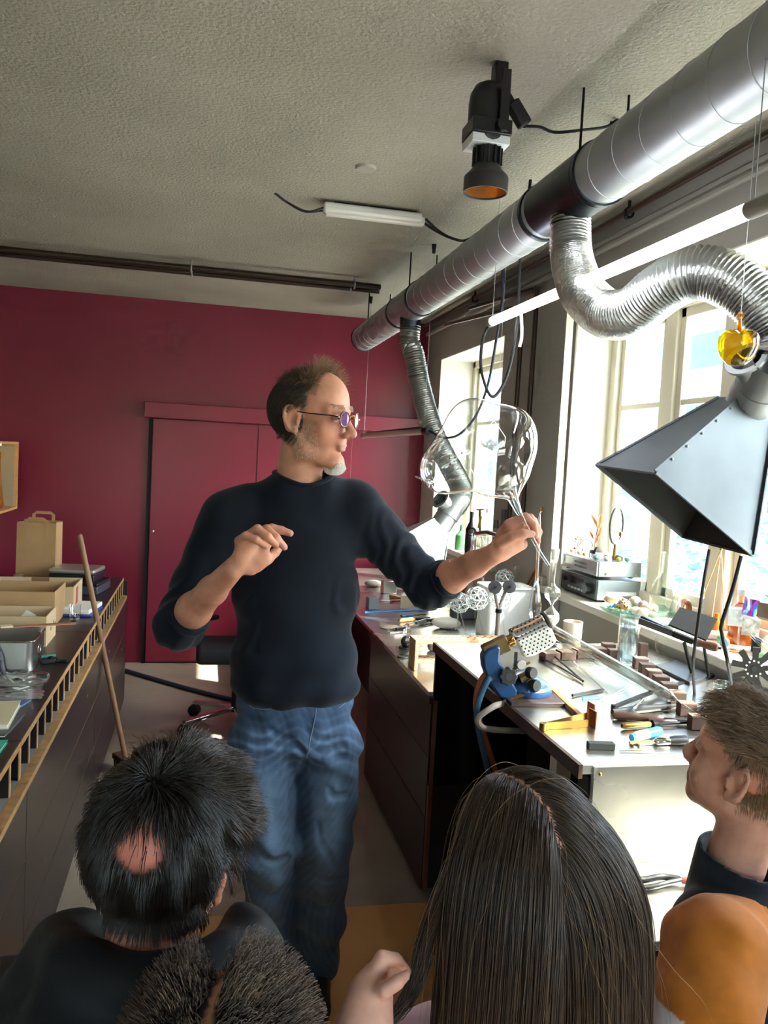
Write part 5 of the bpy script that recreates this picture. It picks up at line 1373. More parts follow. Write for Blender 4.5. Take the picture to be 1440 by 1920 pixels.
# ornaments on the tuner
g = random.Random(21)
def stone(name, lab, c, r, m, cat='stone', rot=0, group=None, n=14):
    return MB().ball(V(c) + V((0, 0, r[2])), r, n, 9, rotz(rot)).build(name, m, label=lab, cat=cat, group=group)
dr = T('deer_figurine', 'small black deer figurine standing on the tuner', 'figurine', (1.775, 3.50, KZ))
d0 = V((1.775, 3.47, KZ))
MB().ball(d0 + V((0, 0, .028)), (.010, .024, .011), 12, 8).build('body', black, parent=dr)
for (sx_, sy_) in ((-.005, -.016), (.005, -.016), (-.005, .016), (.005, .016)):
    MB().cyl(d0 + V((sx_, sy_, 0)), d0 + V((sx_, sy_, .026)), .002, n=6).build('leg', black, parent=dr)
MB().tube([d0 + V((0, -.02, .032)), d0 + V((0, -.03, .05)), d0 + V((0, -.042, .052))], [.006, .005, .003], 8).build('neck_and_head', black, parent=dr)
hp_ = T('hoop_frame', 'upright black and gold hoop standing on the tuner', 'hoop', (1.84, 3.40, KZ))
hc = V((1.86, 3.42, 1.3718)); MB().torus(hc, (.55, -.83, 0), .085, .0045, 44, 8, sx=.72).build('hoop', mat('hoop_dark', '#2a2a2e', .4), parent=hp_)
MB().tube([hc + V((-.0, 0, -.085)), V((hc.x, hc.y, KZ))], [.007, .010], 10).build('gold_foot', brass, parent=hp_)
MB().obox(hc + V((.038, .026, -.04)), (.012, .012, .02), rotz(.6)).build('gold_clasp', brass, parent=hp_, bevel=.002)
lf = T('dried_leaves', 'sprig of dried brown leaves standing among the ornaments', 'leaves', (1.80, 3.50, KZ))
l0 = V((1.7985, 3.5, 1.2772)); lb_ = V((l0.x, 3.50, KZ))
MB().tube(curve([lb_, lb_.lerp(l0, .5) + V((.006, 0, 0)), l0, V((1.8108, 3.5, 1.3653))], 5), .002, 6).build('stalk', mat('stalk', '#7a4a28', .7), parent=lf)
lm = mat('leaf_brown', '#a35f33', .6)
def leaf(p, q, w, par, m):
    p, q = V(p), V(q); d = q - p; s_ = d.cross(V((.3, -1, .1))).normalized() * w; b = V((0, -.004, 0))
    MB().add([p, p.lerp(q, .35) + s_ + b, p.lerp(q, .7) + s_ * .9, q, p.lerp(q, .7) - s_ * .9 + b, p.lerp(q, .35) - s_, p.lerp(q, .5) + V((0, .006, 0))], [(0, 1, 6), (1, 2, 6), (2, 3, 6), (3, 4, 6), (4, 5, 6), (5, 0, 6)]).build('leaf', m, parent=par)
for (a, b, w_) in (((1.8063, 3.5, 1.3526), (1.766, 3.5, 1.4211), .010), ((1.8114, 3.5, 1.3578), (1.8172, 3.5, 1.4231), .010), ((1.8047, 3.5, 1.3025), (1.827, 3.5, 1.3659), .009), ((1.8012, 3.5, 1.2773), (1.8082, 3.5, 1.3277), .008), ((1.7916, 3.5, 1.2971), (1.7635, 3.5, 1.3462), .006)):
    leaf(a, b, w_, lf, lm)
fg = T('branch_ornament', 'small branching ornament with dark red beads on the tuner', 'ornament', (1.77, 3.62, KZ))
b0 = V((1.7516, 3.6, 1.208)); b0.z = KZ
MB().tube(curve([b0, b0 + V((.005, 0, .03)), b0 + V((.015, 0, .06)), b0 + V((.035, 0, .075))], 5), .002, 6).build('branch', mat('stalk', '#7a4a28', .7), parent=fg)
for k in range(9):
    MB().ball(b0 + V((g.uniform(-.01, .045), g.uniform(-.01, .01), g.uniform(.02, .085))), g.uniform(.004, .007), 8, 6).build('bead', mat('bead_red', '#6b2f2a', .4) if k % 2 else mat('bead_gold', '#b08a4a', .4), parent=fg)
orn = [(1.765, 3.58, .014, '#b9a98c', 'beige rounded pebble beside the deer figurine'), (1.76, 3.40, .016, '#8fb0a6', 'pale green glass cube shaped lump at the tuner corner'),
       (1.80, 3.38, .013, '#d8cfc0', 'whitish shell on the near end of the tuner'), (1.85, 3.36, .012, '#cdbb3e', 'small yellow toy lying on the tuner'),
       (1.89, 3.355, .013, '#6fb39c', 'small turquoise glass lump on the tuner'), (1.77, 3.54, .010, '#c2703a', 'tiny orange stone before the deer figurine'),
       (1.86, 3.50, .016, '#e2ddd0', 'white porcelain lump behind the hoop'), (1.83, 3.44, .012, '#5a5650', 'dark pebble under the hoop'), (1.765, 3.66, .013, '#a58a68', 'tan pebble by the branching ornament')]
for (x, y, r, c, lab) in orn:
    stone('ornament', lab, (x, y, KZ), (r, r * 1.1, r * .8), mat('orn' + c, c, .35), 'ornament', group='ornaments on the tuner')
dn = T('dark_ashtray', 'dark round lidded dish standing on the tuner', 'dish', (1.86, 3.43, KZ)); MB().lathe([(0, 0), (.028, 0), (.03, .015), (.022, .022), (0, .024)], (1.885, 3.43, KZ), n=20).build('dish_body', mat('dish_dark', '#46464a', .4), parent=dn)
MB().torus((1.82, 3.63, KZ + .035), (0, -1, 0), .035, .002, 16, 6, 0, math.pi).build('wire_arch', iron, label='thin dark wire arch standing on the tuner', cat='wire')

# glass plate with shells and stones
gp = T('glass_plate', 'large shallow green-rimmed glass plate full of shells on the sill', 'plate', (1.795, 3.08, SZ1))
pc = V((1.795, 3.075, SZ1)); AX, AY = .115, .17
MB().lathe([(0, .002), (.45, .002), (.8, .010), (1.0, .026), (1.0, .030), (.8, .014), (.45, .006), (0, .006)], pc, n=44, sx=AY, sy=AX).build('plate_glass', thin_glass('plate_glass', '#d2ece0', 1.6, haze=.12, hazecol='#9fd6bd'), parent=gp)
shell_items = [
    ('big_shell', 'large orange and white cowrie shell at the far end of the plate', (-.045, .115), (.032, .048, .026), '#d99a55', '#e9dfcf'),
    ('clam_shell', 'flat white clam shell on the near edge of the plate', (-.08, .075), (.022, .028, .010), '#dcd6c8', None),
    ('blue_stone', 'pale blue grey stone on the glass plate', (-.075, .035), (.017, .018, .016), '#8b9aa6', None),
    ('blue_glass_bit', 'bright blue glass piece beside the pale blue stone', (-.095, .045), (.010, .010, .010), '#3a9ad0', None),
    ('spotted_shell', 'round tan shell with black spots in the middle of the plate', (-.065, -.005), (.028, .028, .027), '#cf9a6a', None),
    ('grey_stone', 'grey pointed stone at the back of the plate', (.03, .075), (.028, .03, .026), '#8b897f', None),
    ('purple_stone', 'smooth purple grey stone behind the spotted shell', (.035, .015), (.024, .026, .022), '#7d6d70', None),
    ('round_pebble', 'round brown grey pebble at the back of the plate', (.04, -.045), (.026, .026, .022), '#857268', None),
    ('tan_pebble', 'tan striped pebble right of the spotted shell', (.0, -.065), (.026, .026, .022), '#a28a6c', None),
    ('green_bead', 'green and orange glass bead beside the spotted shell', (-.04, -.045), (.013, .013, .013), '#4f8a3c', '#d98a2e'),
    ('white_shell', 'white rounded shell near the front of the plate', (-.055, -.085), (.026, .026, .018), '#e4dfd4', None),
    ('ivory_shell', 'ivory shell with a pink lip by the plate rim', (-.045, -.125), (.026, .026, .020), '#e8ddcc', None),
    ('pink_shell', 'tiny pink shell lying at the plate rim', (-.095, -.045), (.012, .016, .008), '#c99a8c', None),
    ('cream_disc', 'cream stone disc at the near end of the plate', (-.015, -.14), (.022, .022, .014), '#c9bfa5', None),
    ('red_bead', 'small red bead between the shells', (-.03, .035), (.008, .008, .008), '#c23a2c', None),
    ('yellow_bead', 'yellow bead before the large shell', (-.06, .065), (.011, .011, .010), '#c9a63c', None)]
for (nm, lab, (dx, dy), r, c1, c2) in shell_items:
    o = stone(nm, lab, pc + V((dx, dy, .010)), r, mat('sh' + nm, c1, .35, col2=c2, nscale=16) if c2 else mat('sh' + nm, c1, .4), 'shell' if 'shell' in nm else 'stone', rot=g.uniform(0, 3), group='shells and stones on the glass plate', n=18)
    if nm == 'spotted_shell':
        cc = pc + V((dx, dy, .010 + r[2]))
        for k in range(22):
            a, b = g.uniform(2.2, 5.6), g.uniform(-.4, 1.3)
            nn = V((math.cos(a) * math.cos(b), math.sin(a) * math.cos(b), math.sin(b)))
            MB().ball(cc + nn * .0268, (.0035, .0035, .0035), 6, 4).build('black_spot', black, parent=o)
st5 = MB()
P = [((.018 if k % 2 == 0 else .007) * math.cos(k * math.pi / 5), (.018 if k % 2 == 0 else .007) * math.sin(k * math.pi / 5)) for k in range(10)]
st5.prism(P, .005, pc + V((-.10, .012, .016)), (1, 0, 0), (0, 1, 0)).build('starfish', mat('starfish', '#e0dacb', .7), label='small white starfish on the plate rim', cat='starfish', smooth=0)
stone('mint_glass_lump', 'mint green glass lump on the sill below the plate', (1.735, 2.885, SZ1), (.018, .018, .012), mat('mint', '#8fd3bb', .3))
stone('clear_glass_lump', 'clear glass ring lump beside the mint one', (1.74, 2.83, SZ1), (.016, .016, .012), glass_rod)

# decanters, bottles, stones, pictures along the sill
bottle('glass_decanter', 'clear conical decanter with a thin neck on the sill', (1.80, 2.80, SZ1), [(0, .002), (.052, 0), (.055, .006), (.030, .06), (.012, .12), (.010, .17), (.012, .175)], glass_rod, cat='decanter')
bottle('glass_carafe', 'large clear bulbous carafe by the window frame', (1.90, 3.05, SZ1), [(0, .0), (.05, 0), (.058, .03), (.06, .09), (.045, .14), (.02, .18), (.018, .26), (.022, .265)], glass, cat='carafe')
bottle('amber_bottle', 'amber brown glass bottle with a white stopper on the sill', (1.90, 2.545, SZ1), [(0, 0), (.042, 0), (.045, .006), (.045, .10), (.036, .13), (.018, .145), (.017, .175), (0, .176)], mat('amber_solid', '#c4661a', .12, trans=.75), cap=[(.019, .172), (.021, .178), (.021, .195), (0, .198)], capm=white_p)
bottle('amber_vial', 'small orange glass vial left of the amber bottle', (1.88, 2.66, SZ1), [(0, 0), (.013, 0), (.014, .05), (.008, .065), (.008, .085), (0, .086)], mat('amber_vial', '#d97f1e', .15, trans=.6))
for k, (x, y, h) in enumerate(((1.87, 2.78, .055), (1.86, 2.72, .035))):
    MB().obox((x, y, SZ1), (.06, .05, h), rotz(-.5), z0=True).build('wooden_frame_block', mat('frame_brown', '#9c5a2a', .5), label=('brown wooden photo block behind the decanter', 'low orange wooden block beside the photo block')[k], cat='wooden block', bevel=.002)
MB().torus((1.88, 2.87, SZ1 + .052), (.5, -.85, 0), .04, .012, 28, 8, 0, math.pi).build('brown_arch', mat('frame_brown', '#9c5a2a', .5), label='brown arched ring standing behind the shells', cat='ring')
MB().obox((1.87, 2.62, SZ1), (.10, .09, .022), rotz(-.4), z0=True).build('tin_can', mat('tin_pale', '#c9ccc8', .35, .5), label='low pale tin beside the amber vial', cat='tin', bevel=.008)
wine = T('wine_glass', 'large clear stemmed wine glass on the sill', 'wine glass', (1.80, 2.42, SZ1))
MB().lathe([(0, 0), (.034, 0), (.033, .003), (.006, .007), (.004, .02), (.004, .085), (.012, .098), (.034, .118), (.040, .150), (.034, .195), (.030, .215)], (1.80, 2.42, SZ1), n=30).build('glass_body', glass_rod, parent=wine)
hc_ = T('hologram_card', 'square card with a blue and magenta iridescent starburst', 'card', (1.87, 2.36, SZ1 + .10))
hm_ = bpy.data.materials.new('iridescent_print'); hm_.use_nodes = True
nt = hm_.node_tree; b = nt.nodes['Principled BSDF']; b.inputs['Roughness'].default_value = .3
tcn = nt.nodes.new('ShaderNodeTexCoord'); ns = nt.nodes.new('ShaderNodeTexNoise'); ns.inputs['Scale'].default_value = 45; ns.inputs['Detail'].default_value = 6
mp = nt.nodes.new('ShaderNodeMapping'); mp.inputs['Scale'].default_value = (1, 1, .18)
nt.links.new(tcn.outputs['Object'], mp.inputs['Vector']); nt.links.new(mp.outputs['Vector'], ns.inputs['Vector'])
rp = nt.nodes.new('ShaderNodeValToRGB'); els = rp.color_ramp.elements
els[0].position = .36; els[0].color = (.02, .01, .05, 1); els[1].position = .44; els[1].color = (.6, .02, .35, 1)
for p_, c in ((.50, (.05, .04, .5, 1)), (.56, (.02, .25, .9, 1)), (.66, (.3, .7, 1, 1))):
    e = els.new(p_); e.color = c
nt.links.new(ns.outputs['Fac'], rp.inputs['Fac']); nt.links.new(rp.outputs['Color'], b.inputs['Base Color'])
def card_at(root, pts, t, name, m):
    pts = [V(p) for p in pts]; n_ = (pts[1] - pts[0]).cross(pts[3] - pts[0]).normalized() * t
    return MB().add(pts + [p + n_ for p in pts], [(0, 1, 2, 3), (7, 6, 5, 4), (0, 4, 5, 1), (1, 5, 6, 2), (2, 6, 7, 3), (3, 7, 4, 0)]).build(name, m, parent=root, smooth=0)
card_at(hc_, [(1.7902, 2.4, 1.1626), (1.8117, 2.36, 1.16), (1.8422, 2.38, 1.2124), (1.8122, 2.42, 1.2157)], .004, 'printed_face', hm_)
MB().obox(V((1.8097, 2.39, 1.1593)) + V((0, .03, -.01)), (.10, .045, .06), rotz(-.5)).build('card_holder', mat('acrylic_block', '#dfe4e4', .2, trans=.4), parent=hc_, bevel=.002)
ph = T('etched_plate', 'grey etched picture plate standing below the iridescent card', 'picture', (1.8203, 2.38, 1.0979))
card_at(ph, [(1.7721, 2.37, 1.0999), (1.8067, 2.33, 1.1019), (1.8273, 2.35, 1.1514), (1.7878, 2.39, 1.1536)], .003, 'etched_face', mat('etched', '#8f8d80', .5, col2='#c5c3b6', nscale=60, contrast=.1))
bx_ = T('brown_box', 'small brown cardboard packet at the right edge of the sill', 'box', (1.7937, 2.3, 1.1684))
card_at(bx_, [(1.7953, 2.32, 1.1644), (1.8106, 2.28, 1.1622), (1.8278, 2.3, 1.2074), (1.8143, 2.34, 1.2086)], .02, 'packet', mat('packet_brown', '#6e5c4a', .7))
stone('green_stone', 'translucent green glass pebble on the sill', (1.80, 2.275, SZ1), (.022, .028, .018), mat('green_pebble', '#86c58a', .25, trans=.4))
stone('agate_slice', 'orange brown agate piece beside the green pebble', (1.795, 2.20, SZ1), (.022, .034, .030), mat('agate', '#a5552a', .3, col2='#5f2c1a', nscale=30))
stone('red_agate', 'red orange stone behind the agate piece', (1.86, 2.22, SZ1), (.03, .03, .034), mat('red_agate', '#b8502c', .35))
stone('white_salt_stone', 'white translucent rock behind the green pebble', (1.86, 2.33, SZ1), (.034, .034, .04), mat('salt_rock', '#e6e0d2', .5))
stone('teal_stone', 'grey blue mottled glass ball near the wine glass foot', (1.79, 2.34 + .14, SZ1), (.018, .018, .018), mat('mottled_ball', '#6f8a90', .4, col2='#a9c0c0', nscale=60))
stone('jade_lump', 'small jade green lump behind the mottled ball', (1.82, 2.545, SZ1), (.013, .013, .014), mat('jade', '#3f8f64', .35))
bottle('black_film_can', 'small black canister behind the wine glass', (1.87, 2.42, SZ1), [(0, 0), (.016, 0), (.016, .045), (.014, .05), (0, .05)], black, cat='canister')
MB().obox((1.765, 2.21, SZ1), (.07, .16, .012), rotz(.1), z0=True).build('magazine', mat('magazine', '#cfcde0', .35, col2='#c27a9a', nscale=9), label='glossy magazine lying on the sill behind the star wheel', cat='magazine')
tr_ = T('wire_tripod', 'thin wooden and wire tripod standing in the window', 'tripod', (1.88, 2.72, SZ1))
top_ = V((1.9028, 2.7, 1.3507))
for q in ((1.86, 2.79, SZ1), (1.92, 2.66, SZ1), (1.84, 2.64, SZ1)):
    MB().cyl(q, top_, .0022, n=6).build('leg', mat('tripod_wood', '#c98a50', .5), parent=tr_)
MB().ball(top_, .006, 10, 6).build('joint', brass, parent=tr_)
rod_ = T('glass_rods_in_tray', 'white dish holding two clear glass rods at the right edge', 'dish', (1.8426, 2.3207, 1.031))
tray(1.72, 1.80, 1.95, 2.12, .012, SZ1, .02, .002, white_p, rod_)
for (a, b) in (((1.6334, 2.14, 1.1473), (1.6283, 2.06, 1.1178)), ((1.656, 2.14, 1.1409), (1.6469, 2.06, 1.1289))):
    MB().cyl(a, b, .004, n=10).build('glass_rod', glass_rod, parent=rod_)

# ================================================================ hanging glass
yo = T('yellow_ornament', 'yellow glass apple shaped ornament hanging in the window', 'glass ornament', (1.145, 1.62, 1.9098))
yc = V((1.1437, 1.62, 1.9097)); yg = thin_glass('yellow_glass', '#ffdf3a', 1.4)
MB().lathe([(0, -.044), (.020, -.040), (.036, -.024), (.044, -.002), (.044, .018), (.038, .030), (.030, .034), (.016, .030), (.006, .034), (.005, .045), (.0, .046)], yc, n=36).build('glass_body', yg, parent=yo)
MB().lathe([(.005, .036), (.004, .055), (.003, .060)], yc, n=12).build('stem', mat('yellow_solid', '#e0920e', .15, trans=.5), parent=yo)
MB().torus(yc + V((0, 0, .068)), (.4, -1, 0), .007, .0025, 16, 6).build('loop', mat('yellow_solid', '#e0920e'), parent=yo)
MB().cyl(yc + V((0, 0, .074)), (yc.x, yc.y, ZC), .0008, n=5).build('thread', galv, parent=yo)
lo = T('glass_lotus', 'white glass lotus hanging from a wire hanger behind the big bubble', 'glass ornament', (1.1963, 3.3, 1.7146))
lc_ = V((1.1942, 3.3, 1.7099))
wl = thin_glass('milky_glass', '#eef2f4', 2.0, haze=.45, hazecol='#eef0f2')
for ring in range(2):
    for k in range(6):
        a = k * math.pi / 3 + ring * .5
        d_ = V((math.cos(a), math.sin(a), 0)); s_ = V((-math.sin(a), math.cos(a), 0))
        r1, hgt = (.056, .045) if ring == 0 else (.034, .05)
        b0 = lc_ + V((0, 0, -.03)); P = [b0, b0 + d_ * r1 * .6 + s_ * .022 + V((0, 0, hgt * .35)), b0 + d_ * r1 * .95 + s_ * .014 + V((0, 0, hgt * .8)), b0 + d_ * r1 + V((0, 0, hgt * 1.05)), b0 + d_ * r1 * .95 - s_ * .014 + V((0, 0, hgt * .8)), b0 + d_ * r1 * .6 - s_ * .022 + V((0, 0, hgt * .35)), b0 + d_ * r1 * .75 + V((0, 0, hgt * .4))]
        MB().add(P, [(0, 1, 6), (1, 2, 6), (2, 3, 6), (3, 4, 6), (4, 5, 6), (5, 0, 6)]).build('petal', wl, parent=lo)
top1 = V((1.1925, 3.3, 1.809))
for s_ in (-1, 1):
    MB().tube([top1, lc_ + V((.055 * s_, 0, .03)), lc_ + V((.05 * s_, 0, -.01))], .0022, 6).build('hanger_wire', white_p, parent=lo)
MB().tube(curve([top1, (1.193, 3.3, 1.8383), (1.203, 3.3, 1.8682), (1.211, 3.3, 1.8912), (1.2042, 3.3, 1.9221), (1.1902, 3.3, 1.9167)], 4), .002, 6).build('hook_wire', white_p, parent=lo)
MB().cyl((1.2042, 3.3, 1.9221), (V((1.2042, 3.3, 1.9221)).x, 3.3, ZC), .0008, n=5).build('thread', galv, parent=lo)
MB().tube(curve([(1.80, 2.55, WZ - .006), (1.80, 2.55, WZ - .03), (1.80, 2.56, WZ - .045), (1.80, 2.575, WZ - .035)], 4), .002, 6).build('window_hook', iron, label='small iron hook in the head of the near window', cat='hook')

# ================================================================ people: signed-distance bodies meshed as one surface each
class SDF:
    def __init__(s, lo, hi, h):
        s.lo = np.array(lo, np.float32); s.h = float(h)
        s.n = np.ceil((np.array(hi) - np.array(lo)) / h).astype(int) + 1
        s.d = np.full(tuple(s.n), 0.25, np.float32)
        s.ax = [s.lo[i] + s.h * np.arange(s.n[i], dtype=np.float32) for i in range(3)]
    def _win(s, lo, hi):
        a = np.clip(np.floor((np.array(lo) - s.lo) / s.h).astype(int), 0, s.n)
        b = np.clip(np.ceil((np.array(hi) - s.lo) / s.h).astype(int) + 1, 0, s.n)
        if np.any(b <= a): return None
        sl = tuple(slice(a[i], b[i]) for i in range(3))
        return sl, s.ax[0][sl[0]][:, None, None], s.ax[1][sl[1]][None, :, None], s.ax[2][sl[2]][None, None, :]
    def _put(s, sl, b, k, op):
        a = s.d[sl]
        if op == 'sub':
            b = -b
            h = np.clip(.5 - .5 * (b - a) / k, 0, 1)
            s.d[sl] = b + (a - b) * h + k * h * (1 - h)
        elif op == 'disp':
            s.d[sl] = a + b
        else:
            h = np.clip(.5 + .5 * (b - a) / k, 0, 1)
            s.d[sl] = b + (a - b) * h - k * h * (1 - h)
    def cone(s, a, b, ra, rb=None, k=.012, op='add'):
        rb = ra if rb is None else rb
        a, b = np.array(a, np.float32), np.array(b, np.float32)
        m = max(ra, rb) + 3 * k + .012
        w = s._win(np.minimum(a, b) - m, np.maximum(a, b) + m)
        if w is None: return s
        sl, x, y, z = w
        ba = b - a; l2 = float(ba @ ba) + 1e-12
        px, py, pz = x - a[0], y - a[1], z - a[2]
        t = np.clip((px * ba[0] + py * ba[1] + pz * ba[2]) / l2, 0, 1)
        d = np.sqrt((px - ba[0] * t) ** 2 + (py - ba[1] * t) ** 2 + (pz - ba[2] * t) ** 2) - (ra + (rb - ra) * t)
        s._put(sl, d, k, op)
        return s
    def chain(s, pts, k=.012):
        for p, q in zip(pts[:-1], pts[1:]): s.cone(p[0], q[0], p[1], q[1], k)
        return s
    def ell(s, c, r, R=None, k=.012, op='add'):
        c = np.array(c, np.float32); r = np.array(r, np.float32)
        m = float(r.max()) + 3 * k + .012
        w = s._win(c - m, c + m)
        if w is None: return s
        sl, x, y, z = w
        px, py, pz = x - c[0], y - c[1], z - c[2]
        if R is not None:
            R = np.array(R, np.float32)
            px, py, pz = [px * R[0][i] + py * R[1][i] + pz * R[2][i] for i in range(3)]
        k0 = np.sqrt((px / r[0]) ** 2 + (py / r[1]) ** 2 + (pz / r[2]) ** 2) + 1e-6
        k1 = np.sqrt((px / r[0] ** 2) ** 2 + (py / r[1] ** 2) ** 2 + (pz / r[2] ** 2) ** 2) + 1e-6
        s._put(sl, k0 * (k0 - 1) / k1, k, op)
        return s
    def disp(s, lo, hi, fn):
        w = s._win(lo, hi)
        if w is not None:
            sl, x, y, z = w
            s._put(sl, fn(x, y, z).astype(np.float32), 1, 'disp')
        return s
    def cut(s, p, n, op='keep_below'):
        """flat cut: keep what lies on the negative side of the plane through p with normal n"""
        p, n = np.array(p), np.array(n) / np.linalg.norm(n)
        x, y, z = s.ax[0][:, None, None], s.ax[1][None, :, None], s.ax[2][None, None, :]
        pl = ((x - p[0]) * n[0] + (y - p[1]) * n[1] + (z - p[2]) * n[2]).astype(np.float32)
        s.d = np.maximum(s.d, pl)
        return s
    def sample(s, P):
        g = np.clip((P - s.lo) / s.h, 0, s.n - 1.001)
        i = g.astype(int); f = g - i
        o = 0
        for dx in (0, 1):
            for dy in (0, 1):
                for dz in (0, 1):
                    w = (f[:, 0] if dx else 1 - f[:, 0]) * (f[:, 1] if dy else 1 - f[:, 1]) * (f[:, 2] if dz else 1 - f[:, 2])
                    o = o + w * s.d[i[:, 0] + dx, i[:, 1] + dy, i[:, 2] + dz]
        return o
    def grad(s, P):
        e = s.h
        g = np.stack([s.sample(P + np.eye(3)[i] * e) - s.sample(P - np.eye(3)[i] * e) for i in range(3)], 1)
        return g / (np.linalg.norm(g, axis=1, keepdims=True) + 1e-9)
    def surface(s):
        d = s.d; ins = d < 0
        c = np.zeros(tuple(s.n - 1), np.uint8)
        for dx in (0, 1):
            for dy in (0, 1):
                for dz in (0, 1):
                    c += ins[dx:s.n[0] - 1 + dx, dy:s.n[1] - 1 + dy, dz:s.n[2] - 1 + dz]
        I = np.argwhere((c > 0) & (c < 8))
        idx = np.full(tuple(s.n - 1), -1, np.int32)
        idx[I[:, 0], I[:, 1], I[:, 2]] = np.arange(len(I))
        acc = np.zeros((len(I), 3)); cnt = np.zeros(len(I))
        co = [(x, y, z) for x in (0, 1) for y in (0, 1) for z in (0, 1)]
        val = {q: d[I[:, 0] + q[0], I[:, 1] + q[1], I[:, 2] + q[2]] for q in co}
        for q in co:
            for a in range(3):
                if q[a] == 0:
                    r = list(q); r[a] = 1; r = tuple(r)
                    va, vb = val[q], val[r]
                    m = (va < 0) != (vb < 0)
                    t = np.where(m, va / np.where(m, va - vb, 1), 0)
                    p = np.array(q, float)[None, :] + t[:, None] * np.eye(3)[a][None, :]
                    acc += np.where(m[:, None], p, 0); cnt += m
        P = s.lo + (I + acc / np.maximum(cnt, 1)[:, None]) * s.h
        F = []
        for a in range(3):
            b, c_ = (a + 1) % 3, (a + 2) % 3
            sl0 = [slice(None)] * 3; sl1 = [slice(None)] * 3
            sl0[a] = slice(0, -1); sl1[a] = slice(1, None)
            ch = ins[tuple(sl0)] != ins[tuple(sl1)]
            E = np.argwhere(ch)
            E = E[(E[:, b] > 0) & (E[:, c_] > 0) & (E[:, b] < s.n[b] - 1) & (E[:, c_] < s.n[c_] - 1)]
            fl = ins[E[:, 0], E[:, 1], E[:, 2]]
            def at(db, dc):
                Q = E.copy(); Q[:, b] -= db; Q[:, c_] -= dc
                return idx[Q[:, 0], Q[:, 1], Q[:, 2]]
            q = np.stack([at(1, 1), at(0, 1), at(0, 0), at(1, 0)], 1)
            q[~fl] = q[~fl][:, ::-1]
            F.append(q)
        F = np.concatenate(F)
        F = F[(F >= 0).all(1)]
        return P, F
    def mesh(s, name, m, parent, relax=1, paint=None, **k):
        P, F = s.surface()
        if relax:
            for _ in range(relax):
                A = np.zeros_like(P); C = np.zeros(len(P))
                for i in range(4):
                    j = (i + 1) % 4
                    np.add.at(A, F[:, i], P[F[:, j]]); np.add.at(A, F[:, j], P[F[:, i]])
                    np.add.at(C, F[:, i], 1); np.add.at(C, F[:, j], 1)
                P = P * .5 + .5 * A / np.maximum(C, 1)[:, None]
        base = np.array(parent.location) if parent is not None else np.zeros(3)
        me = bpy.data.meshes.new(name)
        me.vertices.add(len(P)); me.vertices.foreach_set('co', (P - base).astype(np.float32).ravel())
        me.loops.add(4 * len(F)); me.loops.foreach_set('vertex_index', F.astype(np.int32).ravel())
        me.polygons.add(len(F)); me.polygons.foreach_set('loop_start', np.arange(0, 4 * len(F), 4, dtype=np.int32))
        me.polygons.foreach_set('use_smooth', np.ones(len(F), bool))
        me.update(calc_edges=True)
        me.materials.append(m)
        if paint is not None:
            at = me.color_attributes.new('tone', 'FLOAT_COLOR', 'POINT')
            cl = np.ones((len(P), 4), np.float32); cl[:, :3] = paint(P)
            at.data.foreach_set('color', cl.ravel())
        o = bpy.data.objects.new(name, me); COL.objects.link(o)
        o.parent = parent
        return tag(o, **k), P

def toned(name, rough=.5, sss=.12, bump=.08, bscale=220, sheen=0, spec=.35):
    """material whose own colour is stored on the surface (skin, lips, scalp; panels of a garment)"""
    m = bpy.data.materials.new(name); m.use_nodes = True
    nt = m.node_tree; b = nt.nodes['Principled BSDF']
    a = nt.nodes.new('ShaderNodeVertexColor'); a.layer_name = 'tone'
    n = nt.nodes.new('ShaderNodeTexNoise'); n.inputs['Scale'].default_value = 28; n.inputs['Detail'].default_value = 5
    tcn = nt.nodes.new('ShaderNodeTexCoord'); nt.links.new(tcn.outputs['Object'], n.inputs['Vector'])
    mx = nt.nodes.new('ShaderNodeMix'); mx.data_type = 'RGBA'; mx.blend_type = 'MULTIPLY'
    mr = nt.nodes.new('ShaderNodeMapRange'); mr.inputs['To Min'].default_value = .84; mr.inputs['To Max'].default_value = 1.14; mr.inputs['From Min'].default_value = .3; mr.inputs['From Max'].default_value = .7
    cmb = nt.nodes.new('ShaderNodeCombineColor')
    nt.links.new(n.outputs['Fac'], mr.inputs['Value'])
    for i in range(3): nt.links.new(mr.outputs['Result'], cmb.inputs[i])
    mx.inputs['Factor'].default_value = 1
    nt.links.new(a.outputs['Color'], mx.inputs['A']); nt.links.new(cmb.outputs['Color'], mx.inputs['B'])
    nt.links.new(mx.outputs['Result'], b.inputs['Base Color'])
    b.inputs['Roughness'].default_value = rough; b.inputs['Specular IOR Level'].default_value = spec
    if sss:
        b.inputs['Subsurface Weight'].default_value = sss; b.inputs['Subsurface Radius'].default_value = (.010, .004, .002); b.inputs['Subsurface Scale'].default_value = .5
    if sheen: b.inputs['Sheen Weight'].default_value = sheen
    if bump:
        n2 = nt.nodes.new('ShaderNodeTexNoise'); n2.inputs['Scale'].default_value = bscale; n2.inputs['Detail'].default_value = 4
        nt.links.new(tcn.outputs['Object'], n2.inputs['Vector'])
        bp = nt.nodes.new('ShaderNodeBump'); bp.inputs['Strength'].default_value = bump; bp.inputs['Distance'].default_value = .004
        nt.links.new(n2.outputs['Fac'], bp.inputs['Height']); nt.links.new(bp.outputs['Normal'], b.inputs['Normal'])
    return m
skin_m = toned('skin')
cloth_t = toned('printed_fleece', .9, 0, .12, 900, .2, .15)

def axes(face, up=(0, 0, 1), tilt=0.0, roll=0.0):
    """head frame: columns are (the person's right-to-left, forward, up)"""
    y = V(face).normalized()
    z = V(up); z = (z - y * z.dot(y)).normalized()
    x = y.cross(z)
    M = Matrix((x, y, z)).transposed()
    return np.array(M @ Matrix.Rotation(tilt, 3, 'X') @ Matrix.Rotation(roll, 3, 'Y'))

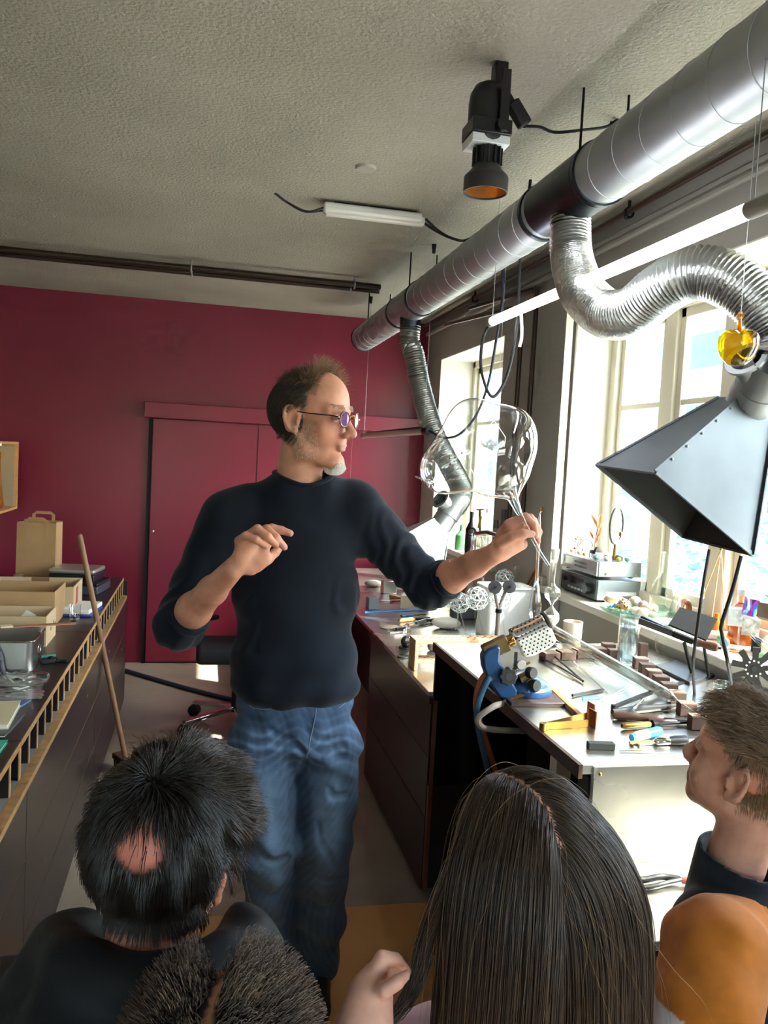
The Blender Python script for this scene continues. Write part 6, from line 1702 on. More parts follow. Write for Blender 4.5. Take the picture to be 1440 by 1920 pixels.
class Head:
    def __init__(h, c, R, s): h.c = np.array(c, float); h.R = R; h.s = s
    def w(h, p): return h.c + h.R @ (np.array(p, float) * h.s)
    def l(h, P): return ((P - h.c) @ h.R) / h.s
    def build(h, S, adult=True, neck=(0, -.045, -.20), nr=(.056, .064)):
        s = h.s
        E = lambda c, r, k=.012, op='add', R=None: S.ell(h.w(c), np.array(r) * s, h.R if R is None else h.R @ R, k * s, op)
        C = lambda a, b, ra, rb=None, k=.012, op='add': S.cone(h.w(a), h.w(b), ra * s, (ra if rb is None else rb) * s, k * s, op)
        E((0, -.014, .036), (.077, .098, .086)); E((0, .025, .045), (.068, .068, .072), .02)
        if adult:
            E((0, .028, -.035), (.059, .062, .078), .02)
            for sx in (-1, 1):
                C((sx * .054, -.005, -.045), (sx * .047, .012, -.082), .017, .016, .02)
                C((sx * .047, .012, -.082), (sx * .016, .070, -.108), .016, .016, .02)
                E((sx * .044, .056, -.022), (.02, .018, .018), .02)
            E((0, .076, -.103), (.022, .018, .019), .015)
        else:
            E((0, .028, -.030), (.062, .060, .074), .02)
            for sx in (-1, 1): E((sx * .036, .052, -.040), (.030, .026, .030), .025); C((sx * .045, 0, -.06), (sx * .012, .066, -.088), .018, .016, .025)
            E((0, .072, -.090), (.019, .015, .015), .02)
        # brow, nose, lips, eye hollows
        C((-.046, .070, .024), (-.014, .086, .021), .012, .011, .014); C((.046, .070, .024), (.014, .086, .021), .012, .011, .014)
        for sx in (-1, 1):
            E((sx * .031, .099, .003), (.017, .015, .0105), .012, 'sub')
            E((sx * .031, .082, .003), (.0135, .010, .0085), .004)
        nz = 1.0 if adult else .72
        C((0, .088, .014), (0, .090 + .024 * nz, -.030), .0085, .0115, .010)
        E((0, .094 + .022 * nz, -.033), (.011, .011, .0095), .008)
        for sx in (-1, 1): E((sx * .0125, .098 + .006 * nz, -.037), (.0085, .010, .008), .008); E((sx * .006, .102 + .008 * nz, -.0445), (.004, .006, .003), .003, 'sub')
        E((0, .086, -.054), (.020, .010, .014), .014)
        E((0, .0905, -.0635), (.020, .0065, .0046), .006); E((0, .0890, -.0730), (.0175, .0065, .0056), .006)
        C((-.018, .0965, -.0680), (.018, .0965, -.0680), .0012, .0012, .003, 'sub')
        for sx in (-1, 1):
            Re = np.array(Matrix.Rotation(sx * .42, 3, 'Z') @ Matrix.Rotation(-.22, 3, 'X'))
            E((sx * .080, -.010, -.008), (.0065, .020, .033), .005, 'add', Re)
            e0, eb, eu = np.array((sx * .084, -.011, -.004)), np.array((sx * .42, -.90, .10)), np.array((0, -.20, .98))
            hx = [e0 + eb * (.0185 * math.cos(t)) + eu * (.030 * math.sin(t)) for t in np.linspace(2.75, -1.25, 11)]
            for p, q in zip(hx[:-1], hx[1:]): C(p, q, .0042, .0042, .003)
            E((sx * .088, -.006, -.006), (.0085, .0095, .0165), .004, 'sub', Re)
            C((sx * .080, .006, -.004), (sx * .081, .004, -.016), .0045, .0050, .004)
            E((sx * .080, -.001, -.034), (.0055, .0085, .0095), .005)
        a = np.array(neck)
        S.cone(h.w((0, -.022, -.055)), h.w(a), nr[0] * s, nr[1] * s, .02 * s)
        return h
    def eyes(h, root):
        for sx in (-1, 1):
            e = MB().ball(h.w((sx * .031, .0815, .003)), .0102 * h.s, 14, 10).build('eye', mat('eye_white', '#d9d2c8', .25), parent=root)
            sub(MB().ball(h.w((sx * .031, .0893, .003)), .0036 * h.s, 10, 8), 'iris', mat('iris_dark', '#23303a', .2), e, root)

def hair_mat(name, col, col2=None, rough=.38):
    m = bpy.data.materials.new(name); m.use_nodes = True
    nt = m.node_tree; b = nt.nodes['Principled BSDF']
    hi = nt.nodes.new('ShaderNodeHairInfo')
    rp = nt.nodes.new('ShaderNodeValToRGB')
    rp.color_ramp.elements[0].color = (*lin(col), 1); rp.color_ramp.elements[1].color = (*lin(col2 or col), 1)
    nt.links.new(hi.outputs['Random'], rp.inputs['Fac']); nt.links.new(rp.outputs['Color'], b.inputs['Base Color'])
    b.inputs['Roughness'].default_value = rough; b.inputs['Specular IOR Level'].default_value = .5
    return m
def strands(name, P, r, m, parent, tip=.35, **k):
    """P: (n, k, 3) world points of every hair"""
    n, kk, _ = P.shape
    cu = bpy.data.hair_curves.new(name)
    cu.add_curves([kk] * n)
    base = np.array(parent.location)
    cu.attributes['position'].data.foreach_set('vector', (P - base).astype(np.float32).ravel())
    ra = cu.attributes.get('radius') or cu.attributes.new('radius', 'FLOAT', 'POINT')
    rr = r * (1 - (1 - tip) * np.linspace(0, 1, kk) ** 2)
    ra.data.foreach_set('value', np.tile(rr, n).astype(np.float32))
    cu.materials.append(m)
    o = bpy.data.objects.new(name, cu); COL.objects.link(o)
    o.parent = parent
    return tag(o, **k)
def grow(S, roots, d0, nseg, step, force, lift, seed=0, jit=.15):
    """walk hairs over the surface S: start along d0, bend to force(p, i), stay lift(i) above the surface"""
    g = np.random.default_rng(seed)
    P = [roots]; d = d0 / (np.linalg.norm(d0, axis=1, keepdims=True) + 1e-9)
    p = roots.copy()
    for i in range(nseg):
        f = force(p, i)
        d = d + f + g.normal(0, jit, d.shape) * .3
        d /= np.linalg.norm(d, axis=1, keepdims=True) + 1e-9
        p = p + d * step
        for _ in range(2):
            sd = S.sample(p); gr = S.grad(p)
            pen = np.maximum(lift(i) - sd, 0)[:, None]
            p = p + gr * np.minimum(pen, .03)
        P.append(p.copy())
    return np.stack(P, 1)
def pick(P, mask, n, seed, S, jit):
    g = np.random.default_rng(seed)
    Q = P[mask]
    Q = Q[g.integers(0, len(Q), n)] + g.normal(0, jit, (n, 3))
    for _ in range(2): Q = Q - S.grad(Q) * S.sample(Q)[:, None]
    return Q
LS = lambda h: np.array(lin(h))

# ---------------------------------------------------------------- the demonstrator
man = T('person', 'man in a navy sweater, blue jeans and round purple glasses holding up a glass bubble', 'person', (.31, 2.33, 0), 'people')
S = SDF((-.16, 1.93, 0.0), (1.02, 2.60, 1.92), .0037)
Hm = Head((.292, 2.285, 1.722), axes((.80, -.60, -.02)), 1.10).build(S, neck=(-.0, -.03, -.19), nr=(.055, .060))
RS, LS_, RE, RW = (0.0739, 2.33, 1.431), (0.4382, 2.33, 1.466), (-0.0489, 2.32, 1.1286), (0.0818, 2.08, 1.3221)
LE, LW = (0.6819, 2.36, 1.2401), (0.7949, 2.125, 1.3764)
# trunk and limbs under the clothes
S.ell((.277, 2.34, 1.36), (.155, .095, .16), None, .04); S.ell((.285, 2.34, 1.10), (.135, .09, .18), None, .04); S.ell((.288, 2.345, .90), (.145, .095, .12), None, .04)
S.cone(RS, LS_, .055, .055, .03)
S.chain([(RS, .050), (RE, .040)]); S.chain([(LS_, .050), (LE, .040)])
fr = [np.array(RE) + (np.array(RW) - np.array(RE)) * t for t in (0, .3, .65, 1)]
S.chain(list(zip(fr, (.044, .046, .036, .0285))), .02)
fl_ = [np.array(LE) + (np.array(LW) - np.array(LE)) * t for t in (0, .35, .7, 1)]
S.chain(list(zip(fl_, (.045, .046, .036, .029))), .02)
RK, LK, RA, LA = (0.2245, 2.29, 0.4717), (0.3876, 2.29, 0.4628), (0.2574, 2.34, 0.06), (0.3904, 2.37, 0.0368)
S.chain([((0.2061, 2.34, 0.768), .070), (RK, .050), (RA, .036)], .03); S.chain([((0.3865, 2.34, 0.7635), .070), (LK, .050), (LA, .036)], .03)
for A in (RA, LA): S.cone((A[0], A[1], .05), (A[0] - .01, A[1] - .14, .035), .035, .028, .02)
def fingers(chains, k=.005):
    for c in chains:
        S.chain([(np.array(p), r) for p, r in c], k)
# his right hand: palm to the camera, fingers curling to the right
S.ell((0.1158, 2.075, 1.3616), (.036, .018, .044), axes((.55, -.8, .0)), .012)
S.cone((0.0957, 2.08, 1.3387), (0.1132, 2.07, 1.3865), .024, .021, .012); S.cone((0.1271, 2.085, 1.3279), (0.1611, 2.085, 1.3506), .021, .018, .014); S.cone((0.1034, 2.065, 1.3921), (0.1603, 2.095, 1.4151), .017, .016, .014)
S.cone((0.1394, 2.085, 1.3541), (0.1656, 2.095, 1.3879), .018, .014, .014)
fingers([
    [((0.0938, 2.06, 1.3978), .0125), ((0.109, 2.035, 1.4129), .0110), ((0.133, 2.018, 1.4062), .0095), ((0.1577, 2.025, 1.3903), .0080)],
    [((0.1136, 2.07, 1.4081), .0130), ((0.1373, 2.04, 1.4306), .0115), ((0.1619, 2.025, 1.4143), .0102), ((0.1834, 2.035, 1.3925), .0090)],
    [((0.1368, 2.085, 1.4154), .0130), ((0.1629, 2.065, 1.429), .0115), ((0.1852, 2.05, 1.4097), .0104), ((0.2068, 2.055, 1.3855), .0092)],
    [((0.1569, 2.105, 1.4168), .0128), ((0.1778, 2.1, 1.429), .0112), ((0.2007, 2.095, 1.4247), .0104), ((0.2237, 2.09, 1.4177), .0094)],
    [((0.1437, 2.095, 1.3296), .0160), ((0.1704, 2.1, 1.3489), .0140), ((0.1896, 2.11, 1.3647), .0115), ((0.2006, 2.115, 1.3755), .0095)]])
# his left hand: closed round the glass stem, thumb towards the camera
S.ell((0.837, 2.125, 1.4251), (.040, .022, .034), axes((.5, .8, .3)), .012)
S.cone((0.8095, 2.125, 1.3917), (0.8452, 2.13, 1.4487), .028, .024, .014); S.cone((0.8211, 2.125, 1.3816), (0.8775, 2.14, 1.4038), .022, .017, .014)
S.cone((0.8259, 2.11, 1.4573), (0.8923, 2.16, 1.4702), .018, .016, .014); S.cone((0.8564, 2.16, 1.4085), (0.899, 2.17, 1.4316), .018, .014, .014)
fingers([
    [((0.8343, 2.105, 1.4654), .0130), ((0.8648, 2.095, 1.4835), .0115), ((0.8883, 2.092, 1.464), .0102), ((0.898, 2.095, 1.4331), .0088)],
    [((0.8577, 2.125, 1.4674), .0130), ((0.8874, 2.115, 1.4797), .0115), ((0.9053, 2.108, 1.4528), .0104), ((0.9111, 2.108, 1.4144), .0090)],
    [((0.8755, 2.145, 1.4633), .0125), ((0.9073, 2.138, 1.4696), .0112), ((0.9218, 2.13, 1.4408), .0100), ((0.9168, 2.128, 1.4094), .0088)],
    [((0.8907, 2.165, 1.453), .0115), ((0.9215, 2.162, 1.4559), .0100), ((0.9316, 2.155, 1.4311), .0090), ((0.921, 2.15, 1.4131), .0080)],
    [((0.799, 2.1, 1.409), .0165), ((0.8231, 2.078, 1.4296), .0150), ((0.8499, 2.07, 1.44), .0128), ((0.8787, 2.076, 1.4389), .0105)]])
def man_tone(P):
    q = Hm.l(P); c = np.tile(LS('#c08a70'), (len(P), 1))
    fc = (q[:, 1] > .02) & (q[:, 2] < .08) & (q[:, 2] > -.13)
    red = np.exp(-(((q[:, 1] - .085) / .05) ** 2 + ((q[:, 2] + .03) / .05) ** 2))[:, None] * (np.abs(q[:, :1]) < .09)
    c = c * (1 - .35 * red) + LS('#c4705f') * .35 * red
    lip = ((np.abs(q[:, 0]) < .021) & (q[:, 1] > .088) & (q[:, 2] < -.060) & (q[:, 2] > -.079))[:, None]
    c = np.where(lip, LS('#b0786a'), c)
    sc = ((q[:, 2] > .055) & (q[:, 1] < .045) | (q[:, 1] < -.03) & (q[:, 2] > -.045))[:, None] & (np.linalg.norm(q, axis=1) < .16)[:, None]
    c = np.where(sc, c * .55 + LS('#4a423c') * .45, c)
    hand = (P[:, 2] < 1.48)[:, None]
    c = np.where(hand, c * .75 + LS('#c98876') * .25, c)
    return c
body, BP = S.mesh('body', skin_m, man, 1, man_tone)
Hm.eyes(man)
q = Hm.l(BP); nrm = S
rad = np.linalg.norm(q - np.array([0, -.01, .03]), axis=1)
side = (q[:, 1] < .020 + .25 * np.clip(q[:, 2] - .02, -.1, .1)) & (q[:, 2] > -.055 + .55 * np.clip(-q[:, 1] - .02, -.08, .02)) & (rad < .16) & ~((np.abs(q[:, 0]) > .071) & (q[:, 1] > -.035) & (q[:, 2] < .026)) & (q[:, 2] < .085)
top = (q[:, 2] > .076) & (q[:, 1] < .036) & (rad < .16)
mh = hair_mat('grey_brown_hair', '#171411', '#4a3f36')
def surf_force(H, fn, w):
    def f(p, i):
        return fn(H.l(p), i) @ H.R.T * w
    return f
r0 = pick(BP, side, 5200, 1, S, .002)
P_ = grow(S, r0, S.grad(r0) * .35 + np.array([0, 0, -.6]) + (-Hm.R[:, 1]) * .7, 5, .0048, lambda p, i: np.array([0, 0, -.25]) + (-Hm.R[:, 1]) * .15, lambda i: .0022 + .0012 * i, 2)
strands('hair', P_, .00042, mh, man, kind='stuff')
r0 = pick(BP, top, 1900, 3, S, .002); ql = Hm.l(r0)
d0 = S.grad(r0) * .5 + Hm.R[:, 1] * .3 + np.random.default_rng(4).normal(0, .4, r0.shape)
P_ = grow(S, r0, d0, 5, .0046, lambda p, i: Hm.R[:, 1] * .12 + np.array([0, 0, .02]), lambda i: .001, 5, .35)
strands('hair_top', P_, .00034, hair_mat('light_brown_hair', '#2a211a', '#6b5642'), man, kind='stuff')
tuft = top & (q[:, 1] > .006)
r0 = pick(BP, tuft, 620, 6, S, .002)
d0 = S.grad(r0) * 1.0 + Hm.R[:, 1] * .35 + np.random.default_rng(7).normal(0, .42, r0.shape)
P_ = grow(S, r0, d0, 6, .0080, lambda p, i: Hm.R[:, 1] * .06, lambda i: .001, 8, .4)
strands('hair_tuft', P_, .00036, hair_mat('tuft_hair', '#5a4530', '#a88a68'), man, kind='stuff')
chin = (q[:, 1] > .055) & (q[:, 2] < -.106) & (np.abs(q[:, 0]) < .024) & (q[:, 2] > -.14)
r0 = pick(BP, chin, 900, 9, S, .002)
P_ = grow(S, r0, S.grad(r0) * .5 + np.array([0, 0, -1]) + Hm.R[:, 1] * .2, 4, .0036, lambda p, i: np.array([0, 0, -.2]), lambda i: .0006, 10, .3)
strands('beard', P_, .0004, hair_mat('white_beard', '#d8d2c8', '#f2eee6'), man, kind='stuff')
cheek = (np.abs(q[:, 0]) > .035) & (q[:, 1] > -.005) & (q[:, 1] < .05) & (q[:, 2] < -.015) & (q[:, 2] > -.10)
r0 = pick(BP, cheek, 900, 11, S, .002)
P_ = grow(S, r0, S.grad(r0) * .5 + np.array([0, 0, -1]), 2, .003, lambda p, i: np.array([0, 0, -.1]), lambda i: .0004, 12, .3)
strands('sideburn', P_, .00022, hair_mat('grey_stubble', '#c0b4a8', '#dcd2c8'), man, kind='stuff')
brow = (q[:, 1] > .060) & (q[:, 2] > .024) & (q[:, 2] < .036) & (np.abs(q[:, 0]) > .012) & (np.abs(q[:, 0]) < .05)
if brow.any():
    r0 = pick(BP, brow, 240, 13, S, .001)
    P_ = grow(S, r0, S.grad(r0) * .6 + np.sign(Hm.l(r0)[:, :1]) * Hm.R[:, 0][None, :] * .8, 3, .003, lambda p, i: np.array([0, 0, 0.]), lambda i: .0005, 14)
    strands('eyebrow', P_, .0003, hair_mat('brow_hair', '#8f7a66', '#b5a490'), man, kind='stuff')
# glasses
lens_m = thin_glass('purple_lens', '#a868c8', 2.4, haze=.30, hazecol='#8a58b0')
fx = lambda p: Hm.w(p)
rim_m = mat('tortoise_rim', '#6b3a1e', .25)
br_o = MB().tube(curve([fx((-.0135, .110, .006)), fx((-.006, .116, .012)), fx((.006, .116, .012)), fx((.0135, .110, .006))], 5), .0017, 8).build('glasses', mat('bridge_orange', '#b0692c', .3), parent=man)
for sx in (-1, 1):
    c = V(fx((sx * .032, .109, .002))); n_ = V(Hm.R @ np.array([sx * .18, 1, -.02])).normalized()
    sub(MB().torus(c, n_, .0205, .0019, 36, 8), 'rim', rim_m, br_o, man)
    sub(MB().lathe([(0, .0006), (.0200, .0), (.0200, -.0012), (0, -.0006)], c, n_, n=32), 'lens', lens_m, br_o, man)
    sub(MB().tube(curve([fx((sx * .053, .104, .006)), fx((sx * .066, .085, .008)), fx((sx * .078, .03, .010)), fx((sx * .080, -.012, .012)), fx((sx * .077, -.035, -.006))], 6), .0015, 8), 'temple', iron, br_o, man)
    sub(MB().ball(fx((sx * .055, .104, .006)), .003, 8, 6), 'hinge', chrome, br_o, man)

# sweater
K = SDF((-.20, 2.05, .84), (.92, 2.62, 1.62), .005)
K.ell((.272, 2.34, 1.40), (.185, .118, .12), None, .05); K.ell((.277, 2.335, 1.22), (.182, .122, .20), None, .05); K.ell((.284, 2.335, 1.03), (.186, .128, .14), None, .04); K.ell((.288, 2.335, .955), (.190, .130, .070), None, .03)
K.cone((.14, 2.34, 1.475), (.42, 2.34, 1.49), .058, .058, .05); K.cone((.245, 2.312, 1.505), (.318, 2.312, 1.505), .078, .078, .04)
K.cone(RS, RE, .080, .066, .05); K.cone(LS_, LE, .082, .062, .05)
e = np.array(RE); dR = (np.array(RW) - e) / np.linalg.norm(np.array(RW) - e); K.cone(e, e + dR * .055, .064, .057, .03)
e = np.array(LE); dL = (np.array(LW) - e) / np.linalg.norm(np.array(LW) - e); K.cone(e, e + dL * .075, .062, .056, .03)
# folds: bunched sleeves, drape over the belly, hem
def folds(a, b, amp, freq, tw):
    a, b = np.array(a), np.array(b); u = (b - a) / np.linalg.norm(b - a)
    lo, hi = np.minimum(a, b) - .09, np.maximum(a, b) + .09
    K.disp(lo, hi, lambda x, y, z: amp * np.sin(freq * ((x - a[0]) * u[0] + (y - a[1]) * u[1] + (z - a[2]) * u[2]) + tw * (x + z * .7 - y) + 2.6 * np.sin(23 * x + 15 * z + 19 * y) + 1.3 * np.sin(47 * z - 31 * x)) * np.clip(((x - a[0]) * u[0] + (y - a[1]) * u[1] + (z - a[2]) * u[2]) / .2, 0, 1))
folds(LS_, np.array(LE) + dL * .07, .0036, 85, 55); folds(RS, np.array(RE) + dR * .05, .0034, 75, 50)
K.disp((.05, 2.05, .86), (.55, 2.6, 1.30), lambda x, y, z: .0035 * np.sin(26 * x + 38 * z + 3 * np.sin(9 * z)) * np.clip((1.30 - z) / .25, 0, 1) + .0025 * np.sin(60 * x - 25 * z) * np.clip((1.15 - z) / .25, 0, 1))
K.cut((.29, 2.33, .893), (.02, .10, -1))
navy = mat('navy_knit', '#131a26', .9, col2='#0f151f', nscale=14, bump=.10, bscale=900, sheen=.1, spec=.15)
nc, nr_, nR = np.array((.276, 2.300, 1.600)), np.array((.090, .088, .088)), axes((.0, -1, .30))
ring = []
for i in range(48):
    a = 2 * math.pi * i / 48
    th = np.linspace(-1.5, 1.2, 120)
    Q = nc + np.stack([np.cos(th) * math.cos(a) * nr_[0], np.cos(th) * math.sin(a) * nr_[1], np.sin(th) * nr_[2]], 1) @ nR.T
    f = K.sample(Q)
    j = np.argmax(f > 0)
    ring.append(Q[j])
ring = np.array(ring)
for _ in range(3): ring = (np.roll(ring, 1, 0) + ring * 2 + np.roll(ring, -1, 0)) / 4
K.ell(nc, nr_, nR, .004, 'sub')
K.mesh('sweater', navy, man, 1)
MB().tube([tuple(p) for p in ring], .0075, 8, closed=True).build('neckband', navy, parent=man)
for (c, d, r) in ((np.array(RE) + dR * .060, dR, .054), (np.array(LE) + dL * .078, dL, .0545)):
    MB().torus(tuple(c), tuple(d), r, .008, 30, 8).build('cuff', navy, parent=man)

# jeans
def on_surface(K_, pts, off):
    P = np.array(pts, float)
    for _ in range(6): P = P - K_.grad(P) * (K_.sample(P) - off)[:, None]
    return [tuple(p) for p in P]
J = SDF((.02, 2.12, .03), (.56, 2.58, 1.0), .005)
J.ell((.290, 2.345, .90), (.172, .112, .09), None, .03); J.ell((.290, 2.35, .80), (.176, .112, .10), None, .04)
J.chain([((0.1958, 2.345, 0.7665), .098), ((0.2126, 2.335, 0.6105), .088), (RK, .076), ((0.2459, 2.325, 0.2589), .074), ((RA[0], RA[1], .075), .076)], .035)
J.chain([((0.3954, 2.345, 0.7615), .098), ((0.3937, 2.335, 0.6033), .086), (LK, .074), ((0.3937, 2.345, 0.2367), .070), ((LA[0], LA[1], .075), .070)], .035)
J.disp((.0, 2.1, .0), (.6, 2.6, 1.0), lambda x, y, z: .0060 * np.sin(55 * z + 22 * x + 2 * np.sin(14 * x + 9 * z)) * (np.exp(-((z - .46) / .10) ** 2) + np.exp(-((z - .75) / .06) ** 2) + .8 * np.exp(-((z - .2) / .1) ** 2)) + .0018 * np.sin(90 * x + 20 * z))
def crease(pts, r=.005, k=.014):
    P = on_surface(J, [tuple(p) for p in curve(pts, 5)], .001)
    for i, (p, q) in enumerate(zip(P[:-1], P[1:])):
        w = math.sin(math.pi * (i + .5) / (len(P) - 1))
        J.cone(p, q, r * (.35 + .65 * w), None, k, 'sub')
for c_ in ([(0.3088, 2.22, 0.7601), (0.2647, 2.2, 0.7992), (0.2054, 2.2, 0.8187), (0.1343, 2.22, 0.8163)], [(0.3053, 2.22, 0.7709), (0.2562, 2.2, 0.8249), (0.1895, 2.2, 0.8519)], [(0.3211, 2.22, 0.7552), (0.3693, 2.2, 0.7873), (0.4405, 2.22, 0.7932)],
           [(0.3278, 2.22, 0.7702), (0.3753, 2.2, 0.8175), (0.4459, 2.22, 0.8362)], [(0.3139, 2.22, 0.7477), (0.2969, 2.22, 0.6948), (0.2919, 2.22, 0.6106)], [(0.37, 2.2, 0.6805), (0.4133, 2.2, 0.6604), (0.4538, 2.22, 0.6534)],
           [(0.3344, 2.2, 0.5795), (0.3747, 2.2, 0.5236), (0.4157, 2.22, 0.4333)], [(0.3105, 2.2, 0.4501), (0.3644, 2.2, 0.4236), (0.4289, 2.22, 0.4168)], [(0.1675, 2.2, 0.5195), (0.2274, 2.2, 0.4857), (0.2863, 2.2, 0.49)],
           [(0.1697, 2.2, 0.3978), (0.225, 2.2, 0.3711), (0.2835, 2.2, 0.3902)], [(0.1768, 2.2, 0.2979), (0.2363, 2.2, 0.2825), (0.2921, 2.2, 0.2999)], [(0.3359, 2.24, 0.3331), (0.3723, 2.24, 0.3116), (0.4105, 2.25, 0.3223)]):
    crease(c_)
J.cut((.3, 2.3, .045), (0, 0, -1)); J.cut((.3, 2.3, .93), (0, 0, 1))
den = toned('denim', .85, 0, .35, 700, .1, .2)
def denim(P):
    c = np.tile(LS('#20344f'), (len(P), 1))
    fade = np.zeros(len(P))
    for (hx, kx) in ((.205, .228), (.385, .392)):
        ax_ = kx + (hx - kx) * np.clip((P[:, 2] - .46) / .3, -1, 1)
        fade += np.exp(-((P[:, 0] - ax_) / .045) ** 2) * np.exp(-((P[:, 2] - .55) / .22) ** 2) * (P[:, 1] < 2.34)
    wh = np.sin(95 * P[:, 2] + 30 * np.abs(P[:, 0] - .29) + 1.5 * np.sin(40 * P[:, 0])) ** 6 * np.exp(-((P[:, 2] - .80) / .07) ** 2)
    gr = .5 + .5 * np.sin(300 * P[:, 0] + 40 * np.sin(6 * P[:, 2])) * np.sin(47 * P[:, 0] + 3 * P[:, 2])
    f = np.clip(.62 * fade + .35 * wh + .12 * gr + .14, 0, 1)[:, None]
    return c * (1 - f) + LS('#6f8fb2') * f
J.mesh('jeans', den, man, 1, denim)
seam = mat('jean_stitch', '#6d8096', .7)
fly = [np.array((0.3374, 2.22, 0.9147)) + (np.array((0.316, 2.24, 0.7553)) - np.array((0.3374, 2.22, 0.9147))) * t for t in np.linspace(0, 1, 10)]
MB().tube(on_surface(J, fly, .0003), .0016, 6).build('fly_seam', seam, parent=man)
ls = [np.array((0.1184, 2.28, 0.7305)) + (np.array((0.2038, 2.26, 0.2364)) - np.array((0.1184, 2.28, 0.7305))) * t for t in np.linspace(0, 1, 24)]
MB().tube(on_surface(J, ls, .0006), .0011, 5).build('side_seam', seam, parent=man)
pk = [(0.111, 2.25, 0.9206), (0.1415, 2.24, 0.9113), (0.1848, 2.23, 0.9078), (0.2171, 2.22, 0.9225)]
MB().tube(on_surface(J, [tuple(p) for p in curve(pk, 5)], .001), .0014, 5).build('pocket_seam', seam, parent=man)
pk = [(0.424, 2.23, 0.9102), (0.4407, 2.24, 0.9192), (0.459, 2.26, 0.9346)]
MB().tube(on_surface(J, [tuple(p) for p in curve(pk, 5)], .001), .0014, 5).build('pocket_seam', seam, parent=man)
for A in (RA, LA):
    Sh = SDF((A[0] - .09, A[1] - .24, 0), (A[0] + .09, A[1] + .10, .13), .006)
    Sh.cone((A[0], A[1] + .03, .05), (A[0] - .012, A[1] - .15, .036), .044, .040, .03); Sh.cone((A[0], A[1], .06), (A[0], A[1], .10), .042, .045, .02)
    Sh.cut((0, 0, .006), (0, 0, -1))
    Sh.mesh('shoe', mat('shoe_leather', '#2b2019', .45), man, 1)

# ---------------------------------------------------------------- the glass bubble in his hand
gb_ = T('glass_bubble', 'large bent clear glass bubble on a drawn stem held up by the man', 'glass vessel', (0.8659, 2.09, 1.4385))
lo_ = np.array([.50, 1.86, 1.46]); hi_ = np.array([1.06, 2.36, 1.90])
G = SDF(lo_, hi_, .006)
c1, c2, c3 = np.array((0.7742, 2.09, 1.6593)), np.array((0.6774, 2.11, 1.697)), np.array((0.6354, 2.13, 1.6013))
G.ell(c1, (.098, .10, .128), axes((.0, -1, .0), tilt=0, roll=R_(-22)), .05)
G.ell(np.array((0.6974, 2.1, 1.7336)), (.062, .075, .062), None, .06)
G.ell(c3, (.066, .070, .066), None, .05)
G.ell(np.array((0.6656, 2.11, 1.6463)), (.062, .07, .085), None, .05)
G.cone((0.8057, 2.09, 1.5745), (0.8235, 2.09, 1.539), .045, .014, .05)
gm_ = thin_glass('bubble_glass', '#f6fafa', 3.2, rough=.02)
G.mesh('bubble', gm_, gb_, 3)
st_ = [(0.8116, 2.09, 1.5559), (0.8275, 2.09, 1.5247), (0.8461, 2.088, 1.4892), (0.8623, 2.085, 1.4608), (0.8883, 2.085, 1.4221), (0.9094, 2.085, 1.3889), (0.9387, 2.085, 1.3527)]
MB().tube(st_, [.020, .013, .0075, .006, .0048, .0045, .0035], 14).build('stem', glass_rod, parent=gb_)
MB().tube([V((0.8178, 2.075, 1.5353)), V((0.8282, 2.075, 1.5184)), V((0.8429, 2.076, 1.4885))], [.004, .006, .003], 10).build('solid_drop', glass_rod, parent=gb_)
MB().tube(curve([(0.6075, 2.13, 1.5638), (0.5865, 2.12, 1.569), (0.5685, 2.12, 1.5739), (0.5534, 2.12, 1.5789)], 4), [.006] * 4 + [.004] * 4 + [.0022] * 4 + [.001], 10).build('pulled_tip', glass_rod, parent=gb_)
MB().tube(curve([(0.5694, 2.07, 1.6273), (0.5919, 2.06, 1.5659), (0.6414, 2.05, 1.5406), (0.7003, 2.05, 1.5389), (0.7213, 2.05, 1.5581), (0.7593, 2.05, 1.5456), (0.8054, 2.07, 1.5322)], 6), .0022, 8).build('fold_line', glass_rod, parent=gb_)
MB().tube(curve([(0.6944, 2.06, 1.8018), (0.7137, 2.04, 1.7811), (0.7266, 2.03, 1.7538)], 6), [.0015] * 4 + [.003] * 5 + [.0035] * 4, 8).build('thick_drop', glass_rod, parent=gb_)
g = random.Random(31)
for k in range(9):
    p = V((0.6411, 2.09, 1.628)) + V((g.gauss(0, .014), g.gauss(0, .01), g.gauss(0, .012)))
    MB().ball(p, g.uniform(.0012, .003), 6, 4).build('red_speck', mat('speck_red', '#6b1420', .4), parent=gb_)

# ---------------------------------------------------------------- the children
def kid_body(S, hc, R, sc, hgt, shoulders, torso_r, feet):
    """simple standing body below a child's head: trunk, hips, legs"""
    hx, hy, hz = hc
    sh = hz - .235
    S.cone((hx - shoulders, hy, sh - .03), (hx + shoulders, hy, sh - .03), .05, .05, .04)
    S.ell((hx, hy, sh - .14), torso_r, None, .05); S.ell((hx, hy, sh - .34), (torso_r[0] * .9, torso_r[1] * .95, .14), None, .05)
    for sx in (-1, 1):
        S.chain([((hx + sx * .06, hy, sh - .42), .065), ((hx + sx * .065, hy, .34), .050), ((hx + sx * .068, hy + .01, .07), .036)], .03)
        S.cone((hx + sx * .068, hy + .01, .04), (hx + sx * .075, hy + .10, .03), .035, .028, .02)
    return sh
def child(lab, hc, face, tilt, roll, sc, bounds, h, skin, scalp_fn):
    root = T('person', lab, 'person', (hc[0], hc[1], 0), 'people')
    S = SDF(bounds[0], bounds[1], h)
    H = Head(hc, axes(face, tilt=tilt, roll=roll), sc).build(S, adult=False, nr=(.046, .050), neck=(0, -.03, -.17))
    return root, S, H
pants = mat('dark_pants', '#23262e', .85, bump=.1)

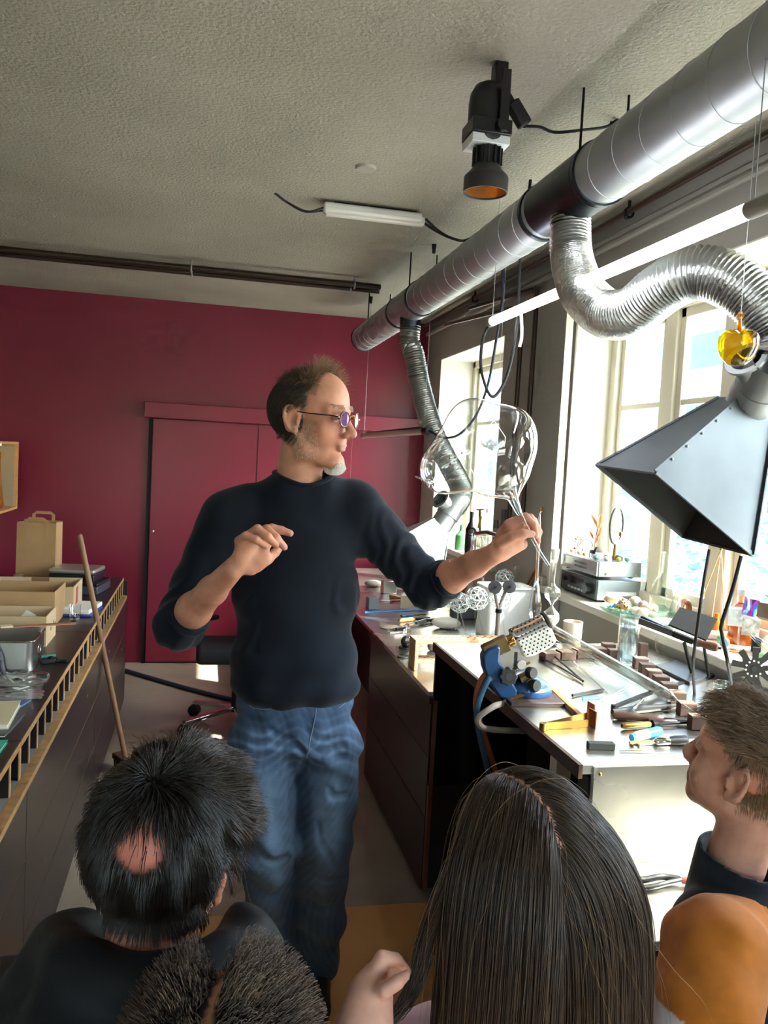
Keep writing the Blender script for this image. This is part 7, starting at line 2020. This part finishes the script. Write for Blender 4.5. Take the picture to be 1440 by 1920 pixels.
# boy with the bald patch, black hooded jacket
k1, S1, H1 = child('boy with short black hair and a round bald patch in a black hooded jacket', (-0.0294, 1.0302, 1.1064), (.42, .90, .0), R_(-6), R_(4), .98, ((-.34, .76, 0), (.28, 1.30, 1.32)), .0052, '#b98464', None)
kid_body(S1, H1.c, H1.R, 1, 1.3, .10, (.12, .085, .14), None)
spot = np.array([.016, -.107, .057])
def k1_tone(P):
    q = H1.l(P); c = np.tile(LS('#bd8063'), (len(P), 1))
    sc = ((q[:, 1] < .04) & (q[:, 2] > -.05) | (q[:, 2] > .06)) & ~((np.abs(q[:, 0]) > .070) & (q[:, 2] < .02) & (q[:, 1] > -.04))
    d = np.linalg.norm(q - spot, axis=1)
    t = np.clip((d - .024) / .014, 0, 1)[:, None]
    dark = LS('#15110f') * t + LS('#b9705f') * (1 - t)
    return np.where((sc & (P[:, 2] > H1.c[2] - .11))[:, None], dark, c)
b1_, P1 = S1.mesh('body', skin_m, k1, 1, k1_tone)
q = H1.l(P1)
hm1 = ((q[:, 2] > -.062) & (q[:, 1] < .0) | (q[:, 2] > .035)) & (np.abs(q[:, 0]) < .083) & ~((np.abs(q[:, 0]) > .068) & (q[:, 2] < .018) & (q[:, 1] > -.036)) & (q[:, 2] < .14) & (np.linalg.norm(q, axis=1) < .15)
r0 = pick(P1, hm1, 15000, 21, S1, .003)
d = np.linalg.norm(H1.l(r0) - spot, axis=1)
keep = np.random.default_rng(1).random(len(r0)) < np.clip((d - .026) / .012, 0.015, 1)
r0 = r0[keep]
cr = H1.w((.0, -.055, .105))
def away(p, i):
    v = p - cr; n = S1.grad(p); v = v - n * (v * n).sum(1, keepdims=True)
    return v / (np.linalg.norm(v, axis=1, keepdims=True) + .01) * .35
v0 = away(r0, 0) * 2.2 + S1.grad(r0) * .75
ln = np.where(H1.l(r0)[:, 2] > .03, 1.0, .6)
P_ = grow(S1, r0, v0, 6, .0072, lambda p, i: away(p, i) + np.array([0, 0, -.10]) + .10 * np.sin(p[:, [2, 0, 1]] * 160), lambda i: .0035 + .0013 * min(i, 3), 22, .25)
fr_w = (H1.l(r0)[:, 1] > -.03) & (H1.l(r0)[:, 2] > .06)
low_ = H1.l(r0)[:, 2] < .0
hk1 = hair_mat('black_hair', '#0a0908', '#241b16', .36)
strands('hair', P_[~low_], .00050, hk1, k1, kind='stuff')
P_ = grow(S1, r0[low_], v0[low_], 5, .0042, lambda p, i: away(p, i) + np.array([0, 0, -.10]), lambda i: .0020 + .0010 * i, 24, .2)
strands('nape_hair', P_, .00042, hk1, k1, kind='stuff')
r1 = r0[fr_w]
P_ = grow(S1, r1, away(r1, 0) + S1.grad(r1) * .9 + H1.R[:, 1] * .4, 8, .0085, lambda p, i: away(p, i) * .6 + np.array([0, 0, -.06]) + .12 * np.sin(p[:, [2, 0, 1]] * 120), lambda i: .007 + .001 * i, 23, .2)
strands('fringe', P_, .0005, hair_mat('black_hair_tips', '#120e0c', '#3a2c22', .32), k1, kind='stuff')
cx, cy, cz = H1.c
bx_, by_ = cx - .035, cy + .03
K1 = SDF((cx - .40, cy - .34, cz - .70), (cx + .36, cy + .36, cz + .04), .006)
K1.ell((bx_, by_ - .02, cz - .345), (.185, .135, .20), None, .06); K1.ell((bx_, by_ - .02, cz - .52), (.175, .13, .16), None, .05)
K1.cone((bx_ - .135, by_ - .02, cz - .215), (bx_ + .14, by_ - .02, cz - .215), .080, .076, .06)
K1.chain([((bx_ - .155, by_ - .02, cz - .235), .080), ((bx_ - .205, by_ + .01, cz - .44), .068), ((bx_ - .19, by_ + .12, cz - .58), .056)], .05)
K1.chain([((bx_ + .155, by_ - .02, cz - .235), .076), ((bx_ + .20, by_ + .02, cz - .44), .066), ((bx_ + .18, by_ + .12, cz - .58), .054)], .05)
hd_pts = [(cx - .005 + .112 * math.cos(a), cy + .0 + .100 * math.sin(a), cz - .118 + .014 * math.sin(-a)) for a in np.linspace(-math.pi * 1.15, .25, 15)]
K1.chain([(p, .034) for p in hd_pts], .03)
hd_pts = [(cx - .012 + .128 * math.cos(a), cy - .03 + .110 * math.sin(a), cz - .170 + .01 * math.cos(2 * a)) for a in np.linspace(-math.pi, 0, 11)]
K1.chain([(p, .042) for p in hd_pts], .035)
K1.cone((cx - .135, cy - .02, cz - .125), (cx - .120, cy + .03, cz - .105), .026, .022, .03)
K1.ell((cx, cy + .012, cz - .055), (.072, .076, .090), None, .015, 'sub')
K1.disp((cx - .40, cy - .34, cz - .70), (cx + .36, cy + .36, cz + .04), lambda x, y, z: .0055 * np.abs(np.sin(22 * x + 34 * z + 2 * np.sin(18 * y + 9 * x))) + .0025 * np.sin(70 * z - 40 * y + 20 * x))
jk = mat('black_jacket', '#101216', .6, col2='#16191e', nscale=9, bump=.10, bscale=500, spec=.25)
K1.mesh('jacket', jk, k1, 1)
def legs(root, cx, cy, z1, m):
    L = SDF((cx - .22, cy - .16, .03), (cx + .22, cy + .2, z1 + .08), .008)
    for sx in (-1, 1): L.chain([((cx + sx * .062, cy, z1), .085), ((cx + sx * .066, cy, .34), .066), ((cx + sx * .068, cy + .01, .09), .058)], .03)
    L.cut((0, 0, .06), (0, 0, -1)); L.mesh('trousers', m, root, 1)
    for sx in (-1, 1):
        Q = SDF((cx + sx * .068 - .07, cy - .08, 0), (cx + sx * .068 + .07, cy + .20, .12), .008)
        Q.cone((cx + sx * .068, cy - .02, .045), (cx + sx * .075, cy + .11, .036), .042, .036, .02); Q.cone((cx + sx * .068, cy, .05), (cx + sx * .068, cy, .09), .042, .042, .02); Q.cut((0, 0, .008), (0, 0, -1))
        Q.mesh('shoe', mat('kid_shoe', '#3a3a40', .5), root, 1)
legs(k1, bx_, by_, .55, pants)

# girl with long hair
k2, S2, H2 = child('girl with long straight brown hair in a pink top, raising one hand', (0.4298, 0.9883, 1.093), (-.30, .95, -.02), R_(-3), R_(9), .97, ((.06, .70, 0), (.76, 1.30, 1.32)), .0052, '#d0a08a', None)
kid_body(S2, H2.c, H2.R, 1, 1.25, .095, (.11, .08, .13), None)
g2 = H2.c; dz2 = g2[2] - 1.085
# left arm raised: hand at the hair
aw = [(0.2272, 0.9494, 0.9067), (0.2277, 0.962, 0.9432)]
S2.chain([((g2[0] - .115, g2[1], .82 + dz2), .038), ((g2[0] - .19, g2[1] + .02, .72 + dz2), .034), ((0.2067, 0.9018, 0.8937), .032), ((0.2153, 0.9228, 0.9306), .031), ((0.2265, 0.9427, 0.9578), .028)], .02)
S2.cone((0.2245, 0.9433, 0.9597), (0.2336, 0.9527, 0.9781), .022, .016, .012); S2.cone((0.2318, 0.9517, 0.9568), (0.2462, 0.9695, 0.9633), .016, .013, .012)
def fin(S_, chains):
    for c in chains: S_.chain([(np.array(p), r) for p, r in c], .004)
fin(S2, [[((0.2311, 0.9484, 0.9825), .0105), ((0.2405, 0.9526, 1.0004), .0092), ((0.26, 0.9581, 0.9933), .0080), ((0.2764, 0.9583, 0.9749), .0068)],
         [((0.2384, 0.9616, 0.9733), .0100), ((0.2519, 0.9745, 0.9808), .0090), ((0.2706, 0.9798, 0.97), .0078), ((0.282, 0.9762, 0.9542), .0066)],
         [((0.246, 0.9744, 0.96), .0095), ((0.2598, 0.987, 0.9649), .0086), ((0.2762, 0.9928, 0.9525), .0075), ((0.2835, 0.9903, 0.939), .0064)],
         [((0.2513, 0.9826, 0.947), .0088), ((0.2668, 0.9946, 0.9478), .0078), ((0.2779, 0.9965, 0.9368), .0066)],
         [((0.2259, 0.9334, 0.971), .0110), ((0.2375, 0.9162, 0.9828), .0098), ((0.251, 0.9138, 0.9925), .0086), ((0.2659, 0.9259, 0.9927), .0068)]])
S2.chain([((g2[0] + .115, g2[1], .82 + dz2), .038), ((g2[0] + .15, g2[1] + .08, .70 + dz2), .034), ((g2[0] + .10, g2[1] + .17, .66 + dz2), .028), ((g2[0] + .06, g2[1] + .21, .66 + dz2), .026)], .02)
def k2_tone(P):
    q = H2.l(P); c = np.tile(LS('#d3a08c'), (len(P), 1))
    sc = ((q[:, 1] < .04) & (q[:, 2] > -.05) | (q[:, 2] > .06)) & (np.abs(q[:, 0] + .030) > .0035)
    return np.where((sc & (P[:, 2] > H2.c[2] - .09) & (np.linalg.norm(q, axis=1) < .15) & ~(np.abs(q[:, 0]) > .074))[:, None], LS('#3a2a22'), c)
b2_, P2 = S2.mesh('body', skin_m, k2, 1, k2_tone)
gx, gy = g2[0], g2[1]
K2 = SDF((gx - .30, gy - .22, .45 + dz2), (gx + .30, gy + .24, 1.0 + dz2), .006)
K2.ell((gx, gy + .005, .72 + dz2), (.140, .100, .15), None, .05); K2.ell((gx, gy + .005, .56 + dz2), (.14, .105, .12), None, .05)
K2.cone((gx - .095, gy + .01, .81 + dz2), (gx + .095, gy + .01, .81 + dz2), .062, .062, .05)
K2.chain([((gx - .115, gy + .01, .805 + dz2), .060), ((gx - .165, gy + .01, .745 + dz2), .052)], .04); K2.chain([((gx + .115, gy + .01, .805 + dz2), .060), ((gx + .145, gy + .06, .73 + dz2), .054)], .04)
K2.ell((gx, gy + .02, .92 + dz2), (.06, .06, .07), None, .015, 'sub')
K2.disp((gx - .30, gy - .22, .45 + dz2), (gx + .30, gy + .24, 1.0 + dz2), lambda x, y, z: .002 * np.sin(70 * x + 50 * z + 2 * np.sin(30 * y)))
K2.mesh('top', mat('pink_cotton', '#c9a2a6', .85, bump=.15, bscale=400), k2, 1)
legs(k2, gx, gy, .52 + dz2, pants)
# one field for the hair to fall on: head, neck and the back
F2 = SDF((gx - .34, gy - .30, .40 + dz2), (gx + .34, gy + .28, 1.26 + dz2), .008)
F2.ell(H2.w((0, -.012, .034)), np.array((.080, .100, .088)) * .97, H2.R, .02); F2.ell(H2.w((0, .03, -.03)), np.array((.066, .062, .078)) * .97, H2.R, .02)
F2.cone(H2.w((0, -.03, -.05)), H2.w((0, -.04, -.17)), .05, .055, .04)
F2.ell((gx, gy + .005, .70 + dz2), (.105, .102, .17), None, .06); F2.ell((gx, gy + .005, .5 + dz2), (.105, .104, .16), None, .05)
PX2 = -.030
q = H2.l(P2)
hm2 = ((q[:, 1] < .02) & (q[:, 2] > -.05) | (q[:, 2] > .05) & (q[:, 1] < .07)) & (np.linalg.norm(q, axis=1) < .15) & (np.abs(q[:, 0]) < .083) & ~((np.abs(q[:, 0]) > .070) & (q[:, 2] < .02) & (q[:, 1] > -.03)) & (q[:, 2] < .14)
r0 = pick(P2, hm2, 14000, 41, S2, .003); ql = H2.l(r0)
hr2 = np.random.default_rng(42)
sgn = np.where(ql[:, 0] > PX2 + hr2.normal(0, .0012, len(ql)), 1.0, -1.0)[:, None]
up_w = np.clip((ql[:, 2] - .0) / .08, 0, 1)[:, None]
d0 = sgn * H2.R[:, 0] * (.6 * up_w) + (-H2.R[:, 1]) * (.35 + .3 * up_w) + np.array([0, 0, -1.0]) * (1 - .75 * up_w) + F2.grad(r0) * .15
lay = .0015 + .007 * hr2.random(len(r0))
nseg = 25
def fall(p, i):
    c = np.array([0, 0, -.24 - .03 * min(i, 10)])
    out = np.zeros_like(p)
    out[:, 1] = np.where(p[:, 2] < .95 + dz2, -.012, 0)
    wav = .018 * np.sin(p[:, [2, 2, 0]] * np.array([38, 31, 60]) + hr_ph)
    return c + out + wav
hr_ph = hr2.uniform(0, 6.28, (len(r0), 3)) * .35 + np.round(hr2.uniform(0, 9, (len(r0), 1)))
P_ = grow(F2, r0, d0, nseg, .0215, fall, lambda i: lay + .0006 * i, 43, .05)
hb = hair_mat('brown_hair', '#241a15', '#574436', .42)
strands('hair', P_, .00055, hb, k2, kind='stuff')
r1 = r0[hr2.integers(0, len(r0), 40)]
P_ = grow(F2, r1, d0[:40] + hr2.normal(0, .4, (40, 3)), nseg, .021, lambda p, i: np.array([0, 0, -.2]) + .07 * np.sin(p[:, [2, 0, 1]] * 31), lambda i: .014 + .001 * i, 44, .3)
strands('loose_hair', P_, .00022, hair_mat('brown_hair_light', '#5a4028', '#a07c4c', .34), k2, kind='stuff')
lock = []
lp = [(0.3591, 0.9668, 1.149), (0.3405, 0.9684, 1.1104), (0.3197, 0.9695, 1.058), (0.3057, 0.9793, 1.0033), (0.2926, 0.9692, 0.9607), (0.2689, 0.952, 0.932), (0.239, 0.9373, 0.9177)]
lc2 = np.array([tuple(p) for p in curve(lp, 5)])
for i in range(420):
    off = hr2.normal(0, .0042, 3) * np.array([1, .8, .3])
    lock.append(lc2 + off[None, :] * np.linspace(1.6, .8, len(lc2))[:, None] + hr2.normal(0, .0008, lc2.shape))
strands('side_lock', np.array(lock), .0005, hb, k2, kind='stuff')

# boy at the right in the orange, black and white jacket
k3, S3, H3 = child('fair haired boy in an orange, black and white jacket looking up', (0.8893, 1.1359, 1.1511), (-.5, .83, .2), R_(3), 0, .94, ((.55, .84, 0), (1.19, 1.44, 1.33)), .0050, '#c9967c', None)
kid_body(S3, H3.c + np.array((.02, -.02, 0)), H3.R, 1, 1.3, .06, (.10, .075, .13), None)
g3 = H3.c
def k3_tone(P):
    q = H3.l(P); c = np.tile(LS('#cf9a84'), (len(P), 1))
    sc = ((q[:, 1] < .03) & (q[:, 2] > -.045) | (q[:, 2] > .075)) & (P[:, 2] > 1.03) & ~((np.abs(q[:, 0]) > .062) & (q[:, 2] < .03) & (q[:, 1] > -.05))
    lip = ((np.abs(q[:, 0]) < .02) & (q[:, 1] > .086) & (q[:, 2] < -.058) & (q[:, 2] > -.08))
    c = np.where(sc[:, None], LS('#84684f'), c)
    return np.where(lip[:, None], LS('#a8625a'), c)
b3_, P3 = S3.mesh('body', skin_m, k3, 1, k3_tone)
H3.eyes(k3)
q = H3.l(P3)
hm3 = ((q[:, 1] < .012 + .3 * np.clip(q[:, 2], 0, .1)) & (q[:, 2] > -.055) | (q[:, 2] > .065) & (q[:, 1] < .08)) & (np.linalg.norm(q, axis=1) < .15) & (np.abs(q[:, 0]) < .083) & ~((np.abs(q[:, 0]) > .058) & (q[:, 2] < .026) & (q[:, 1] > -.042)) & (q[:, 2] < .14)
r0 = pick(P3, hm3, 9000, 61, S3, .003); ql = H3.l(r0)
long_ = ql[:, 2] > .05
def comb(p, i):
    l = H3.l(p); n = S3.grad(p)
    v = np.where((l[:, 2] > .045)[:, None], H3.R[:, 1] * .9 + np.sign(l[:, :1] - .02) * H3.R[:, 0] * .35, np.array([0, 0, -1.]))
    v = v - n * (v * n).sum(1, keepdims=True)
    return v * .3
P_ = grow(S3, r0[~long_], comb(r0[~long_], 0) * 2.5 + S3.grad(r0[~long_]) * .5, 3, .0030, comb, lambda i: .0008 + .0006 * i, 62, .2)
hb3 = hair_mat('fair_hair', '#5c4632', '#a1866a', .42)
strands('short_hair', P_, .00030, hb3, k3, kind='stuff')
P_ = grow(S3, r0[long_], comb(r0[long_], 0) * 2.5 + S3.grad(r0[long_]) * .6, 6, .0062, lambda p, i: comb(p, i) * .8 + .10 * np.sin(p[:, [1, 2, 0]] * 150), lambda i: .002 + .0012 * i, 63, .35)
strands('top_hair', P_, .00038, hb3, k3, kind='stuff')
bx3, by3 = g3[0] + .02, g3[1] - .02
K3 = SDF((.50, .70, .42), (1.26, 1.46, 1.13), .0048)
K3.ell((bx3, by3, .775), (.155, .115, .19), None, .05); K3.ell((bx3, by3, .58), (.155, .115, .16), None, .05)
K3.cone((bx3 - .095, by3 - .02, .905), (bx3 + .095, by3 + .03, .905), .066, .066, .05)
ea = [np.array((0.7688, 1.0289, 0.9122)), np.array((0.7178, 0.9704, 0.8634)), np.array((0.6776, 0.9628, 0.7678)), np.array((0.6845, 1.0788, 0.6828))]
K3.chain([(np.array((bx3 + .115, by3 + .05, .86)), .066), (np.array((bx3 + .16, by3 + .08, .70)), .056), (np.array((bx3 + .10, by3 + .17, .60)), .046)], .04)
cc0, cc1 = H3.w((0, -.045, -.24)), H3.w((0, -.036, -.165))
K3.cone(cc0, cc1, .072, .070, .02)
K3.disp((.50, .70, .42), (1.26, 1.46, .90), lambda x, y, z: .0022 * np.sin(60 * x + 45 * z + 2 * np.sin(30 * y)) + .0018 * np.sin(90 * z - 40 * x))
K3.cone(H3.w((0, -.038, -.185)), H3.w((0, -.028, -.02)), .062, .066, .004, 'sub')
K3.cut(cc1 + np.array((0, 0, .012)), tuple(H3.R[:, 2] * .5 + np.array((.1, -.1, .8))))
def k3_cloth(P):
    fw = np.array([-.66, .72, 0]); front = ((P - np.array([bx3, by3, .8])) @ fw > .05) & (P[:, 2] < .90)
    c = np.tile(LS('#1c222a'), (len(P), 1))
    return np.where(front[:, None], LS('#c9c2c0'), c)
K3.mesh('jacket', cloth_t, k3, 1, k3_cloth)
A3 = SDF(np.minimum.reduce(ea) - .11, np.maximum.reduce(ea) + .11, .0048)
A3.chain([(np.array((bx3 - .02, by3 + .0, .895)), .070), (ea[0], .074), (ea[1], .071), (ea[2], .058), (ea[3], .045)], .03); A3.cone(ea[3], ea[3] + np.array((-.01, .05, .01)), .040, .036, .02)
A3.disp(np.minimum.reduce(ea) - .1, np.maximum.reduce(ea) + .1, lambda x, y, z: .0035 * np.abs(np.sin(28 * x - 40 * z + 2 * np.sin(25 * y))) + .0015 * np.sin(80 * z + 50 * x))
def sleeve_tone(P):
    t = P[:, 2] + .35 * (P[:, 0] - ea[1][0])
    return np.where((t < ea[1][2] + .002)[:, None], LS('#cfc8c8'), LS('#b5691f'))
A3.mesh('sleeve', cloth_t, k3, 1, sleeve_tone, label='orange upper sleeve with a white lower half')
MB().tube([tuple(p) for p in on_surface(K3, [cc1 + H3.R[:, 1] * np.array([.07, .07, 0]) + np.array([0, 0, -.01 - .30 * t]) for t in np.linspace(0, 1, 14)], .001)], .002, 6).build('zip', mat('zip_gold', '#b58a4a', .4, .6), parent=k3)
legs(k3, g3[0], g3[1], .54, pants)

# child with curly hair at the bottom edge
k4, S4, H4 = child('child with dark curly hair parted in the middle at the bottom edge', (0.0344, 0.7318, 1.0019), (.10, .98, .05), 0, R_(2), .97, ((-.24, .44, 0), (.32, .98, 1.22)), .0058, '#a87356', None)
kid_body(S4, H4.c, H4.R, 1, 1.2, .10, (.115, .085, .14), None)
g4 = H4.c
def partline(q): return np.abs(q[:, 0] + .010 - .18 * np.clip(q[:, 1], -.1, .02)) 
def k4_tone(P):
    q = H4.l(P); c = np.tile(LS('#a06e52'), (len(P), 1))
    sc = ((q[:, 1] < .04) & (q[:, 2] > -.05) | (q[:, 2] > .06)) & (partline(q) > .004) & (np.linalg.norm(q, axis=1) < .15) & ~((np.abs(q[:, 0]) > .072) & (q[:, 2] < .02))
    return np.where(sc[:, None], LS('#241a15'), c)
b4_, P4 = S4.mesh('body', skin_m, k4, 1, k4_tone)
q = H4.l(P4)
hm4 = ((q[:, 1] < .03) & (q[:, 2] > -.06) | (q[:, 2] > .045)) & (np.linalg.norm(q, axis=1) < .15) & (np.abs(q[:, 0]) < .083) & (partline(q) > .0045) & (q[:, 2] < .14) & ~((np.abs(q[:, 0]) > .070) & (q[:, 2] < .02) & (q[:, 1] > -.03))
r0 = pick(P4, hm4, 5200, 81, S4, .002); ql = H4.l(r0)
n0 = S4.grad(r0)
hg = np.random.default_rng(82)
tg_ = np.sign(ql[:, :1] + .010) * H4.R[:, 0] * .8 - H4.R[:, 1] * .5 + np.array([0, 0, -.35]); tg_ = tg_ - n0 * (tg_ * n0).sum(1, keepdims=True); tg_ /= np.linalg.norm(tg_, axis=1, keepdims=True)
bt = np.cross(n0, tg_)
nk_ = 15
ph = hg.uniform(0, 6.28, len(r0)) ; L4 = np.where(ql[:, 1] < .0, .022, .026) * hg.uniform(.7, 1.35, len(r0))
cur = []
for i in range(nk_):
    t = i / (nk_ - 1); a = ph + t * 13
    rr = .0042 * min(1, t * 4)
    cur.append(r0 + tg_ * (L4 * t * .75)[:, None] + n0 * (.003 * min(1, t * 5) + L4 * t * .22 + rr * np.cos(a))[:, None] + bt * (rr * np.sin(a))[:, None] * 1.2 + hg.normal(0, .0006, r0.shape))
strands('hair', np.stack(cur, 1), .00042, hair_mat('dark_curls', '#1c1511', '#5a473a', .42), k4, kind='stuff', tip=.6)
r1 = r0[ql[:, 1] > -.02]; m1 = ql[:, 1] > -.02
cur = []
for i in range(nk_):
    t = i / (nk_ - 1); a = ph[m1] + t * 15; rr = .006 * min(1, t * 4)
    cur.append(r1 + n0[m1] * (.026 * t * hg.uniform(.9, 1.1) + rr * np.cos(a))[:, None] + (tg_[m1] * .02 * t + H4.R[:, 1][None, :] * .02 * t) + bt[m1] * (rr * np.sin(a))[:, None])
strands('frizz', np.stack(cur, 1), .00032, hair_mat('dark_curls_tips', '#2a1f18', '#6b5644', .42), k4, kind='stuff', tip=.6)
dz4 = g4[2] - 1.055; u4, v4 = g4[0], g4[1]
K4 = SDF((u4 - .27, v4 - .22, .40 + dz4), (u4 + .27, v4 + .22, .98 + dz4), .008)
K4.ell((u4, v4, .72 + dz4), (.15, .105, .17), None, .05); K4.ell((u4, v4, .54 + dz4), (.15, .105, .14), None, .05); K4.cone((u4 - .10, v4, .80 + dz4), (u4 + .10, v4, .80 + dz4), .062, .062, .05)
for sx in (-1, 1): K4.chain([((u4 + sx * .12, v4, .80 + dz4), .060), ((u4 + sx * .16, v4 + .03, .62 + dz4), .052), ((u4 + sx * .12, v4 + .10, .52 + dz4), .044)], .04)
K4.ell((u4, v4 + .01, .93 + dz4), (.06, .06, .08), None, .015, 'sub')
K4.mesh('pullover', mat('grey_pullover', '#4a4d55', .85, bump=.2, bscale=300), k4, 1)
legs(k4, g4[0], g4[1], .52, pants)

for o in bpy.data.objects:
    if '_w' in o.keys(): del o['_w']
